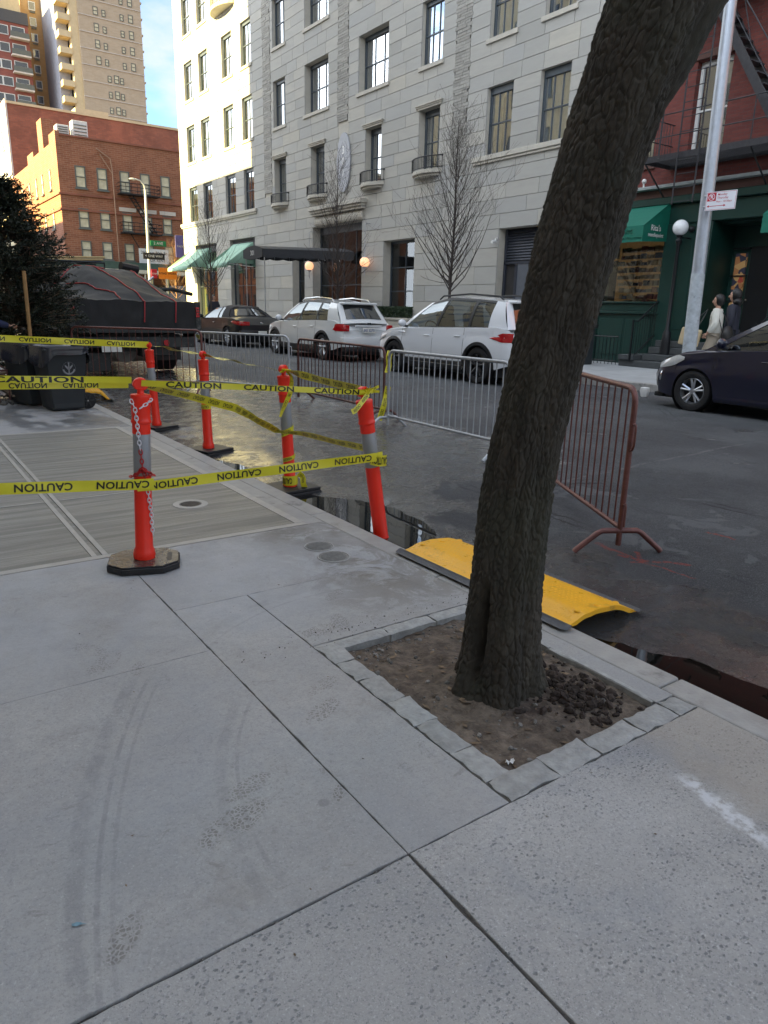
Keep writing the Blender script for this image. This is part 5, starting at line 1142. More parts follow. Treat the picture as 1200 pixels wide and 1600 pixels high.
def bark_tube(pts, nseg, step, amp, name, parent, base=False, sc=1.):
    C_ = catmull(pts, step); V = []; m = len(C_); prev = None; s = 0
    for i, (p, r) in enumerate(C_):
        t = (C_[min(i+1, m-1)][0]-C_[max(i-1, 0)][0]).normalized()
        if i: s += (p-C_[i-1][0]).length
        if prev is None: u = t.cross(Vector((0, 1, 0))).normalized()
        else: u = (prev-t*prev.dot(t)).normalized()
        prev = u; w = t.cross(u)
        for k in range(nseg):
            a = 2*math.pi*k/nseg; ca, sa = math.cos(a), math.sin(a)
            q = Vector((ca*.15, sa*.15, s))
            wq = Vector((mnoise.noise(q*6)+.5*mnoise.noise(q*22), mnoise.noise(q*6+Vector((9, 3, 1)))+.5*mnoise.noise(q*22+Vector((4, 4, 4))), 0))*.018
            qq = Vector(((q.x+wq.x)*47*sc, (q.y+wq.y)*47*sc, (s+.03*mnoise.noise(q*11))*16*sc))
            d = mnoise.voronoi(qq)[0]; e = min(1., (d[1]-d[0])*3.4); plate = e**.45*(.72+.28*mnoise.noise(Vector((q.x*14, q.y*14, s*5))))
            fine = .25*mnoise.noise(q*60)+.18*mnoise.noise(Vector((q.x*150, q.y*150, s*60)))
            h = amp*(plate*.95+fine-.6+.9*mnoise.noise(Vector((q.x*26, q.y*26, s*2.2)))*(1 if amp > .012 else .5))
            lump = .06*r*mnoise.noise(Vector((ca*1.2, sa*1.2, s*1.5)))*2
            if base:
                z = p.z
                fl = max(0, 1-z/.35)**2; lump += fl*(.012+.022*math.sin(3*a+.6)+.012*math.sin(5*a+2))
                # hollow seam on the side toward the lower left of the view
                da = (a-SEAM+math.pi) % (2*math.pi)-math.pi
                sm = math.exp(-(da/.17)**2)*max(0, min(1, (.50-z)/.12))*max(0, min(1, (z+.02)/.12)); h -= sm*.062*(1+.5*mnoise.noise(q*20))
                db = da+.42; h += .010*math.exp(-(db/.16)**2)*max(0, min(1, (.6-z)/.2))
            V.append(p+(u*ca+w*sa)*(r+lump+h))
    mb = MB(); fs = [(i*nseg+k, i*nseg+(k+1) % nseg, (i+1)*nseg+(k+1) % nseg, (i+1)*nseg+k) for i in range(m-1) for k in range(nseg)]
    mb.add(V, fs); mb.add([C_[-1][0]+Vector((0, 0, 0))], []); 
    o = mb.build(name, 'bark', parent, smooth=True, fixn=False, ang=180); return o
# angle of the seam: direction from the trunk towards the camera, turned to the left of the view
u0 = Vector((0, 0, 1)).cross(Vector((0, 1, 0))).normalized(); w0 = Vector((0, 0, 1)).cross(u0)
dcam = (Vector((0, 0, 0))-Vector((1.95, 1.92, 0))).normalized(); left = Vector((-.82, .57, 0)).normalized(); dd_ = (dcam*.80+left*.60).normalized()
SEAM = math.atan2(dd_.dot(w0), dd_.dot(u0))
bark_tube(path, 400, .0048, .0140, 'trunk', tr, base=True)
limbA = [((2.20, 1.745, 2.26), .11), ((2.225, 1.73, 2.5), .108), ((2.24, 1.73, 2.9), .098), ((2.22, 1.78, 3.5), .09), ((2.1, 1.95, 4.6), .07), ((1.95, 2.3, 6.2), .045), ((1.9, 2.5, 8), .015)]
limbB = [((2.16, 1.76, 2.05), .05), ((2.24, 1.71, 2.25), .10), ((2.345, 1.635, 2.52), .105), ((2.50, 1.52, 2.80), .10), ((2.85, 1.28, 3.3), .095), ((3.4, .9, 4.2), .075), ((4.2, .3, 5.6), .05), ((4.8, -.2, 7.2), .015)]
bark_tube(limbA, 120, .014, .011, 'limb', tr); bark_tube(limbB, 120, .014, .011, 'limb', tr)
rt = random.Random(5)
def twig(mb, p, d, L, r, lv, seg=5, up=.12, wob=.18, nb=(3, 5), rb=.55, lb=.6, sides=5):
    pts = [p]; rr = [r]; q = p.copy(); dd = d.copy()
    for i in range(seg):
        dd = (dd+Vector((rt.gauss(0, wob), rt.gauss(0, wob), rt.gauss(0, wob)+up))).normalized(); q = q+dd*L/seg; pts.append(q.copy()); rr.append(max(.0022, r*(1-(i+1)/seg*.75)))
    mb.tube(pts, rr, sides, cap=False)
    if lv > 0:
        for _ in range(rt.randint(*nb)):
            k = rt.randint(1, seg); b = pts[k]; ax = Vector((rt.gauss(0, 1), rt.gauss(0, 1), rt.gauss(0, .6)+.3)).normalized(); nd = (dd*.7+ax*.75).normalized()
            twig(mb, b, nd, L*lb*rt.uniform(.7, 1.15), max(.0025, rr[k]*rb), lv-1, seg, up, wob, nb, rb, lb, max(3, sides-1))
tw = MB()
for base_, d in (((2.1, 1.95, 4.6), (-.6, -.2, .8)), ((2.02, 2.1, 5.3), (.2, .9, .8)), ((1.95, 2.3, 6.2), (-.3, .6, .9)), ((3.4, .9, 4.2), (.3, -.9, .7)), ((3.8, .6, 4.9), (.9, .5, .8)), ((4.2, .3, 5.6), (.6, -.4, .9)), ((2.22, 1.78, 3.6), (-.8, .6, .6))):
    twig(tw, Vector(base_), Vector(d).normalized(), 2.4, .035, 3)
tag(tw.build('branches', 'bark', tr, fixn=False), kind='stuff')
# ================================================================= DELINEATOR POSTS
def octo_base(mb_, w, h, z0): 
    c = w*.29; pts = [(-w/2, -c), (-c*.72, -w*.40), (c*.72, -w*.40), (w/2, -c), (w/2, c), (c*.72, w*.40), (-c*.72, w*.40), (-w/2, c)]
    return pts
def delineator(loc, lab, tilt=(0, 0), rz=0., base='octo', H=1.03, r=.049, sub=0):
    t = thing('delineator_post', lab, 'safety post', loc, 0, 'orange delineator posts'); Mt = Matrix.Rotation(tilt[0], 4, 'X') @ Matrix.Rotation(tilt[1], 4, 'Y')
    zb = .0
    if base:
        w = .405 if base == 'octo' else .40
        pts = [(-w/2, -.09), (-.115, -w*.42), (.115, -w*.42), (w/2, -.09), (w/2, .09), (.115, w*.42), (-.115, w*.42), (-w/2, .09)] if base == 'octo' else [(-w/2, -w/2), (w/2, -w/2), (w/2, w/2), (-w/2, w/2)]
        c, s = math.cos(rz), math.sin(rz); rot = lambda q, k=1.: (q[0]*c*k-q[1]*s*k, q[0]*s*k+q[1]*c*k)
        th = .045
        if base == 'octo':      # carry slot
            mb = MB(); hx, hy = .15, .055
            outer = [rot(p) for p in pts]; n = 8
            sl = [rot((hx+.022*a, hy+b)) for a, b in ((-1, -.065), (1, -.065), (1, .065), (-1, .065))]
            mb.prism(outer, 'z', 0, th-.008); mb.prism([rot(p, .965) for p in pts], 'z', th-.0079, th)
            mb.build('base', 'rubber', t, local=True, bev=.004)
            m2 = MB(); m2.prism([rot(p, .955) for p in pts], 'z', th+.0002, th+.0022); m2.build('base_top', 'rubber_top', t, local=True)
            m3 = MB(); m3.prism([rot((.145+.014*math.cos(a), .0+.055*math.copysign(1, math.sin(a))+.016*math.sin(a))) for a in [2*math.pi*k/20+.01 for k in range(20)]], 'z', th+.0024, th+.0034); m3.build('hand_slot', 'rubber', t, local=True)
        else:
            mb = MB()
            for k in range(2):
                q = [rot((p[0]*(1-.06*k)+.012*k, p[1]*(1-.06*k))) for p in pts]; mb.prism(q, 'z', k*.028, k*.028+.026)
            mb.build('base', 'rubber', t, local=True, bev=.004)
            m3 = MB(); m3.prism([rot((.0+a, -.13+b)) for a, b in ((-.05, -.012), (.05, -.012), (.05, .012), (-.05, .012))], 'z', .0545, .0555); m3.build('hand_slot', 'trim', t, local=True)
        zb = .042
    def xf(mb): mb.v = [tuple(Mt @ Vector(p)) for p in mb.v]; return mb
    z = zb-.02*(not base)-sub
    mb = MB(); mb.lathe([(r*.9, z), (r*1.25, z+.005), (r*1.30, z+.03), (r*1.2, z+.055), (r*1.04, z+.075), (r*1.0, H*.52)], 32); xf(mb).build('lower_tube', 'orange', t, local=True, smooth=True)
    mb = MB(); mb.lathe([(r*1.0, H*.52), (r*1.012, H*.522), (r*.985, H*.745), (r*.97, H*.747)], 32); xf(mb).build('reflective_band', 'reflect', t, local=True, smooth=True)
    top = H*.955
    mb = MB(); mb.lathe([(r*.98, H*.746), (r*1.03, H*.748), (r*1.03, H*.80), (r*1.14, H*.806), (r*1.16, H*.815), (r*1.08, H*.822), (r*1.06, H*.84), (r*1.13, top-.02), (r*1.17, top-.008), (r*1.12, top), (r*.5, top+.006), (0, top+.006)], 32); xf(mb).build('upper_sleeve', 'orange', t, local=True, smooth=True)
    mb = MB(); mb.lathe([(r*.45, top), (r*.36, top+.02), (r*.36, top+.04), (r*.5, top+.05)], 20); mb.v = [(p[0]*1.0, p[1]*1.0, p[2]) for p in mb.v]
    kn = [(0, 0), ]; K = MB(); n = 24; prof = [(r*.90*math.cos(a), .048+.045*math.sin(a)) for a in [math.pi*k/n for k in range(n+1)]]
    K.prism([(p[0], top+p[1]) for p in prof]+[(-r*.5, top+.025), (r*.5, top+.025)], 'y', -.022, .022)
    kc, ks = math.cos(rz+.2), math.sin(rz+.2); K.v = [(p[0]*kc-p[1]*ks, p[0]*ks+p[1]*kc, p[2]) for p in K.v]
    mb.v += []; n0 = len(mb.v); mb.v += K.v; mb.f += [tuple(i+n0 for i in f) for f in K.f]
    xf(mb).build('handle_knob', 'orange', t, local=True, smooth=True, bev=.006, ang=40)
    return t, Mt
P1, P2, P3, P4, P5 = (1.13, 4.05, .003), (2.86, 9.22, -.075), (2.87, 7.46, -.078), (2.86, 5.50, -.085), (2.80, 3.98, -.10)
d1, M1 = delineator(P1, 'orange delineator post draped with a red and white chain, on an eight sided base', (0, .045), -.35, 'octo', 1.055, .0485)
delineator(P2, 'farthest orange delineator post, on the road just right of the black bin', (0, -.04), .35, 'sq', 1.06)
delineator(P3, 'orange delineator post on a thin black base between the farthest post and the tape-wrapped one', (0, -.018), .35, 'sq', 1.06)
delineator(P4, 'orange delineator post wrapped in strips of caution tape, on a stacked black base', (0, -.05), .1, 'sq', 1.07)
d5, M5 = delineator(P5, 'orange delineator post leaning in the puddle without a base', (-.02, -.155), 0, None, 1.07, .050, .03)
# chain on the first post
def link_ring(mb, c, t, nrm, L=.032, w=.018, r=.0032):
    t = t.normalized(); n = (nrm-t*nrm.dot(t)).normalized(); pts = []
    for k in range(13):
        a = 2*math.pi*k/12; pts.append(c+t*(L/2*math.cos(a))*1.0+n*(w/2*math.sin(a)))
    mb.tube(pts, r, 5, cap=False)
ch = thing('plastic_chain', 'red and white plastic chain hung round the nearest orange post', 'chain', (1.13, 4.05, 1.0))
cw_ = Vector((-.26, -.96, 0)).normalized(); sd_ = Vector((.96, -.26, 0)).normalized()
def pp(side, z, out=.0585):  # point on the camera side of post 1
    ang = side/.05; c = Vector((1.13+.045*z, 4.05, z)); return c+cw_*out*math.cos(ang)+sd_*out*math.sin(ang)
A_ = [pp(-.052, .985, .062), pp(-.03, .94), pp(-.02, .85), pp(-.014, .76), pp(-.006, .68), pp(.0, .60), pp(.004, .585)]
B_c = [pp(.055, .985, .062), pp(.03, .965), pp(-.005, .94, .075)]
Wst = [pp(s, .555+.012*math.cos(s*40)+(.03 if abs(s) < .02 else 0), .066) for s in np.linspace(-.095, .095, 9)]
C_c = [pp(.006, .58), pp(.02, .50), pp(.028, .42), pp(.04, .33), pp(.045, .24), pp(.052, .19)]
def chain(pts, colour_fn, s0=0):
    ws = MB(); rd_ = MB(); n = 0
    tot = []; 
    for a, b in zip(pts, pts[1:]):
        L = (b-a).length; k = max(1, round(L/.024))
        for i in range(k): tot.append((a.lerp(b, (i+.5)/k), b-a))
    for i, (c, t) in enumerate(tot):
        nrm = sd_ if (i+s0) % 2 == 0 else cw_
        link_ring(ws if colour_fn(c) else rd_, c, t, nrm)
    return ws, rd_
for pts, fn in ((A_, lambda c: c.z > .70), (B_c, lambda c: True), (Wst, lambda c: False), (C_c, lambda c: c.z < .5), ([pp(.0, .60), pp(-.03, .57), pp(-.06, .55)], lambda c: False), ([pp(.0, .60), pp(.03, .575), pp(.07, .55)], lambda c: False)):
    a, b = chain(pts, fn)
    if a.v: tag(a.build('white_links', 'chain_white', ch, smooth=True, fixn=False), kind='stuff')
    if b.v: tag(b.build('red_links', 'chain_red', ch, smooth=True, fixn=False), kind='stuff')
# ================================================================= CAUTION TAPE
def tape(lab, pts, width=.072, letter=.052, period=.40, mode='normal', roll=0., twist=None, s0=0., bold=.028, sag=0., ripple=.0, upv=Vector((0, 0, 1)), group='yellow caution tape strung between the posts', fold=None):
    """ribbon along pts; its width stands up (turned by roll); letters are flat print 0.8 mm proud on both faces"""
    P = [Vector(p) for p in pts]; seg = []; acc = [0]
    for a, b in zip(P, P[1:]): acc.append(acc[-1]+(b-a).length)
    L = acc[-1]; n = max(8, int(L/.05)); r5 = random.Random(int(L*1000))
    def pos(s):
        s = min(max(s, 0), L); k = max(i for i in range(len(acc)) if acc[i] <= s+1e-9); k = min(k, len(P)-2); u = (s-acc[k])/(acc[k+1]-acc[k]); q = P[k].lerp(P[k+1], u)
        if sag: q = q-Vector((0, 0, sag*4*u*(1-u)*(acc[k+1]-acc[k])))
        return q
    def fr(s):
        t = (pos(min(s+.01, L))-pos(max(s-.01, 0))).normalized(); up = (upv-t*upv.dot(t)).normalized(); ra = roll+(interp(s/L, twist) if twist else 0)+ripple*mnoise.noise(Vector((s*2.3, L, 0)))
        nn = t.cross(up); up2 = up*math.cos(ra)+nn*math.sin(ra); return t, up2, t.cross(up2)
    def at(s, h, off=0.):
        t, u, nn = fr(s); hh = h*(interp(s/L, fold) if fold else 1.)
        return pos(s)+u*hh+nn*(off+.004*math.sin(s*9+h*30)*(1 if ripple else 0))
    th = thing('caution_tape', lab, 'caution tape', tuple(P[0]), 0, group)
    mb = MB(); rows_ = 4
    for sg in (-.0003, .0003): mb.grid([[at(L*i/n, width*(j/rows_-.5), sg) for j in range(rows_+1)] for i in range(n+1)])
    mb.build('ribbon', 'tape', th, smooth=True, fixn=False, ang=180)
    wv, wf = text_geo('CAUTION', bold, 'CENTER', 1.05)
    xs = [v[0] for v in wv]; ww = (max(xs)-min(xs)); ys = [v[1] for v in wv]; hh = max(ys)-min(ys); ym = (max(ys)+min(ys))/2; sc = letter/hh; scx = min(sc, (period*.72)/ww)
    scx = period*.70/ww
    s = s0
    while s < L:
        mt = MB()
        for sg in (-.0011, .0011):
            vs = []; ok = True
            for (vx, vy) in wv:
                X = vx*scx; Y = (vy-ym)*sc
                if mode == 'rot': X, Y = -X, -Y
                elif mode == 'vflip': X, Y = X, -Y
                elif mode == 'hflip': X, Y = -X, Y
                q = s+X
                if q < 0 or q > L: ok = False; q = min(max(q, 0), L)
                vs.append(at(q, Y, sg))
            if ok: mt.add(vs, wf)
            else:   # keep the letters that lie on the ribbon
                good = [k for k, (vx, vy) in enumerate(wv) if 0 <= s+(vx if mode in ('normal', 'vflip') else -vx)*scx <= L]; gs = set(good); fs = [f for f in wf if all(i in gs for i in f)]; mt.add(vs, fs)
        s += period
        if mt.f: mt.build('lettering', 'tape_ink', th, fixn=False)
    return th
z5 = .98
k5 = Vector((2.645, 3.95, .965)); k1 = Vector((1.175, 4.02, 1.075))
# front low tape: left edge - post 1 - post 5
tape('lowest caution tape in front, from the left edge to the chained post', [(-1.1, 4.0, .60), (.42, 3.985, .572), (1.06, 3.97, .519), (1.19, 3.965, .512)], mode='rot', period=.405, s0=.10, ripple=.12, width=.062, letter=.043)
tape('lowest caution tape in front, the span right of the chained post', [(1.10, 3.968, .505), (1.20, 3.975, .498), (2.68, 3.905, .532), (2.745, 3.915, .535)], mode='rot', period=.40, s0=.21, ripple=.14, width=.060, letter=.041)
tape('caution tape end wrapped round the leaning post', [(2.66, 3.93, .515), (2.70, 3.895, .505), (2.77, 3.90, .500), (2.80, 3.94, .50)], mode='rot', period=.2, s0=.07, width=.075)
# middle tapes from the left edge
tape('upper of the two caution tapes at mid height left of the chained post', [(-1.0, 4.06, 1.13), (.47, 4.03, 1.119), (1.12, 4.01, 1.094)], width=.036, letter=.031, period=.62, s0=.42, ripple=.15, bold=.03)
tape('lower of the two caution tapes at mid height, with small flipped lettering', [(-1.0, 4.09, 1.085), (.47, 4.06, 1.083), (1.11, 4.04, 1.066)], width=.036, letter=.028, period=.255, mode='vflip', s0=.08, ripple=.1)
tape('straight caution tape from the top of the chained post to the leaning post', [k1, (1.9, 4.0, 1.022), k5], width=.036, letter=.034, period=.47, s0=.30, ripple=.25, bold=.03)
# diagonal tape
tape('folded caution tape sloping from the chained post down to the middle of the leaning post', [(1.19, 4.05, 1.065), (1.95, 4.55, .83), (2.69, 5.40, .485), (2.80, 5.2, .49), (2.72, 3.99, .56)], width=.055, letter=.028, period=.16, mode='vflip', s0=.05, ripple=.6, twist=[(0, .9), (.25, .5), (.5, 1.0), (.75, .4), (1, .1)])
# far tapes
tape('far caution tape from the left edge to the farthest post', [(-.6, 9.28, 1.105), (1.17, 9.25, 1.078), (2.81, 9.19, 1.0)], width=.078, letter=.048, period=.48, mode='vflip', s0=.2, ripple=.12)
tape('thin twisted caution tape linking the tops of the three far posts', [(2.82, 9.19, 1.0), (2.86, 7.45, .985), (2.80, 5.50, .975)], width=.05, letter=.03, period=.2, mode='vflip', s0=.05, ripple=1.6, twist=[(0, 1.1), (.2, 1.3), (.5, 1.35), (.8, 1.0), (1, 1.3)])
tape('caution tape folded double between the tape-wrapped post and the leaning post', [(2.80, 5.47, .985), (2.72, 4.7, .975), (2.655, 3.97, .97)], width=.06, letter=.035, period=.2, mode='vflip', s0=.05, ripple=.8, twist=[(0, .7), (.3, .3), (.7, .6), (1, .2)])
def wrap(lab, c, r, z0, z1, a0, a1, w=.06, per=.18, mode='normal', tilt=0.):
    pts = [(c[0]+tilt*(z0+(z1-z0)*k/14)+r*math.cos(a0+(a1-a0)*k/14), c[1]+r*math.sin(a0+(a1-a0)*k/14), z0+(z1-z0)*k/14) for k in range(15)]
    tape(lab, pts, width=w, letter=w*.62, period=per, s0=.05, mode=mode)
wrap('caution tape wound slanting round the wrapped post, upper turn', (2.86, 5.50), .056, .43, .50, 2.9, 5.9, .05, tilt=-.05)
wrap('caution tape wound slanting round the wrapped post, middle turn', (2.86, 5.50), .056, .20, .25, 2.9, 5.9, .035, .15, tilt=-.05)
wrap('caution tape wound round the foot of the wrapped post', (2.86, 5.50), .068, .02, .03, 2.7, 6.2, .085, .2, 'rot')
wrap('caution tape band round the far post at mid height', (2.87, 7.46), .054, .435, .435, 2.9, 6.0, .05, .16, 'rot', -.018)
wrap('caution tape band round the farthest post', (2.86, 9.22), .054, .50, .50, 2.9, 6.0, .05, .16, 'rot', -.04)
tape('loose caution tape end hanging from the top of the leaning post', [(2.63, 3.93, .96), (2.585, 3.91, .93), (2.50, 3.88, .865), (2.47, 3.88, .855)], width=.035, letter=.02, period=.1, s0=.05, roll=.3)
tape('short stub of caution tape sticking up behind the leaning post', [(2.66, 3.97, .975), (2.71, 3.98, .985), (2.75, 3.985, 1.0)], width=.02, letter=.012, period=.08, s0=.04)
tape('caution tape tail hanging down the wrapped post', [(2.80, 5.43, .98), (2.845, 5.41, .93), (2.83, 5.42, .80), (2.76, 5.43, .66), (2.73, 5.42, .60)], width=.04, letter=.024, period=.13, s0=.06, upv=Vector((.8, -.57, 0)), twist=[(0, .9), (.5, .1), (.8, .5), (1, .9)])
tape('loose tape end at the foot of the wrapped post', [(2.90, 5.42, .09), (2.935, 5.40, .06), (2.93, 5.39, .0), (2.95, 5.385, -.05)], width=.05, letter=.02, period=.12, s0=.06, upv=Vector((.8, -.57, 0)))
for (c, lab, s) in (((2.64, 3.945, .975), 'knot of caution tape on top of the leaning post', 1.), ((2.81, 5.46, .985), 'knot of caution tape on top of the wrapped post', 1.1)):
    mb = MB(); r6 = random.Random(int(c[1]*10))
    for i in range(9):
        a = r6.uniform(0, 6.28); q = [Vector(c)+Vector((.034*s*math.cos(a+k*.5), .034*s*math.sin(a+k*.5), r6.gauss(0, .006)+.004*k-.01)) for k in range(5)]
        mb.grid([[p+Vector((0, 0, -.007)), p+Vector((r6.gauss(0, .004), 0, .009))] for p in q])
    for i in range(3):
        d = Vector((r6.gauss(0, 1), r6.gauss(0, 1), r6.uniform(-.3, .8))).normalized(); mb.grid([[Vector(c)+d*(.02+.02*k)+Vector((0, 0, -.007)), Vector(c)+d*(.02+.02*k)+Vector((.004, 0, .010))] for k in range(4)])
    tag(mb.build('tape_knot', 'tape', None, fixn=False), lab, 'caution tape')
# ================================================================= CROWD BARRICADES
def barricade(pa, pb, za, zb, mat, lab, n=20, H=1.05, feet=(True, True), hooks=True, lean=0.):
    a = Vector((pa[0], pa[1], 0)); b = Vector((pb[0], pb[1], 0)); L = (b-a).length; d = (b-a).normalized(); per = Vector((-d.y, d.x, 0))
    t = thing('crowd_barricade', lab, 'barricade', (pa[0], pa[1], za), 0, 'steel crowd barricades')
    def P(s, z, e=0.): q = a+d*s+per*(e+lean*z/H); return Vector((q.x, q.y, za+(zb-za)*s/L+z))
    R = .10; r = .019; bz = .17; fr = []
    for k in range(7): an = math.pi/2*k/6; fr.append(P(L-R+R*math.sin(an), H-R+R*math.cos(an)))
    fl = []
    for k in range(7): an = math.pi/2*k/6; fl.append(P(R-R*math.cos(an), H-R+R*math.sin(an)))
    mb = MB(); mb.tube([P(0, .05)]+fl+fr+[P(L, .05)], r, 10); mb.build('frame_tube', mat, t, smooth=True, ang=60)
    mb = MB(); mb.tube([P(.01, bz), P(L-.01, bz)], r*.9, 10); mb.build('bottom_rail', mat, t, smooth=True, ang=60)
    for i in range(n):
        s = L*(i+1)/(n+1); ht = H if R < s < L-R else H-R+math.sqrt(max(0, R*R-(R-min(s, L-s))**2)); mb = MB(); mb.tube([P(s, bz), P(s, ht)], .0065, 6, cap=False); mb.build('bar', mat, t, smooth=True, ang=60)
    for s, f in ((.0, feet[0]), (L, feet[1])):
        if not f: continue
        s_ = s; mb = MB(); mb.tube([P(s_, .004, -.30), P(s_, .02, -.285), P(s_, .13, -.155), P(s_, .15, -.12), P(s_, .15, .12), P(s_, .13, .155), P(s_, .02, .285), P(s_, .004, .30)], r*1.0, 10); mb.build('foot', mat, t, smooth=True, ang=60)
    if hooks:
        for z in (.86, .33): mb = MB(); mb.tube([P(L, z), P(L+.05, z), P(L+.055, z-.02), P(L+.055, z-.13), P(L+.04, z-.16), P(L+.015, z-.17)] if z > .5 else [P(L, z), P(L+.045, z+.01), P(L+.05, z-.01), P(L+.05, z-.14)], .0075, 6); mb.build('hook', mat, t, smooth=True, ang=60)
    return t
barricade((5.35, 7.53), (5.28, 5.28), .0, .01, 'galv_rail', 'bare grey steel barricade in the middle, in front of the white crossover', 20, 1.0)
barricade((4.95, 4.70), (3.87, 2.76), .0, -.02, 'rust_paint', 'rust red barricade right of the leaning tree trunk', 20, 1.08)
barricade((5.66, 10.55), (5.63, 8.03), .01, .0, 'dark_rust', 'dark rust brown barricade left of the middle grey one', 21, 1.0)
barricade((4.75, 12.72), (5.72, 11.0), .0, .0, 'galv_rail', 'bare grey steel barricade in front of the black convertible', 19, 1.03)
barricade((2.83, 13.62), (4.58, 12.02), .03, .03, 'rust_paint', 'reddish brown barricade standing in front of the covered dump truck', 19, 1.05)
for (pts, lab) in (([(5.52, 7.75, .98), (5.48, 7.73, .9), (5.50, 7.74, .80), (5.46, 7.72, .70)], 'caution tape strip tied at the top between the rust and grey barricades'), ([(5.50, 7.75, .52), (5.48, 7.76, .40), (5.42, 7.72, .28), (5.38, 7.74, .13), (5.36, 7.74, .08)], 'caution tape strip hanging low between the rust and grey barricades'), ([(4.62, 12.3, 1.0), (4.68, 12.42, .93), (4.75, 12.5, .9)], 'knotted bit of caution tape between the brown and grey far barricades')):
    tape(lab, pts, width=.075, letter=.04, period=.16, s0=.06, upv=Vector((.8, -.57, 0)), ripple=.9)
# ================================================================= YELLOW RAMP PLATES
def sm_(a, b, t): t = min(max((t-a)/(b-a), 0), 1); return t*t*(3-2*t)
def ramp(x0, x1, y0, y1, z0, z1, lab, rz_=0., dome=.055):
    t = thing('ramp_plate', lab, 'ramp plate', ((x0+x1)/2, (y0+y1)/2, z0)); cx, cy = (x0+x1)/2, (y0+y1)/2; w = (x1-x0)/2; l = (y1-y0)/2
    c, s = math.cos(rz_), math.sin(rz_)
    def T(u, v, h): x = u*w; y = v*l; return (cx+x*c-y*s, cy+x*s+y*c, z0+(z1-z0)*(u+1)/2+h)
    def prof(u, v):  # raised channel: rises from both long edges, thicker towards the ends
        e = min(1, (1-abs(u))/.55); return dome*(e*e*(3-2*e))+.010*sm_(.0, .25, .5-abs(u-.05))*abs(v)**10+.012
    nu, nv = 26, 70
    P = [[T(-1+2*i/nu, -1+2*j/nv, prof(-1+2*i/nu, -1+2*j/nv)) for j in range(nv+1)] for i in range(nu+1)]
    def rc(u, v): # rounded corners in plan
        k = .12; a = max(0, abs(v)-(1-k*w/l*2.0)); return u*(1-0.0)
    mb = MB(); mb.grid(P)
    B = [[T(-1+2*i/nu, -1+2*j/nv, max(.0015, prof(-1+2*i/nu, -1+2*j/nv)-.026)) for j in range(nv+1)] for i in range(nu+1)]; mb.grid(B)
    for j in (0, nv): mb.grid([[P[i][j], B[i][j]] for i in range(nu+1)])
    for i in (0, nu): mb.grid([[P[i][j], B[i][j]] for j in range(nv+1)])
    mb.build('deck', 'yellow', t, smooth=True, ang=40)
    # tread nubs
    nb = MB()
    for i in range(13):
        for j in range(46):
            u = -.78+1.56*i/12; v = -.93+1.86*j/45; q = Vector(T(u, v, prof(u, v))); a = .008
            nb.add([q+Vector((-a, -.002, .0003)), q+Vector((a, -.002, .0003)), q+Vector((a, .002, .0003)), q+Vector((-a, .002, .0003)), q+Vector((-a*.7, 0, .0016)), q+Vector((a*.7, 0, .0016))], [(0, 1, 5, 4), (3, 4, 5, 2), (0, 4, 3), (1, 2, 5)])
    tag(nb.build('tread_nubs', 'yellow', t), kind='stuff')
    for u0 in (-1, 1):   # end lugs and bolt heads along the short ends
        for v in (-.93, .93):
            for uu in (-.55, .0, .55): m_ = MB(); q = T(uu, v, prof(uu, v)); m_.lathe([(0, .006), (.016, .006), (.02, 0)], 12, q); m_.build('bolt', 'yellow', t, smooth=True)
        break
    # black rubber skirts
    for sg in (-1, 1):
        m_ = MB(); n = 60; prof_ = [(.93, .012), (1.0, .020), (1.08, .017), (1.20, .003)]
        m_.grid([[T(sg*(1+(a-1)*(.6 if abs(-1.03+2.06*j/n) > 1 else 1)), -1.04+2.08*j/n, h) for a, h in prof_] for j in range(n+1)]); m_.build('rubber_edge', 'ramp_edge', t, smooth=True, ang=50)
        for k in range(3): m_ = MB(); m_.grid([[T(sg*(1.03+.045*k), v, .0205-.0055*k), T(sg*(1.045+.045*k), v, .0225-.0055*k)] for v in np.linspace(-1, 1, 20)]); m_.build('edge_rib', 'ramp_edge', t)
    return t
ramp(2.60, 3.17, 2.10, 3.44, .008, -.045, 'yellow ramp plate bridging the gutter behind the tree trunk', .02, .045)
ramp(2.50, 3.12, 12.15, 13.4, .012, -.03, 'yellow ramp plate beside the black bin on the far kerb', -.15, .10)
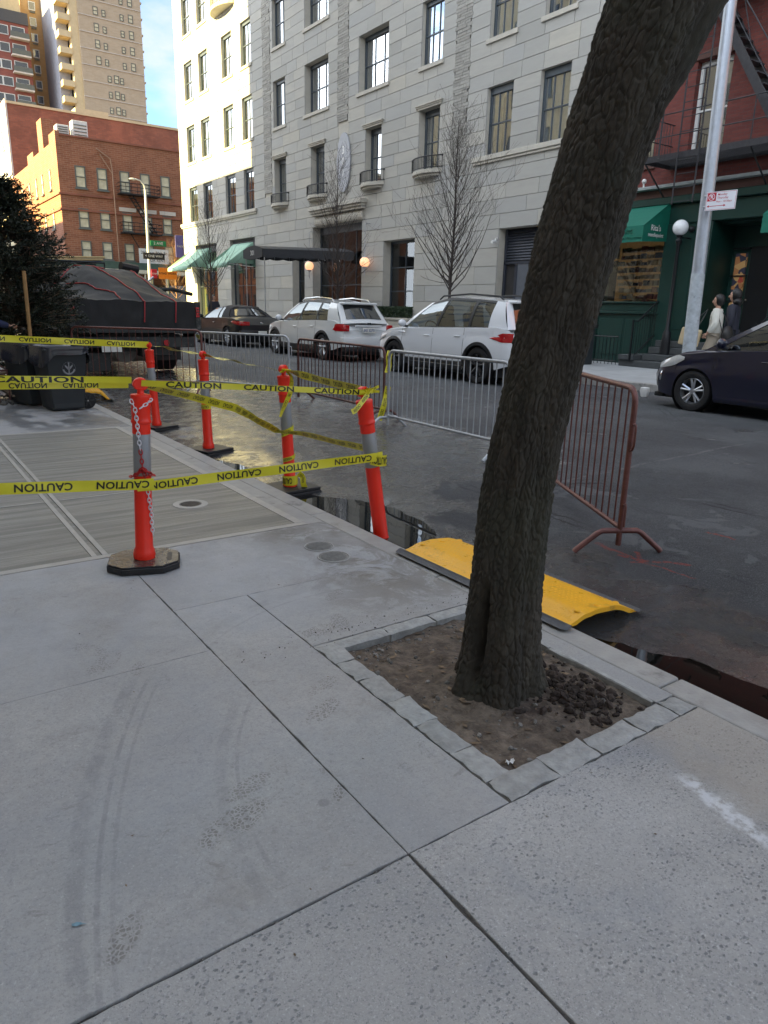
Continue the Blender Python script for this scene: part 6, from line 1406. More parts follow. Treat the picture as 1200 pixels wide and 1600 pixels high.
# ================================================================= BINS
simple('bin_black', (.022, .027, .030), .5, 0, .1, 6, .08, 60)
simple('bag_black', (.022, .024, .032), .16, 0, .1, 6, .2, 20)
def wheelie(loc, lab, rz, emblem=True, bag=True):
    t = thing('trash_bin', lab, 'bin', loc, rz)
    def ring(z, k): w, d = .29*k, .30*k; return [(-w, -d, z), (w, -d, z), (w, d, z), (-w, d, z)]
    mb = MB(); P = [ring(.02, .76), ring(.10, .78), ring(.80, .97), ring(.84, 1.0), ring(.90, 1.03)]
    vs = [p for r_ in P for p in r_]; fs = [(i*4+k, i*4+(k+1) % 4, (i+1)*4+(k+1) % 4, (i+1)*4+k) for i in range(4) for k in range(4)]+[(3, 2, 1, 0)]; mb.add(vs, fs); mb.build('body', 'bin_black', t, local=True, bev=.022, seg=3, smooth=True)
    mb = MB(); mb.box((-.31, -.32, .84), (.31, .32, .875)); mb.build('rim', 'bin_black', t, local=True, bev=.01)
    mb = MB(); mb.box((-.2, -.235, .05), (.2, -.225, .12)); mb.build('foot_panel', 'bin_black', t, local=True)
    for sx in (1,):
        mb = MB(); mb.lathe([(.02, -.03), (.10, -.03), (.118, -.02), (.118, .02), (.10, .03), (.03, .03)], 24, (.30, -.12, .118), 'Y'); w = mb.build('wheel', 'tyre', t, local=True, smooth=True)
        for k in range(6): m_ = MB(); a = math.pi*k/3; m_.obox((.30+.05*math.cos(a), -.155, .118+.05*math.sin(a)), (.075, .012, .02), ry=-a); m_.build('spoke', 'trim', w, local=False) if False else m_.build('spoke', 'trim', w, local=True)
    if bag:
        n = 64; rows_ = 9; Pg = []
        for j in range(rows_+1):
            v = j/rows_; row = []
            for i in range(n):
                a = 2*math.pi*i/n; ex = math.copysign(abs(math.cos(a))**.35, math.cos(a)); ey = math.copysign(abs(math.sin(a))**.35, math.sin(a)); drop = .20+.09*math.sin(a*2+1)+.05*mnoise.noise(Vector((ex*3, ey*3, 0)))
                fold = .012*math.sin(a*19+v*3)*v+.012*mnoise.noise(Vector((ex*7, ey*7, v*5)))
                k = 1.06+.03*v+fold; row.append((.31*k*ex, .32*k*ey, .905-v*drop))
            row.append(row[0]); Pg.append(row)
        inner = [[(p[0]*s_, p[1]*s_, z_+.01*mnoise.noise(Vector((p[0]*9, p[1]*9, s_)))) for p in Pg[0]] for s_, z_ in ((.3, .80), (.7, .84), (.93, .90))]
        mb = MB(); mb.grid(inner+Pg); mb.build('bin_bag', 'bag_black', t, local=True, smooth=True, ang=180)
    if emblem:
        mb = MB(); yy = -.302; M0 = lambda x, z: (x, yy+.045*(.80-z)/.70*1.25, z)
        for (r0, r1, a0, a1) in ((.085, .065, math.pi*1.05, math.pi*1.95), (.09, .088, 0, 2*math.pi)):
            n = 30; mb.grid([[M0(.02+r*math.cos(a0+(a1-a0)*k/n), .60+r*math.sin(a0+(a1-a0)*k/n)) for k in range(n+1)] for r in (r0, r1)])
        mb.grid([[M0(.012, .53), M0(.012, .66)], [M0(.028, .53), M0(.028, .66)]])
        for sg in (-1, 1): mb.grid([[M0(.02+sg*.012, .58), M0(.02+sg*.012, .62)], [M0(.02+sg*.05, .625), M0(.02+sg*.055, .655)]])
        mb.grid([[M0(.02+r*math.cos(a), .672+r*math.sin(a)) for a in np.linspace(0, 6.28, 12)] for r in (.012, .0)])
        mb.build('emblem', 'reflect', t, local=True, fixn=False)
    return t
wheelie((2.10, 11.05, 0), 'black wheeled trash bin with a bag over its rim and a round grey emblem', .15)
wheelie((1.86, 11.8, 0), 'second black bin, half hidden behind the wheeled bin with the emblem', .4, False, True)
sb_ = thing('street_bin', 'dark ribbed litter bin beside the shop area fence across the street', 'bin', (15.4, 13.0, FZ)); mb = MB(); mb.box((15.1, 12.6, FZ), (15.6, 13.3, 1.15)); mb.build('body', 'bin_black', sb_, bev=.03, seg=2); mb = MB(); mb.box((15.05, 12.55, 1.152), (15.65, 13.35, 1.27)); mb.build('lid', 'trim', sb_, bev=.03, seg=2)
for k in range(6): mb = MB(); mb.box((15.085, 12.66+k*.11, .35), (15.099, 12.70+k*.11, 1.08)); mb.build('rib', 'trim', sb_)
# small rubber foot at left edge
t = thing('rubber_foot', 'white topped black rubber base cut off by the left edge of the view', 'rubber base', (1.0, 9.75, 0)); mb = MB(); mb.box((.7, 9.6, .002), (1.06, 9.95, .035)); mb.build('base', 'rubber', t, bev=.006); mb = MB(); mb.box((.7, 9.62, .036), (1.03, 9.93, .075)); mb.build('cap', 'white_paint', t, bev=.012)
# debris and plank pile, tree guard
dp = thing('debris_pile', 'pile of old boards, sacks and rubble behind the bins at the left edge', 'debris pile', (1.2, 12.6, 0)); rr = random.Random(8)
simple('old_wood', (.16, .12, .085), .85, 0, .3, 8, .3, 40, island=.3); simple('sack', (.06, .06, .085), .6, 0, .25, 9, .4, 20)
for i in range(12): mb = MB(); mb.obox((rr.uniform(.7, 1.6), rr.uniform(12.2, 13.2), .08+i*.045), (rr.uniform(.08, .16), rr.uniform(.8, 1.5), .03), rz=rr.uniform(-1, 1.3), rx=rr.uniform(-.15, .15)); mb.build('board', 'old_wood', dp)
for i in range(4):
    mb = MB(); c = (rr.uniform(.8, 1.4), rr.uniform(12.2, 12.8), .35+.1*i); mb.ball(c, .22, 14, (1, .8, .5)); mb.v = [(p[0]+.03*mnoise.noise(Vector(p)*9), p[1]+.03*mnoise.noise(Vector(p)*9+Vector((3, 0, 0))), p[2]+.04*mnoise.noise(Vector(p)*7)) for p in mb.v]; mb.build('sack', 'sack', dp, smooth=True)
rb = MB()
for i in range(90): rock(rb, (rr.uniform(.6, 1.8), rr.uniform(11.7, 12.9), rr.uniform(.0, .06)), rr.uniform(.02, .06), i)
tag(rb.build('rubble', 'pebble', dp), kind='stuff')
gd = thing('tree_guard', 'low rusty iron tree guard in front of the debris pile', 'tree guard', (1.2, 11.9, 0))
mb = MB(); mb.tube([(.5, 11.9, .5), (1.55, 11.9, .5), (1.55, 13.2, .5)], .016, 6); mb.build('rail', 'dark_rust', gd)
for i in range(8): mb = MB(); mb.tube([(.55+i*.14, 11.9, 0), (.55+i*.14, 11.9, .5)], .012, 5); mb.build('baluster', 'dark_rust', gd)
# crushed cup and bottle near the dark car, small street litter
t = thing('litter_cup', 'small white crumpled cup lying in front of the dark car', 'litter', (10.8, 7.9, .12)); mb = MB(); mb.lathe([(.0, 0), (.06, .0), (.085, .1), (.075, .16), (0, .17)], 12, (11.1, 7.75, .12)); mb.v = [(p[0]+.02*mnoise.noise(Vector(p)*20), p[1]+.02*mnoise.noise(Vector(p)*20), p[2]) for p in mb.v]; mb.build('cup', 'white_paint', t, smooth=True)
# ================================================================= CARS  (local axes: +Y nose, +X right, Z up, origin on the ground at the centre)
def sm(a, b, t): t = min(max((t-a)/(b-a), 0), 1); return t*t*(3-2*t)
def car(loc, lab, s, rz=0.):
    L, Wd, wf, wr, R = s['L'], s['W'], s['yf'], s['yr'], s['R']; t = thing('parked_car', lab, 'car', loc, rz, 'cars parked along the far kerb'); body = s['paint']; hw = Wd/2; arch = R*1.13
    sill, belt, deck, plan = s['sill'], s['belt'], s['deck'], s['plan']
    ys = set(np.round(np.linspace(-L/2, L/2, 46), 3))
    for c in (wf, wr): ys |= {round(c+arch*math.cos(a), 3) for a in np.linspace(0, math.pi, 17)}
    ys |= {-L/2+.03, -L/2+.08, L/2-.03, L/2-.08}; ys = sorted(ys)
    zl_ = lambda y: max([interp(y, sill)]+[R+math.sqrt(max(0, arch*arch-(y-c)**2)) if abs(y-c) < arch else 0 for c in (wf, wr)])
    bz = lambda y: interp(y, belt); dz_ = lambda y: interp(y, deck); pw = lambda y: hw*interp(y, plan)
    nose = s.get('nose', .10); tail = s.get('tail', .05)
    fl = s.get('flare', .012)
    def side(y, v):  # v 0 bottom .. 1 belt
        zl, zb = zl_(y), bz(y); z = zl+(zb-zl)*v; zz = (z-.2)/(zb-.2+1e-6)
        w = pw(y)*(1-.05*max(0, zz-.55)**1.2*2.2-.035*max(0, .35-zz)*2.5)
        w += fl*sum(math.exp(-((y-c)/(arch*1.15))**2) for c in (wf, wr))*math.exp(-((z-R*1.3)/.35)**2)
        w += -.012*math.exp(-((z-(zb-.16))/.025)**2)*s.get('crease', 1)-.014*math.exp(-((z-.42)/.06)**2)*(abs(y) < .9)
        yy = y
        if y > L/2-.5: yy -= nose*((y-(L/2-.5))/.5)**2*abs(z-.5)*1.6
        if y < -L/2+.5: yy += tail*((-L/2+.5-y)/.5)**2*abs(z-.45)*2.0
        return Vector((w, yy, z))
    vs = [0, .06, .16, .3, .45, .6, .74, .86, .94, 1.0]
    def ring(y):
        r = [side(y, v) for v in vs]; w = r[-1].x; zb, zd = bz(y), dz_(y); yy = r[-1].y
        for u, k in ((.95, .35), (.85, .62), (.66, .85), (.36, .96), (0, 1.)): r.append(Vector((w*u, yy, zb+(zd-zb)*k)))
        return r
    rows_ = [ring(y) for y in ys]
    full = [[Vector((-p.x, p.y, p.z)) for p in r]+[p for p in r[:-1][::-1]] for r in rows_]
    mb = MB(); mb.grid(full)
    for e in (0, -1):
        r = full[e]; c = [Vector((p.x*.4, p.y+(.03 if e else -.03), .5+(p.z-.5)*.45)) for p in r]; mb.grid([r, c]); mb.add(c, [tuple(range(len(c)))])
    o = mb.build('body', body, t, local=True, smooth=True, ang=32)
    m2 = MB(); m2.box((-hw*.86, -L/2+.25, .16), (hw*.86, L/2-.3, min(bz(0), .8)-.1)); m2.build('underbody', 'trim', t, local=True)
    for c in (wf, wr):
        for sx in (-1, 1): m_ = MB(); m_.lathe([(arch+.01, sx*(hw*.55)), (arch+.01, sx*(hw-.045))], 24, (0, c, R), 'X'); m_.v = [p for p in m_.v]; m_.build('wheel_well', 'rubber', t, local=True)
    # arch and sill trim
    if s.get('cladding'):
        for c in (wf, wr):
            for sx in (-1, 1):
                P = []
                for rr_, off in ((arch-.015, .004), (arch+.0, .014), (arch+.055, .014), (arch+.06, .002)):
                    row = []
                    for k in range(25):
                        a = math.pi*(-.04+1.08*k/24); y = c+rr_*math.cos(a); z = max(R+rr_*math.sin(a), interp(y, sill)); q = side(y, 0); zl, zb = zl_(y), bz(y); v = (z-zl)/(zb-zl); q2 = side(y, max(0, v)); row.append((sx*(q2.x+off), y, z))
                    P.append(row)
                m_ = MB(); m_.grid(P); m_.build('arch_trim', 'trim', t, local=True, smooth=True)
        for sx in (-1, 1):
            y0, y1 = wr+arch+.04, wf-arch-.04; m_ = MB(); m_.grid([[(sx*(side(y, v).x+off), y, side(y, v).z) for y in np.linspace(y0, y1, 14)] for v, off in ((-.01, 0), (0, .012), (.17, .016), (.20, .002))]); m_.build('sill_trim', 'trim', t, local=True, smooth=True)
    # greenhouse
    gh = s['gh']   # list of columns (type, (yb, zb_off), (yr, zr), inset)
    rw = s['roof_w']; 
    def Bp(yb, sx): q = side(yb, 1.0); return Vector((sx*(q.x*.965), yb, bz(yb)-.005))
    def Rp(yr, zr, sx): return Vector((sx*rw*interp(yr, s.get('roof_plan', [(-9, 1), (9, 1)])), yr, zr))
    cols = [(ty, yb, yr, zr) for ty, yb, yr, zr in gh]
    def bow(a, b, u, sx): q = a.lerp(b, u); q.x += sx*.035*math.sin(math.pi*u); return q
    rail = s.get('top_paint', body)
    for sx in (-1, 1):
        pil = MB()
        for (ty, yb, yr, zr), (ty2, yb2, yr2, zr2) in zip(cols, cols[1:]):
            a, b = Bp(yb, sx), Rp(yr, zr, sx); c, d = Bp(yb2, sx), Rp(yr2, zr2, sx)
            if ty == 'w':
                u0, u1 = .03, .93
                P = [[bow(a, b, u, sx).lerp(bow(c, d, u, sx), w)-Vector((sx*.012, 0, 0)) for u in np.linspace(u0, u1, 6)] for w in np.linspace(0, 1, 5)]
                m_ = MB(); m_.grid(P); m_.build('side_window', 'car_glass', t, local=True, smooth=True)
                for ua, ub in ((0, u0+.012), (u1-.01, 1.0)): pil.grid([[bow(a, b, u, sx).lerp(bow(c, d, u, sx), w) for u in (ua, ub)] for w in np.linspace(0, 1, 5)])
            else: 
                m_ = MB(); m_.grid([[bow(a, b, u, sx).lerp(bow(c, d, u, sx), w) for u in np.linspace(0, 1, 7)] for w in (0, 1)]); m_.build('pillar', 'trim' if ty == 'b' else rail, t, local=True, smooth=True)
        pil.build('window_surround', 'trim' if not s.get('chrome') else 'chrome', t, local=True, smooth=True)
    nr = 9
    def across(a, b, bx, bzv): return [Vector((a.x+(b.x-a.x)*k/nr, a.y+(b.y-a.y)*k/nr+bx*math.sin(math.pi*k/nr), a.z+(b.z-a.z)*k/nr+bzv*math.sin(math.pi*k/nr))) for k in range(nr+1)]
    roofrows = [across(Rp(yr, zr, -1), Rp(yr, zr, 1), 0, .045) for (_, _, yr, zr) in cols]
    # smooth extra rows
    ry = [c[2] for c in cols]; rzv = [c[3] for c in cols]; order = sorted(zip(ry, rzv)); 
    yy_ = np.linspace(order[0][0], order[-1][0], 16); roofrows = [across(Rp(y, interp(y, order), -1), Rp(y, interp(y, order), 1), 0, .045) for y in yy_]
    m_ = MB(); m_.grid(roofrows); m_.build('roof', rail, t, local=True, smooth=True)
    (_, yb, yr, zr) = cols[0]
    ws = [across(Bp(yb, -1).lerp(Rp(yr, zr, -1), u)+Vector((.0, 0, 0)), Bp(yb, 1).lerp(Rp(yr, zr, 1), u), .16*(1-u)+.06*u, .03*(1-u)+.045*u) for u in np.linspace(0, 1, 6)]
    m_ = MB(); m_.grid(ws); m_.build('windshield', 'car_glass', t, local=True, smooth=True)
    (_, yb, yr, zr) = cols[-1]; uz = s.get('rear_glass', (.12, .95))
    rwr = [across(Bp(yb, -1).lerp(Rp(yr, zr, -1), u), Bp(yb, 1).lerp(Rp(yr, zr, 1), u), -.10*(1-u)-.05*u, .03*(1-u)+.045*u) for u in np.linspace(0, 1, 9)]
    m_ = MB(); m_.grid(rwr); m_.build('tailgate', rail if s.get('top_paint') else body, t, local=True, smooth=True)
    gl = [across(Bp(yb, -1).lerp(Rp(yr, zr, -1), u)*1, Bp(yb, 1).lerp(Rp(yr, zr, 1), u)*1, -.10*(1-u)-.05*u, .03*(1-u)+.045*u) for u in np.linspace(uz[0], uz[1], 6)]
    gl = [[p+Vector((0, -.012, .006)) for p in r[1:-1]] for r in gl]
    m_ = MB(); m_.grid(gl); m_.build('rear_window', 'glass_dark', t, local=True, smooth=True)
    if s.get('spoiler'): m_ = MB(); m_.box((-rw*.88, yr-.22, zr-.02), (rw*.88, yr+.04, zr+.035)); m_.build('spoiler', body, t, local=True, bev=.015)
    # wheels
    for c in (wf, wr):
        for sx in (-1, 1):
            xo = sx*(hw-.01); m_ = MB(); w2 = .215
            m_.lathe([(R*.66, xo-sx*w2), (R*.93, xo-sx*w2), (R, xo-sx*(w2-.03)), (R, xo-sx*.03), (R*.96, xo-sx*.008), (R*.80, xo), (R*.68, xo-sx*.012), (R*.66, xo-sx*.03)], 36, (0, c, R), 'X'); w = m_.build('wheel', 'tyre', t, local=True, smooth=True)
            rm = MB(); rr_ = R*.67; rm.lathe([(rr_, xo-sx*.028), (rr_*.94, xo-sx*.02), (rr_*.90, xo-sx*.05), (rr_*.90, xo-sx*.16)], 36, (0, c, R), 'X')
            ns = s.get('spokes', 5)
            for k in range(ns):
                for e in (-.13, .13) if ns == 5 else (0,):
                    a = 2*math.pi*k/ns+.3; a2 = a+e; ca, sa = math.cos(a), math.sin(a); c2, s2 = math.cos(a2*1.0+e*.4), math.sin(a2*1.0+e*.4)
                    p0 = Vector((xo-sx*.045, c+R*.1*ca, R+R*.1*sa)); p1 = Vector((xo-sx*.028, c+rr_*.93*c2, R+rr_*.93*s2)); rm.tube([p0, p1], [R*.07, R*.055], 6)
            rm.lathe([(0, xo-sx*.02), (R*.12, xo-sx*.022), (R*.16, xo-sx*.045)], 20, (0, c, R), 'X')
            rm.build('rim', s.get('rim', 'rim'), w, local=True, smooth=True); m_ = MB(); m_.lathe([(0, xo-sx*.13), (rr_*.9, xo-sx*.13)], 24, (0, c, R), 'X'); m_.build('brake_disc', 'trim', w, local=True)
    # strips and patches laid on the side surface
    def strip(name, mat, y0, v0, y1, v1, wdt, off=.003, sides=(-1, 1), n=8):
        for sx in sides:
            m_ = MB(); P = []
            for k in range(n+1):
                u = k/n; y = y0+(y1-y0)*u; v = v0+(v1-v0)*u; q = side(y, v); q2 = side(y+(wdt if abs(y1-y0) < .2 else 0), v+(0 if abs(y1-y0) < .2 else wdt))
                P.append([(sx*(q.x+off), q.y, q.z), (sx*(q2.x+off), q2.y, q2.z)])
            m_.grid(P); m_.build(name, mat, t, local=True)
    for yd in s['doors']: strip('door_gap', 'rubber', yd, .03, yd, .985, .009, n=14)
    for yh in s['handles']:
        for sx in (-1, 1): q = side(yh, s.get('hv', .80)); m_ = MB(); m_.tube([(sx*(q.x+.0), yh-.10, q.z), (sx*(q.x+.028), yh-.08, q.z), (sx*(q.x+.028), yh+.08, q.z), (sx*(q.x), yh+.10, q.z)], .011, 6); m_.build('door_handle', s.get('handle_mat', body), t, local=True, smooth=True)
    def patch(name, mat, pts, off=.006, sx=1, parent=None):
        """pts: polygon (y, z) wrapped on the side surface"""
        ymin = min(p[0] for p in pts); ymax = max(p[0] for p in pts); m_ = MB(); n = 10; P = []
        import bisect
        def zr(y):
            zs = []
            for (a, b), (c, d) in zip(pts, pts[1:]+pts[:1]):
                if (a-y)*(c-y) <= 0 and a != c: zs.append(b+(d-b)*(y-a)/(c-a))
            return (min(zs), max(zs)) if zs else (pts[0][1], pts[0][1])
        for k in range(n+1):
            y = ymin+(ymax-ymin)*k/n; z0, z1 = zr(min(max(y, ymin+1e-4), ymax-1e-4)); row = []
            for j in range(5):
                z = z0+(z1-z0)*j/4; zl, zb = zl_(y), bz(y); q = side(y, (z-zl)/(zb-zl)); row.append((sx*(q.x+off+.006*math.sin(math.pi*j/4)), q.y+(.0), q.z))
            P.append(row)
        m_.grid(P); return m_.build(name, mat, t, local=True, smooth=True)
    for sx in (-1, 1):
        for (nm, mt, pts) in s.get('patches', []): patch(nm, mt, pts, sx=sx)
    # mirrors
    ym, zm = s['mirror']
    for sx in (-1, 1):
        q = side(ym, 1); m_ = MB(); m_.ball((sx*(q.x+.13), ym, zm), .11, 14, (.95, .55, .72)); mi = m_.build('door_mirror', s.get('mirror_mat', body), t, local=True, smooth=True)
        m_ = MB(); m_.tube([(sx*(q.x-.02), ym, zm-.07), (sx*(q.x+.09), ym, zm-.06)], .025, 8); m_.build('mirror_stalk', 'trim', mi, local=True)
    # seats and steering wheel
    for sx in (-.38, .38):
        for yb in (s['seat'], s['seat']-.95): m_ = MB(); m_.obox((sx, yb, belt[2][1]-.05), (.46, .14, .62), rx=-.22); m_.obox((sx, yb-.06, belt[2][1]+.32), (.26, .10, .18), rx=-.2); m_.build('seat', 'seat', t, local=True, bev=.04)
    m_ = MB(); cz = bz(s['seat']+.5)-.02; m_.tube([(-.38+.18*math.cos(a), s['seat']+.50+.08*math.sin(a), cz+.16*math.sin(a)) for a in np.linspace(0, 2*math.pi, 20)], .014, 6, cap=False); m_.tube([(-.38-.17, s['seat']+.5, cz), (-.38+.17, s['seat']+.5, cz)], .012, 5); m_.build('steering_wheel', 'trim', t, local=True)
    if s.get('rails'):
        for sx in (-1, 1):
            y0, y1, zr_ = s['rails']; m_ = MB(); x = sx*(rw-.04); m_.tube([(x, y0, interp(y0, order)+.035), (x, y0+.12, interp(y0+.12, order)+.085), (x, (y0+y1)/2, interp((y0+y1)/2, order)+.09), (x, y1-.12, interp(y1-.12, order)+.085), (x, y1, interp(y1, order)+.035)], .018, 8); m_.build('roof_rail', s.get('rail_mat', 'trim'), t, local=True, smooth=True)
    # rear: plate, bumper, lamps ; front: grille, bumper
    yr_ = -L/2+.02; yf_ = L/2
    for (nm, mt, a, b) in s['boxes']: m_ = MB(); m_.box(a, b); m_.build(nm, mt, t, local=True, bev=.012, seg=2, smooth=True)
    if s.get('plate'): m_ = MB(); zc = s['plate'][1]; m_.text(s['plate'][0], frame_at((0, yr_-.077, zc), (1, 0, 0), (0, 0, 1)), .095, .012); m_.build('plate_number', 'ink_blue', t, local=True, fixn=False)
    return t
CZ = .115
# white crossover with roof rails (nearest, side view)
suvA = dict(L=4.62, W=1.84, yf=1.43, yr=-1.42, R=.355, paint='car_white', cladding=True, crease=1.2,
  sill=[(-2.31, .42), (-1.9, .30), (-1.2, .24), (1.2, .24), (1.9, .27), (2.31, .36)],
  belt=[(-2.31, .86), (-2.2, 1.06), (-1.9, 1.10), (-1.0, 1.075), (.8, 1.02), (1.15, 1.0), (1.7, .94), (2.15, .83), (2.31, .70)],
  deck=[(-2.31, .9), (-1.9, 1.12), (.8, 1.05), (1.25, 1.07), (1.8, 1.0), (2.18, .88), (2.31, .72)],
  plan=[(-2.31, .84), (-2.1, .94), (-1.6, .985), (-.5, 1), (.9, 1), (1.6, .985), (2.0, .93), (2.2, .86), (2.31, .72)],
  gh=[('p', 1.28, .42, 1.55), ('w', 1.12, .32, 1.565), ('b', .02, -.20, 1.66), ('w', -.06, -.27, 1.66), ('b', -1.02, -1.05, 1.635), ('w', -1.10, -1.13, 1.63), ('p', -1.62, -1.62, 1.60), ('p', -2.12, -1.85, 1.575)],
  roof_w=.62, rails=(-1.75, .2, 0), chrome=False, doors=(1.12, .02, -.98), handles=(.22, -.78), mirror=(.98, 1.11), mirror_mat='car_white', seat=.2, rim='rim_dark', spokes=5, spoiler=True,
  patches=[('headlight', 'lamp_clear', [(1.80, .78), (1.80, .86), (2.26, .74), (2.26, .64)]), ('taillight', 'lamp_red', [(-2.29, .83), (-2.29, 1.0), (-2.05, 1.0), (-1.72, .90), (-2.05, .83)]), ('vent_badge', 'chrome', [(1.02, .915), (1.02, .935), (1.28, .93), (1.28, .92)]), ('side_moulding', 'chrome', [(-1.0, .30), (-1.0, .325), (1.0, .325), (1.0, .30)])],
  boxes=[('rear_bumper', 'trim', (-.8, -2.37, .36), (.8, -2.2, .56)), ('number_plate', 'plate', (-.16, -2.36, .78), (.16, -2.345, .88)), ('grille', 'trim', (-.6, 2.22, .55), (.6, 2.33, .72))])
car((10.68, 12.17, CZ), 'clean white crossover with black rims, nearest of the pale cars, behind the middle barricade', suvA)
suvB = dict(suvA, L=4.62, W=1.80, yf=1.52, yr=-1.35, R=.35, paint='car_pearl', crease=.6,
  belt=[(-2.31, .80), (-2.22, .98), (-1.9, 1.06), (-1.0, 1.06), (.8, 1.0), (1.15, .98), (1.7, .92), (2.15, .82), (2.31, .66)],
  deck=[(-2.31, .84), (-1.9, 1.08), (.8, 1.03), (1.25, 1.05), (1.8, .98), (2.18, .86), (2.31, .68)],
  gh=[('p', 1.30, .45, 1.50), ('w', 1.15, .36, 1.515), ('b', .08, -.15, 1.60), ('w', 0, -.22, 1.60), ('b', -.92, -.98, 1.575), ('w', -.98, -1.05, 1.57), ('p', -1.55, -1.40, 1.54), ('p', -2.16, -1.72, 1.51)],
  rails=(-1.5, .25, 0), rim='rim', plate=('JKE 5270', .83), mirror=(1.02, 1.09), spoiler=True, rear_glass=(.2, .9), rail_mat='chrome',
  patches=[('headlight', 'lamp_clear', [(1.80, .76), (1.80, .84), (2.26, .72), (2.26, .62)]), ('taillight', 'lamp_red', [(-2.30, .80), (-2.30, .99), (-1.98, .99), (-1.88, .84), (-2.0, .80)])],
  boxes=[('taillight_inner', 'lamp_red', (-.80, -2.335, .80), (-.60, -2.30, .97)), ('taillight_inner', 'lamp_red', (.60, -2.335, .80), (.80, -2.30, .97)), ('rear_bumper', 'car_pearl', (-.82, -2.40, .40), (.82, -2.2, .64)), ('bumper_trim', 'trim', (-.78, -2.41, .27), (.78, -2.22, .395)), ('number_plate', 'plate', (-.20, -2.365, .76), (.20, -2.35, .90)), ('tailgate_garnish', 'car_pearl', (-.42, -2.37, .92), (.42, -2.30, .965)), ('badge', 'trim', (-.06, -2.378, .985), (.06, -2.36, 1.03))])
car((10.95, 18.75, CZ), 'pearl white crossover with silver rims and a New York plate, behind the brown barricade', suvB)
conv = dict(L=4.6, W=1.86, yf=1.42, yr=-1.40, R=.34, paint='car_black', cladding=False, flare=.02, crease=.8,
  sill=[(-2.3, .36), (-1.9, .24), (-1.2, .2), (1.2, .2), (1.9, .22), (2.3, .30)],
  belt=[(-2.3, .72), (-2.2, .90), (-1.8, .96), (-1.0, .97), (.8, .93), (1.2, .90), (1.8, .80), (2.15, .70), (2.3, .56)],
  deck=[(-2.3, .76), (-1.9, 1.02), (-1.2, 1.03), (.8, .95), (1.3, .96), (1.9, .86), (2.2, .72), (2.3, .58)],
  plan=[(-2.3, .80), (-2.1, .92), (-1.5, 1), (-.5, .985), (.9, .98), (1.5, .985), (2.0, .90), (2.2, .82), (2.3, .66)],
  gh=[('p', 1.05, .28, 1.30), ('w', .90, .18, 1.31), ('b', -.42, -.40, 1.37), ('w', -.50, -.46, 1.37), ('p', -.82, -.66, 1.35), ('p', -1.55, -1.0, 1.30)],
  roof_w=.56, top_paint='softtop', doors=(.95, -.42), handles=(-.25,), mirror=(.78, 1.0), seat=-.05, rim='rim', spokes=9, rear_glass=(.22, .85),
  patches=[('headlight', 'lamp_clear', [(1.85, .62), (1.85, .72), (2.26, .62), (2.26, .52)]), ('taillight', 'lamp_red', [(-2.28, .74), (-2.28, .87), (-1.90, .89), (-1.72, .86), (-1.9, .78)])],
  boxes=[('taillight_inner', 'lamp_red', (-.82, -2.32, .74), (-.45, -2.27, .87)), ('taillight_inner', 'lamp_red', (.45, -2.32, .74), (.82, -2.27, .87)), ('rear_bumper', 'car_black', (-.8, -2.37, .34), (.8, -2.2, .58)), ('number_plate', 'plate', (-.16, -2.385, .46), (.16, -2.37, .56)), ('badge', 'chrome', (-.05, -2.33, .80), (.05, -2.31, .86))])
car((11.05, 25.55, CZ), 'black convertible with a closed soft top and blue sky glints, left of the pearl crossover', conv)
red = dict(suvB, paint='car_red', plate=None, rails=None, gh=[('p', 1.2, .4, 1.40), ('w', 1.05, .3, 1.41), ('b', .0, -.1, 1.46), ('w', -.06, -.16, 1.46), ('p', -1.1, -.9, 1.42), ('p', -1.75, -1.15, 1.40)], rim='rim', cladding=False, spoiler=False, rear_glass=(.1, .95))
red['boxes'] = [('taillight_inner', 'lamp_red', (-.82, -2.335, .78), (-.50, -2.30, .92)), ('taillight_inner', 'lamp_red', (.5, -2.335, .78), (.82, -2.30, .92)), ('number_plate', 'plate', (-.16, -2.33, .72), (.16, -2.31, .82)), ('rear_bumper', 'car_red', (-.8, -2.38, .38), (.8, -2.2, .6))]
car((11.0, 33.5, .10), 'dark red sedan parked beyond the black convertible', red)
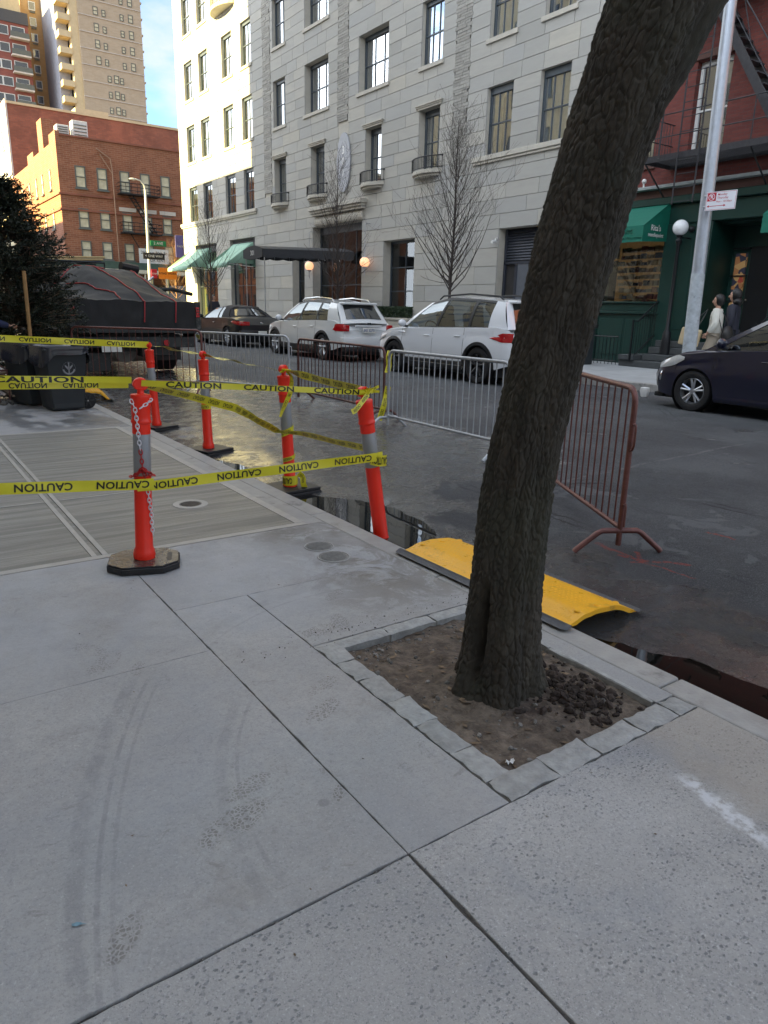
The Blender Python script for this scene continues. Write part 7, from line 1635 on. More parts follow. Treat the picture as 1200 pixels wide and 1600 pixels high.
fit = dict(suvA, L=4.05, W=1.70, yf=1.22, yr=-1.28, R=.302, paint='car_navy', cladding=False, crease=1.0, flare=.015, rim='rim', spokes=5, rails=None,
  sill=[(-2.03, .32), (-1.7, .22), (-1.2, .18), (1.1, .18), (1.6, .20), (2.03, .24)],
  belt=[(-2.03, .80), (-1.9, 1.0), (-1.2, 1.02), (.6, .93), (1.1, .885), (1.5, .83), (1.85, .74), (2.03, .58)],
  deck=[(-2.03, .84), (-1.2, 1.04), (.6, .96), (1.1, .96), (1.5, .89), (1.9, .77), (2.03, .60)],
  plan=[(-2.03, .86), (-1.8, .95), (-1.2, 1), (.6, 1), (1.3, .985), (1.7, .93), (1.9, .85), (2.03, .70)],
  gh=[('p', 1.22, .22, 1.44), ('w', 1.02, .08, 1.465), ('b', .02, -.14, 1.52), ('w', -.05, -.21, 1.52), ('b', -.98, -.95, 1.49), ('w', -1.04, -1.0, 1.49), ('p', -1.45, -1.4, 1.46), ('p', -1.95, -1.72, 1.42)],
  roof_w=.56, doors=(.92, -.02, -.98), handles=(.12, -.8), mirror=(.78, 1.03), mirror_mat='car_navy', seat=.05, nose=.14,
  patches=[('headlight', 'lamp_clear', [(1.42, .76), (1.42, .80), (1.55, .83), (1.97, .66), (1.9, .60), (1.6, .66)]), ('fog_trim', 'chrome', [(1.82, .42), (1.80, .56), (1.84, .56), (1.87, .42)]), ('taillight', 'lamp_red', [(-2.0, .85), (-2.0, 1.0), (-1.75, 1.0), (-1.75, .85)]), ('sill_strip', 'car_navy', [(-.8, .19), (-.8, .27), (.85, .27), (.85, .19)])],
  boxes=[('front_lip', 'trim', (-.66, 1.80, .15), (.66, 1.97, .22)), ('grille', 'trim', (-.5, 1.95, .38), (.5, 2.04, .52)), ('rear_bumper', 'car_navy', (-.8, -2.1, .3), (.8, -1.95, .6))])
car((10.93, 5.02, CZ), 'shiny dark navy hatchback with silver five spoke rims, cut off by the right edge', fit)
# ================================================================= COVERED DUMP TRUCK
simple('tarp', (.014, .015, .016), .72, 0, .25, 6, .35, 22)
simple('truck_black', (.018, .022, .022), .5, 0, .2, 8, .2, 40, dirt=((.16, .15, .14), 6, .55, .6))
simple('strap_red', (.38, .03, .035), .5); simple('mud', (.16, .13, .10), .9, 0, .3, 8, .4, 40); simple('tank', (.40, .38, .34), .45, .3, .2, 8)
tk = thing('dump_truck', 'black dump truck under a dark tarpaulin tied with red straps', 'truck', (4.45, 18.5, .05))
RY = 15.5; X0, X1 = 3.22, 5.86
def tz(x, y):
    u = (x-X0)/(X1-X0); v = min(max((y-RY)/4.2, 0), 1); e = math.sin(math.pi*min(max(u, 0), 1))
    return 1.55+.62*sm(0, .55, v)*min(1, e*1.25)**.8+.10*sm(0, .1, v)*e-.07*math.sin(u*9+v*5)*sm(0, .2, v)*e+.03*mnoise.noise(Vector((x*2, y*2, 0)))+.018*mnoise.noise(Vector((x*7, y*5, 3)))
xs = np.linspace(X0-.02, X1+.02, 50); ys = np.linspace(RY-.03, RY+4.6, 70); mb = MB(); mb.grid([[(x, y, tz(x, y)) for x in xs] for y in ys])
mb.grid([[(x, RY-.035-.03*abs(mnoise.noise(Vector((x*3, z*2, 5))))-.02*mnoise.noise(Vector((x*9, z*3, 1))), z*1.0+(tz(x, RY-.03)-z if j == 0 else 0)) for x in xs] for j, z in enumerate(np.linspace(1.55, .98, 12))])
for sx, xx in ((-1, X0-.03), (1, X1+.03)): mb.grid([[(xx+sx*.02*abs(mnoise.noise(Vector((y*3, z*2, 5)))), y, z if j else tz(min(max(xx, X0), X1), y)) for y in ys] for j, z in enumerate(np.linspace(1.55, 1.05, 6))])
mb.build('tarpaulin', 'tarp', tk, smooth=True, ang=180, fixn=False)
mb = MB(); mb.box((X0, RY, .92), (X1, RY+4.6, 1.50)); mb.build('bed', 'truck_black', tk, bev=.02)
mb = MB(); mb.box((X0-.02, RY-.06, .90), (X1+.02, RY+.0, 1.0)); mb.box((X0-.04, RY-.05, .9), (X0+.08, RY+.02, 1.56)); mb.box((X1-.08, RY-.05, .9), (X1+.04, RY+.02, 1.56)); mb.build('tailgate_frame', 'truck_black', tk, bev=.01)
for pts in ([(4.20, RY+1.9), (4.45, RY+1.2), (4.62, RY+.5), (4.70, RY+.1), (4.70, RY-.04)], [(5.1, RY+2.2), (5.28, RY+1), (5.35, RY+.1), (5.36, RY-.04)], [(3.55, RY+1.6), (3.85, RY+1.0), (3.95, RY+.7), (4.2, RY+.35), (4.25, RY-.02)], [(3.6, RY+3.6), (3.9, RY+2.9), (4.2, RY+2.1), (4.5, RY+1.9)], [(3.4, RY+2.5), (3.6, RY+2.3), (3.9, RY+2.6)]):
    q = []
    for (a, b), (c, d) in zip(pts, pts[1:]):
        for k in range(6): x, y = a+(c-a)*k/6, b+(d-b)*k/6; q.append((x+.01*math.sin(k*2.3), y, tz(x, y)+.015))
    if abs(pts[-1][1]-(RY-.04)) < .01: x = pts[-1][0]; q += [(x, RY-.06, 1.55), (x-.02, RY-.085, 1.35), (x-.04, RY-.085, 1.12)]
    mb = MB(); mb.tube(q, .013, 6); mb.build('strap', 'strap_red', tk, smooth=True)
mb = MB(); mb.box((X0+.6, RY+.3, .45), (X0+.8, RY+8, .85)); mb.box((X1-.8, RY+.3, .45), (X1-.6, RY+8, .85)); mb.box((X0+.6, RY+.3, .5), (X1-.6, RY+.45, .8)); mb.build('chassis', 'truck_black', tk)
mb = MB(); mb.box((X0+.05, RY-.02, .60), (X1-.05, RY+.12, .82)); mb.build('rear_bar', 'truck_black', tk, bev=.01)
for (x, y) in ((X0+.45, RY+1.35), (X1-.45, RY+1.35), (X0+.45, RY+6.3), (X1-.45, RY+6.3)):
    mb = MB(); w_ = .28 if y < RY+3 else .15; mb.lathe([(.2, -w_), (.42, -w_), (.48, -w_+.04), (.48, w_-.04), (.42, w_), (.2, w_)], 28, (x, y, .50), 'X'); w = mb.build('wheel', 'tyre', tk, smooth=True); mb = MB(); mb.lathe([(0, -.12), (.24, -.12), (.26, -.2)], 20, (x, y, .50), 'X'); mb.build('rim', 'truck_black', w)
mb = MB(); mb.lathe([(0, -.6), (.16, -.58), (.2, -.5), (.2, .5), (.16, .58), (0, .6)], 20, (4.55, RY+1.35, .42), 'X'); mb.lathe([(.0, -.24), (.24, -.2), (.24, .2), (0, .24)], 20, (4.55, RY+1.3, .45), 'Y'); mb.build('axle', 'tank', tk, smooth=True)
for x in (X0+.38, X1-.52): mb = MB(); mb.box((x-.25, RY+.75, .28), (x+.35, RY+.78, .85)); mb.build('mud_flap', 'rubber', tk)
for x in (X0+.04, X1-.04):
    for k in range(4): mb = MB(); mb.box((x-.035, RY-.09, 1.24+k*.055), (x+.035, RY-.05, 1.28+k*.055)); mb.build('marker_lamp', 'lamp_red', tk)
for x in (X0+.75, X1-.75): mb = MB(); mb.lathe([(0, 0), (.06, 0), (.06, .04)], 16, (x, RY-.06, .70), 'Y'); mb.build('tail_lamp', 'lamp_red', tk)
mb = MB(); mb.box((X0+.55, RY-.05, .52), (X0+.95, RY-.03, .68)); mb.build('number_plate', 'plate', tk); mb = MB(); mb.box((X0+.3, RY+.14, .12), (X0+.75, RY+.5, .5)); mb.build('tool_box', 'truck_black', tk, bev=.01); mb = MB(); mb.box((X1-1.25, RY+.14, .40), (X1-.55, RY+.5, .72)); mb.build('tool_box', 'truck_black', tk, bev=.03)
# cab and rack
mb = MB(); mb.box((X0+.15, RY+5.0, .6), (X1-.15, RY+7.6, 2.35)); mb.build('cab', 'truck_black', tk, bev=.08, seg=3, smooth=True); mb = MB(); mb.box((X0+.35, RY+4.985, 1.6), (X1-.35, RY+4.995, 2.2)); mb.build('rear_window', 'glass_dark', tk)
mb = MB()
for yy in (RY+3.9, RY+4.8): mb.tube([(X0+.1, yy, 1.5), (X0+.1, yy, 2.45), (X1-.9, yy, 2.45), (X1-.9, yy, 1.5)], .03, 6)
mb.build('rack', 'truck_black', tk)
simple('lumber', (.55, .42, .2), .7, 0, .2, 6); simple('pipe_blue', (.03, .05, .12), .5)
for i, (mt, dz, dy) in enumerate((('lumber', 2.55, 0), ('lumber', 2.50, .2), ('pipe_blue', 2.48, .4), ('frame_white', 2.46, .55))):
    mb = MB(); mb.tube([(X0-.6, RY+4.1+dy, dz-.08), (X1-.75, RY+4.4+dy, dz+.06)], .028, 6); mb.build('pole_load', mt, tk)
mb = MB(); mb.tube([(X0+2.3, RY+4.5, 2.42), (X0+2.75, RY+4.6, 2.36)], .12, 10); mb.build('roll', 'rubber', tk)
# dark bonnet shape of further truck parts / loader boom seen right of the tarp
t = thing('loader_arm', 'dark hydraulic arm sticking up behind the right end of the covered truck', 'machine arm', (6.3, 21, .1)); mb = MB(); mb.tube([(5.0, 21.5, 2.02), (6.1, 21.5, 1.86), (7.4, 21.6, 1.92), (8.1, 21.9, 1.80)], .06, 6); mb.build('boom', 'truck_black', t)
mb = MB(); mb.tube([(6.2, 21.6, 1.7), (6.9, 21.7, 2.25)], .03, 6); mb.build('cylinder', 'steel', t)
# ================================================================= STREET POLE WITH SIGN
ps = thing('sign_pole', 'fat galvanised street pole with a parking sign, in front of the green shop', 'pole', (12.80, 7.93, FZ))
mb = MB(); mb.lathe([(.122, FZ), (.117, 2.28), (.09, 9.5), (0, 9.5)], 24, (0, 0, 0)); mb.v = [(p[0]+12.80, p[1]+8.055+.022*(p[2]), p[2]) for p in mb.v]; mb.build('shaft', 'galv', ps, smooth=True)
mb = MB(); mb.lathe([(.126, FZ), (.121, 2.27), (.119, 2.285)], 24, (0, 0, 0)); mb.v = [(p[0]+12.80, p[1]+8.055+.022*(p[2]), p[2]) for p in mb.v]; simple('worn_paper', (.40, .44, .47), .8, 0, .25, 9, .2, 40, dirt=((.15, .16, .17), 7, .55, .8)); mb.build('poster_wrap', 'worn_paper', ps, smooth=True)
sgn = thing('parking_sign', 'white no parking sign with red symbol and double arrow on the galvanised pole', 'sign', (12.62, 7.78, 3.5))
sx_ = Vector((.12, -1, .0)).normalized(); O = Vector((12.60, 7.74, 3.50)); Mx = frame_at(O, sx_, (0, 0, 1)); nrm_ = Mx.to_3x3().col[2]
def srect(mb, x0, y0, x1, y1, off, r=.0):
    q = [(x0, y0), (x1, y0), (x1, y1), (x0, y1)] if not r else [(x0+r*(1-math.cos(a)) if sx < 0 else x1-r*(1-math.cos(a)), (y0+r*(1-math.sin(a))) if sy < 0 else y1-r*(1-math.sin(a))) for sx, sy, aa in ((-1, -1, (0, 1)), (1, -1, (1, 0)), (1, 1, (0, 1)), (-1, 1, (1, 0))) for a in [math.pi/2*(k/4 if aa[0] == 0 else 1-k/4) for k in range(5)]]
    mb.add([Mx @ Vector((a, b, off)) for a, b in q], [tuple(range(len(q)))])
mb = MB(); mb.add([Mx @ Vector(p) for p in ((-.27, -.155, -.004), (.27, -.155, -.004), (.27, .155, -.004), (-.27, .155, -.004), (-.27, -.155, 0), (.27, -.155, 0), (.27, .155, 0), (-.27, .155, 0))], [(0, 3, 2, 1), (4, 5, 6, 7), (0, 1, 5, 4), (1, 2, 6, 5), (2, 3, 7, 6), (3, 0, 4, 7)]); pl = mb.build('plate', 'sign_white', sgn, bev=.001)
mb = MB()
for a in ((-.26, -.145, .26, -.140), (-.26, .140, .26, .145), (-.26, -.14, -.255, .14), (.255, -.14, .26, .14)): srect(mb, *a, .0012)
srect(mb, -.245, .0, -.09, .135, .0012); mb.build('red_field', 'sign_red', sgn, fixn=False)
mb = MB(); cc = (-.168, .068)
mb.grid([[Mx @ Vector((cc[0]+r*math.cos(a), cc[1]+r*math.sin(a), .0022)) for a in np.linspace(0, 2*math.pi, 28)] for r in (.058, .048)])
mb.text('P', Mx @ Matrix.Translation((cc[0], cc[1], 0)), .085, .02, extrude=.0022); mb.add([Mx @ Vector((cc[0]+a, cc[1]+b, .003)) for a, b in ((-.042, .032), (-.034, .040), (.042, -.032), (.034, -.040))], [(0, 1, 2, 3)]); mb.build('symbol', 'sign_white', sgn, fixn=False)
mb = MB(); mb.text('Monday', Mx @ Matrix.Translation((.02, .10, 0)), .052, .004, extrude=.0015); mb.text('Thursday', Mx @ Matrix.Translation((.03, .045, 0)), .052, .004, extrude=.0015); mb.text('9am - 10:30am', Mx @ Matrix.Translation((.06, -.015, 0)), .046, .004, extrude=.0015)
mb.add([Mx @ Vector((a, b, .0015)) for a, b in ((-.20, -.088), (.06, -.088), (.06, -.078), (-.20, -.078))], [(0, 1, 2, 3)]); 
for s_, xx in ((-1, -.20), (1, .06)): mb.add([Mx @ Vector((a, b, .0016)) for a, b in ((xx, -.063), (xx+s_*.04, -.083), (xx, -.103))], [(0, 1, 2)])
mb.build('lettering', 'sign_red', sgn, fixn=False)
mb = MB(); mb.tube([(12.68, 8.1, 3.60), (12.60, 8.06, 3.60), (12.62, 7.7, 3.60)], .012, 6); mb.tube([(12.68, 8.1, 3.42), (12.60, 8.06, 3.42), (12.62, 7.7, 3.42)], .012, 6); mb.build('bracket', 'steel', sgn)
# ================================================================= AVENUE STREET FURNITURE
sl = thing('street_lamp', 'tall pale street lamp with curved arm in front of the orange brick building', 'street lamp', (16.3, 52, .1))
mb = MB(); mb.tube([(16.25, 52, .1), (16.35, 52, 8.9)], [.12, .075], 10); mb.build('pole', 'frame_white', sl, smooth=True); mb = MB(); mb.tube([(16.35, 52, 8.7), (16.3, 52, 9.15), (16.05, 52, 9.42), (15.75, 52, 9.48)], .045, 8); mb.build('arm', 'frame_white', sl, smooth=True); mb = MB(); mb.ball((15.55, 52, 9.46), .2, 12, (1.2, .6, .35)); mb.build('lamp_head', 'frame_white', sl, smooth=True)
def flat_sign(nm, lab, x, z, w, h, mat, txt, size, ink='white_paint', y=51.8):
    t = thing(nm, lab, 'sign', (x, y, z)); mb = MB(); mb.box((x-w/2, y-.03, z-h/2), (x+w/2, y, z+h/2)); mb.build('plate', mat, t, bev=.01)
    mb = MB(); mb.text(txt, frame_at((x, y-.036, z), (1, 0, 0), (0, 0, 1)), size, .012); mb.build('lettering', ink, t, fixn=False); return t
simple('sign_green', (.01, .22, .08), .5); simple('sign_orange', (.85, .25, .02), .5); simple('sign_purple', (.16, .15, .42), .5)
flat_sign('street_name_sign', 'green street name sign on the street lamp pole', 16.95, 5.5, 1.1, .35, 'sign_green', '2 AVE', .26)
flat_sign('one_way_sign', 'black and white one way arrow sign on the street lamp pole', 16.6, 4.65, 1.5, .42, 'ink', '< ONE WAY', .22)
ow = flat_sign('orange_work_sign', 'orange road work sign below the one way sign', 17.5, 3.55, 1.3, .75, 'sign_orange', 'ROAD WORK', .2, 'ink')
flat_sign('red_sign', 'small red sign beside the orange road work sign', 16.55, 3.5, .4, .6, 'sign_red', 'STOP', .14)
mb = MB(); mb.box((16.4, 51.83, .1), (16.5, 51.9, 3.2)); mb.box((17.5, 51.83, .1), (17.6, 51.9, 3.2)); mb.build('posts', 'frame_grey', ow)
flat_sign('purple_sign', 'purple sign at the avenue corner beside the hotel edge', 19.1, 5.5, 1.05, 1.5, 'sign_purple', 'PARKING', .2, y=53)
# ================================================================= BARE YOUNG TREES ON THE FAR PAVEMENT
simple('twig', (.055, .045, .04), .9, 0, .2, 10); simple('twig_tan', (.30, .16, .07), .9, 0, .3, 10, island=.5)
def bare_tree(x, y, h, spread, lab, seed, crown0=1.9, n=46, mat='twig', r0=.055):
    global rt; rt = random.Random(seed); t = thing('bare_tree', lab, 'tree', (x, y, FZ), 0, 'bare young street trees'); mb = MB(); k = 10
    lead = [(x+.04*math.sin(i*.9+seed), y+.04*math.cos(i*.7+seed), FZ+h*i/k) for i in range(k+1)]; mb.tube(lead, [max(.006, r0*(1-i/k*.9)) for i in range(k+1)], 8); mb.build('trunk', mat, t, smooth=True)
    tw = MB()
    for i in range(n):
        u = (i+.5)/n; z = crown0+(h-crown0)*u**1.15*.92; a = i*2.39996+rt.gauss(0, .25); f = (1-u)**.62; Lb = spread*(.35+.75*f)*rt.uniform(.8, 1.15); q = Vector((x+.04*math.sin(z/h*k*.9+seed), y+.04*math.cos(z/h*k*.7+seed), FZ+z))
        d = Vector((math.cos(a), math.sin(a), .95+.9*u)).normalized(); twig(tw, q, d, Lb*1.35, max(.004, .015*(1-u)+.004), 2, 6, .075, .085, (2, 4), .5, .55, 4)
    tag(tw.build('crown', mat, t, fixn=False), kind='stuff'); return t
bare_tree(13.0, 15.5, 5.9, 1.35, 'bare young tree with a wide fan of twigs behind the white crossover', 3, 1.75, 74)
bare_tree(13.0, 21.45, 5.9, 1.15, 'bare young tree with dense upright twigs in front of the hotel entrance', 5, 1.6, 70)
bare_tree(13.0, 32.6, 5.4, 1.5, 'bare young tree in front of the mint awnings', 9, 1.7, 46)
bare_tree(19.5, 56, 5.6, 1.5, 'small tree with tan winter leaves at the avenue corner', 11, 1.6, 50, 'twig_tan')
# ================================================================= EVERGREEN WITH STAKE
simple('needle', (.026, .038, .020), .6, 0, .4, 9, island=.5)
ev = thing('evergreen_tree', 'dark dense evergreen beside the covered truck at the left edge', 'tree', (1.9, 14.2, 0)); mb = MB(); mb.tube([(1.95, 14.2, 0), (1.98, 14.2, 1.5), (2.0, 14.25, 3.35)], [.07, .05, .012], 8); mb.build('trunk', 'old_wood', ev, smooth=True)
fm = MB(); re_ = random.Random(4)
def spray(c, d, L, n):
    side_ = d.cross(Vector((re_.gauss(0, 1), re_.gauss(0, 1), re_.gauss(0, 1)))).normalized()
    for i in range(n):
        u = i/n; p = c+d*L*u; 
        for s_ in (-1, 1):
            dd = (d*.75+side_*s_*(.8-.4*u)+Vector((re_.gauss(0, .25), re_.gauss(0, .25), re_.gauss(0, .25)))).normalized(); l = L*.30*(1-u*.5); wv = dd.cross(Vector((re_.gauss(0, 1), re_.gauss(0, 1), re_.gauss(0, 1)))).normalized()*.015
            fm.add([p-wv, p+dd*l, p+wv+dd*l*.4], [(0, 1, 2)])
br = MB()
for i in range(560):
    z = .35+2.95*re_.random()**1.05; prof_ = interp(z, [(.3, .75), (.8, 1.1), (1.6, 1.18), (2.2, 1.05), (2.7, .72), (3.1, .36), (3.4, .10)]); a = re_.uniform(0, 6.283)
    prof_ *= .72+.5*mnoise.noise(Vector((math.cos(a)*1.1, math.sin(a)*1.1, z*1.4)))+.2
    c = Vector((1.97, 14.2, z)); d = Vector((math.cos(a), math.sin(a), re_.uniform(-.05, .55))).normalized(); e = c+d*prof_
    br.tube([c, c.lerp(e, .6)+Vector((0, 0, .02)), e], [.012, .007, .003], 4, cap=False)
    for k in range(9):
        u = re_.uniform(.25, 1.0); p = c.lerp(e, u); spray(p, (d+Vector((re_.gauss(0, .55), re_.gauss(0, .55), re_.gauss(0, .45)))).normalized(), re_.uniform(.14, .26), 9)
tag(br.build('boughs', 'old_wood', ev, fixn=False), kind='stuff'); tag(fm.build('foliage', 'needle', ev, fixn=False), kind='stuff')
stk = MB(); simple('stake_wood', (.34, .20, .08), .8, 0, .2, 10); stk.tube([(2.06, 13.0, .0), (2.08, 13.0, 1.95)], .03, 8); o = tag(stk.build('tree_stake', 'stake_wood', None, smooth=True), 'tan wooden stake standing in front of the dark evergreen', 'stake')
# ================================================================= PEOPLE
simple('skin', (.46, .27, .19), .55); simple('coat_cream', (.62, .62, .56), .85, 0, .06, 9, .35, 30); simple('coat_navy', (.012, .014, .028), .7, 0, .15, 9, .3, 30); simple('coat_blue', (.018, .028, .075), .75, 0, .15, 6, .3, 25); simple('hair', (.008, .007, .007), .5, 0, .2, 30); simple('trouser_beige', (.38, .33, .26), .85); simple('trouser_dark', (.02, .022, .03), .85); simple('bag_cream', (.55, .44, .27), .7, 0, .08, 8); simple('boot', (.02, .018, .017), .5)
def skin_mesh(name, nodes, edges, radii, mat, par, sub=2):
    me = bpy.data.meshes.new(name); me.from_pydata(nodes, edges, []); ob = bpy.data.objects.new(name, me); COL.objects.link(ob)
    md = ob.modifiers.new('s', 'SKIN'); md.use_smooth_shade = True
    for i, r in enumerate(radii): v = me.skin_vertices[0].data[i]; v.radius = r if isinstance(r, tuple) else (r, r); v.use_root = (i == 0)
    sb = ob.modifiers.new('d', 'SUBSURF'); sb.levels = sub; sb.render_levels = sub
    dg = bpy.context.evaluated_depsgraph_get(); m2 = bpy.data.meshes.new_from_object(ob.evaluated_get(dg)); bpy.data.objects.remove(ob); bpy.data.meshes.remove(me); m2.name = name; m2.shade_smooth(); return link(name, m2, mat, par)
def person(loc, rz, lab, top, bottom, pose, hat=False, H=1.68, coat_len=.78, hood=False):
    """pose: dict of joint overrides; local +Y is the way the figure faces"""
    k = H/1.7; t = thing('person', lab, 'person', loc, rz); J = dict(pel=(0, 0, .95), belly=(0, .0, 1.10), chest=(0, .0, 1.30), neck=(0, 0, 1.46), head=(0, .01, 1.56),
        shL=(-.17, 0, 1.40), elL=(-.24, -.02, 1.14), haL=(-.22, .08, .92), shR=(.17, 0, 1.40), elR=(.24, -.02, 1.14), haR=(.22, .08, .92),
        hiL=(-.09, 0, .90), knL=(-.10, .03, .50), anL=(-.10, -.02, .09), toL=(-.11, .14, .03), hiR=(.09, 0, .90), knR=(.10, .03, .50), anR=(.10, -.02, .09), toR=(.11, .14, .03)); J.update(pose); J = {a: tuple(c*k for c in b) for a, b in J.items()}
    names = ['pel', 'belly', 'chest', 'neck', 'head', 'shL', 'elL', 'haL', 'shR', 'elR', 'haR', 'hiL', 'knL', 'anL', 'toL', 'hiR', 'knR', 'anR', 'toR']; idx = {n: i for i, n in enumerate(names)}
    E_ = [('pel', 'belly'), ('belly', 'chest'), ('chest', 'neck'), ('neck', 'head'), ('chest', 'shL'), ('shL', 'elL'), ('elL', 'haL'), ('chest', 'shR'), ('shR', 'elR'), ('elR', 'haR'), ('pel', 'hiL'), ('hiL', 'knL'), ('knL', 'anL'), ('anL', 'toL'), ('pel', 'hiR'), ('hiR', 'knR'), ('knR', 'anR'), ('anR', 'toR')]
    rad = [(.13, .10), (.12, .095), (.14, .10), .05, .05, .06, .043, .028, .06, .043, .028, .085, .058, .04, .035, .085, .058, .04, .035]
    skin_mesh('body', [J[n] for n in names], [(idx[a], idx[b]) for a, b in E_], [tuple(c*k for c in r) if isinstance(r, tuple) else r*k for r in rad], 'skin', t)
    # trousers
    tn = ['pel', 'hiL', 'knL', 'anL', 'hiR', 'knR', 'anR']; skin_mesh('trousers', [J[n] for n in tn], [(0, 1), (1, 2), (2, 3), (0, 4), (4, 5), (5, 6)], [.125*k, .105*k, .08*k, .07*k, .105*k, .08*k, .07*k], bottom, t)
    for s_ in 'LR': skin_mesh('shoe', [J['an'+s_], J['to'+s_]], [(0, 1)], [.055*k, .05*k], 'boot', t)
    p = Vector(J['pel']); c = Vector(J['chest']); low = p+(p-c).normalized()*max(.02, (coat_len-.62))
    cn_ = [tuple(c), tuple(Vector(J['belly'])), tuple(p), tuple(low), tuple(Vector(J['neck'])-Vector((0, 0, .03))), J['shL'], J['elL'], tuple(Vector(J['elL']).lerp(Vector(J['haL']), .86)), J['shR'], J['elR'], tuple(Vector(J['elR']).lerp(Vector(J['haR']), .86))]
    skin_mesh('coat', cn_, [(0, 1), (1, 2), (2, 3), (0, 4), (0, 5), (5, 6), (6, 7), (0, 8), (8, 9), (9, 10)], [(.18*k, .135*k), (.17*k, .135*k), (.175*k, .145*k), (.18*k, .15*k), .075*k, .085*k, .068*k, .05*k, .085*k, .068*k, .05*k], top, t)
    for s_ in 'LR':
        h = Vector(J['ha'+s_]); e = Vector(J['el'+s_]); d = (h-e).normalized(); 
        ref = Vector((1 if s_ == 'R' else -1, 0, 0)); fw_ = (Vector((0, 1, 0))-d*d.y).normalized(); sd2 = d.cross(fw_).normalized()
        nodes = [tuple(h-d*.02), tuple(h+d*.05)]; ed = [(0, 1)]; rd2 = [.022, .026]
        hh = skin_mesh('hand', nodes, ed, rd2, 'skin', t, 1)
        for f in range(4):
            o_ = fw_*(.022-.015*f); L_ = (.075, .085, .08, .062)[f]; skin_mesh('finger', [tuple(h+d*.045+o_), tuple(h+d*(.045+L_*.5)+o_), tuple(h+d*(.045+L_*.85)+o_-sd2*.02*(1 if s_ == 'R' else -1))], [(0, 1), (1, 2)], [.0085, .008, .007], 'skin', hh, 1)
        skin_mesh('thumb', [tuple(h+d*.01+fw_*.015), tuple(h+d*.035+fw_*.038), tuple(h+d*.065+fw_*.042)], [(0, 1), (1, 2)], [.010, .009, .008], 'skin', hh, 1)
    # head
    hd = Vector(J['head'])+Vector((0, 0, .05*k)); ht = pose.get('_turn', 0.) if isinstance(pose.get('_turn', 0.), float) else 0.
    Mh = Matrix.Translation(hd) @ Matrix.Rotation(HEADTURN.get(lab, 0.), 4, 'Z')
    mb = MB(); mb.ball((0, 0, 0), .095*k, 20, (.82, 1.0, 1.22)); 
    def shape(p):
        x, y, z = p
        if z < -.02: x *= 1-.25*min(1, (-.02-z)/.09); y = y*(1-.12*min(1, (-.02-z)/.09))+.006
        return (x, y, z)
    mb.v = [shape(p) for p in mb.v]; mb.ball((0, .098*k, -.012*k), .016*k, 8, (.7, 1.1, 1.5)); mb.ball((.078*k, 0, -.01*k), .022*k, 8, (.4, .8, 1.2)); mb.ball((-.078*k, 0, -.01*k), .022*k, 8, (.4, .8, 1.2)); mb.v = [tuple(Mh @ Vector(p)) for p in mb.v]; hdo = mb.build('head', 'skin', t, local=True, smooth=True, ang=180)
    m_ = MB()
    for sx in (-1, 1): m_.ball((sx*.031*k, .082*k, .012*k), .011*k, 8, (1.3, .6, .7)); m_.ball((sx*.031*k, .082*k, .03*k), .012*k, 6, (1.5, .5, .25))
    m_.ball((0, .086*k, -.050*k), .016*k, 8, (1.4, .4, .3)); m_.v = [tuple(Mh @ Vector(p)) for p in m_.v]; m_.build('face_features', 'hair', hdo, local=True, smooth=True)
    m_ = MB(); m_.ball((0, -.016*k, .022*k), .107*k, 20, (.90, 1.0, 1.16)); m_.v = [(x, min(y, .055*k+.35*max(0, z-.05*k)), z) for x, y, z in m_.v]
    if hood: m_.ball((0, -.06, -.11), .12, 14, (1.2, .8, .7))
    m_.v = [tuple(Mh @ Vector(p)) for p in m_.v]; m_.build('hair' if not hat else 'hat', 'hair', t, local=True, smooth=True, ang=180)
    return t
HEADTURN = {}
la = 'woman in a cream jacket with a beige shoulder bag walking past the galvanised pole'; HEADTURN[la] = .35
walk_ = dict(knL=(-.10, .16, .50), anL=(-.10, .18, .10), toL=(-.11, .33, .05), knR=(.10, -.06, .50), anR=(.10, -.30, .14), toR=(.11, -.16, .05))
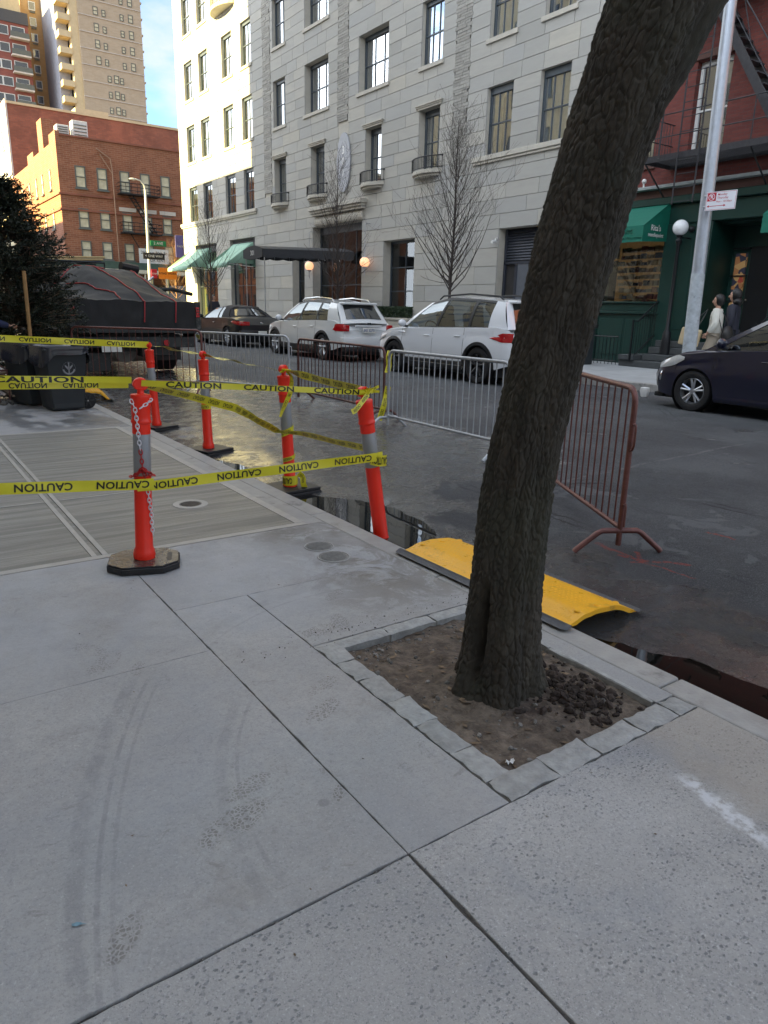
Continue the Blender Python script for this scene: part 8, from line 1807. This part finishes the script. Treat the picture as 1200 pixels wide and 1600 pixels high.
pa = person((13.7, 8.14, FZ), .35, la, 'coat_cream', 'trouser_beige', dict(walk_, elL=(-.27, -.04, 1.16), haL=(-.25, .10, .98), elR=(.27, -.03, 1.15), haR=(.24, .12, .96)), H=1.68, coat_len=.74)
bg = thing('shoulder_bag', 'beige shoulder bag hanging at the side of the woman in the cream jacket', 'bag', (13.9, 8.5, .9)); mb = MB(); mb.obox((13.38, 8.46, 1.12), (.13, .38, .34), rz=.35, rx=.16); mb.build('bag_body', 'bag_cream', bg, bev=.03, seg=2); mb = MB(); mb.tube([(13.40, 8.60, 1.26), (13.49, 8.35, 1.54), (13.56, 8.26, 1.66), (13.50, 8.28, 1.54), (13.38, 8.34, 1.28)], .010, 6); mb.build('strap', 'trim', bg)
bp_ = thing('backpack', 'small black backpack on the back of the woman in the cream jacket', 'backpack', (13.70, 7.72, 1.24)); mb = MB(); mb.ball((13.72, 7.89, 1.18), .17, 14, (.9, .55, 1.05)); mb.build('pack', 'boot', bp_, smooth=True); mb = MB(); mb.tube([(13.58, 7.92, 1.24), (13.55, 7.98, 1.44), (13.60, 8.10, 1.64)], .010, 6); mb.tube([(13.80, 7.92, 1.24), (13.83, 7.98, 1.44), (13.77, 8.08, 1.62)], .010, 6); mb.build('strap', 'boot', bp_)
lb = 'person in a dark navy puffer coat walking beside the woman in cream'; HEADTURN[lb] = .2
person((14.2, 8.10, FZ), .3, lb, 'coat_navy', 'trouser_dark', dict(walk_), H=1.80, coat_len=.85, hood=True)
lc = 'person in a blue work coat reaching right at the left edge of the view'; HEADTURN[lc] = -.3
person((1.33, 13.3, 0), -1.3, lc, 'coat_blue', 'coat_blue', dict(belly=(0, .04, 1.08), chest=(0, .12, 1.24), neck=(0, .2, 1.36), head=(0, .26, 1.44), shL=(-.17, .12, 1.33), elL=(-.2, .30, 1.18), haL=(-.18, .50, 1.14), shR=(.17, .12, 1.33), elR=(.22, .28, 1.16), haR=(.2, .48, 1.12)), H=1.66, coat_len=.74)
ld = 'dark silhouette of a person on the far pavement beyond the red sedan'
person((13.6, 33.8, FZ), 2.9, ld, 'coat_navy', 'trouser_dark', dict(walk_), H=1.7, coat_len=.8)
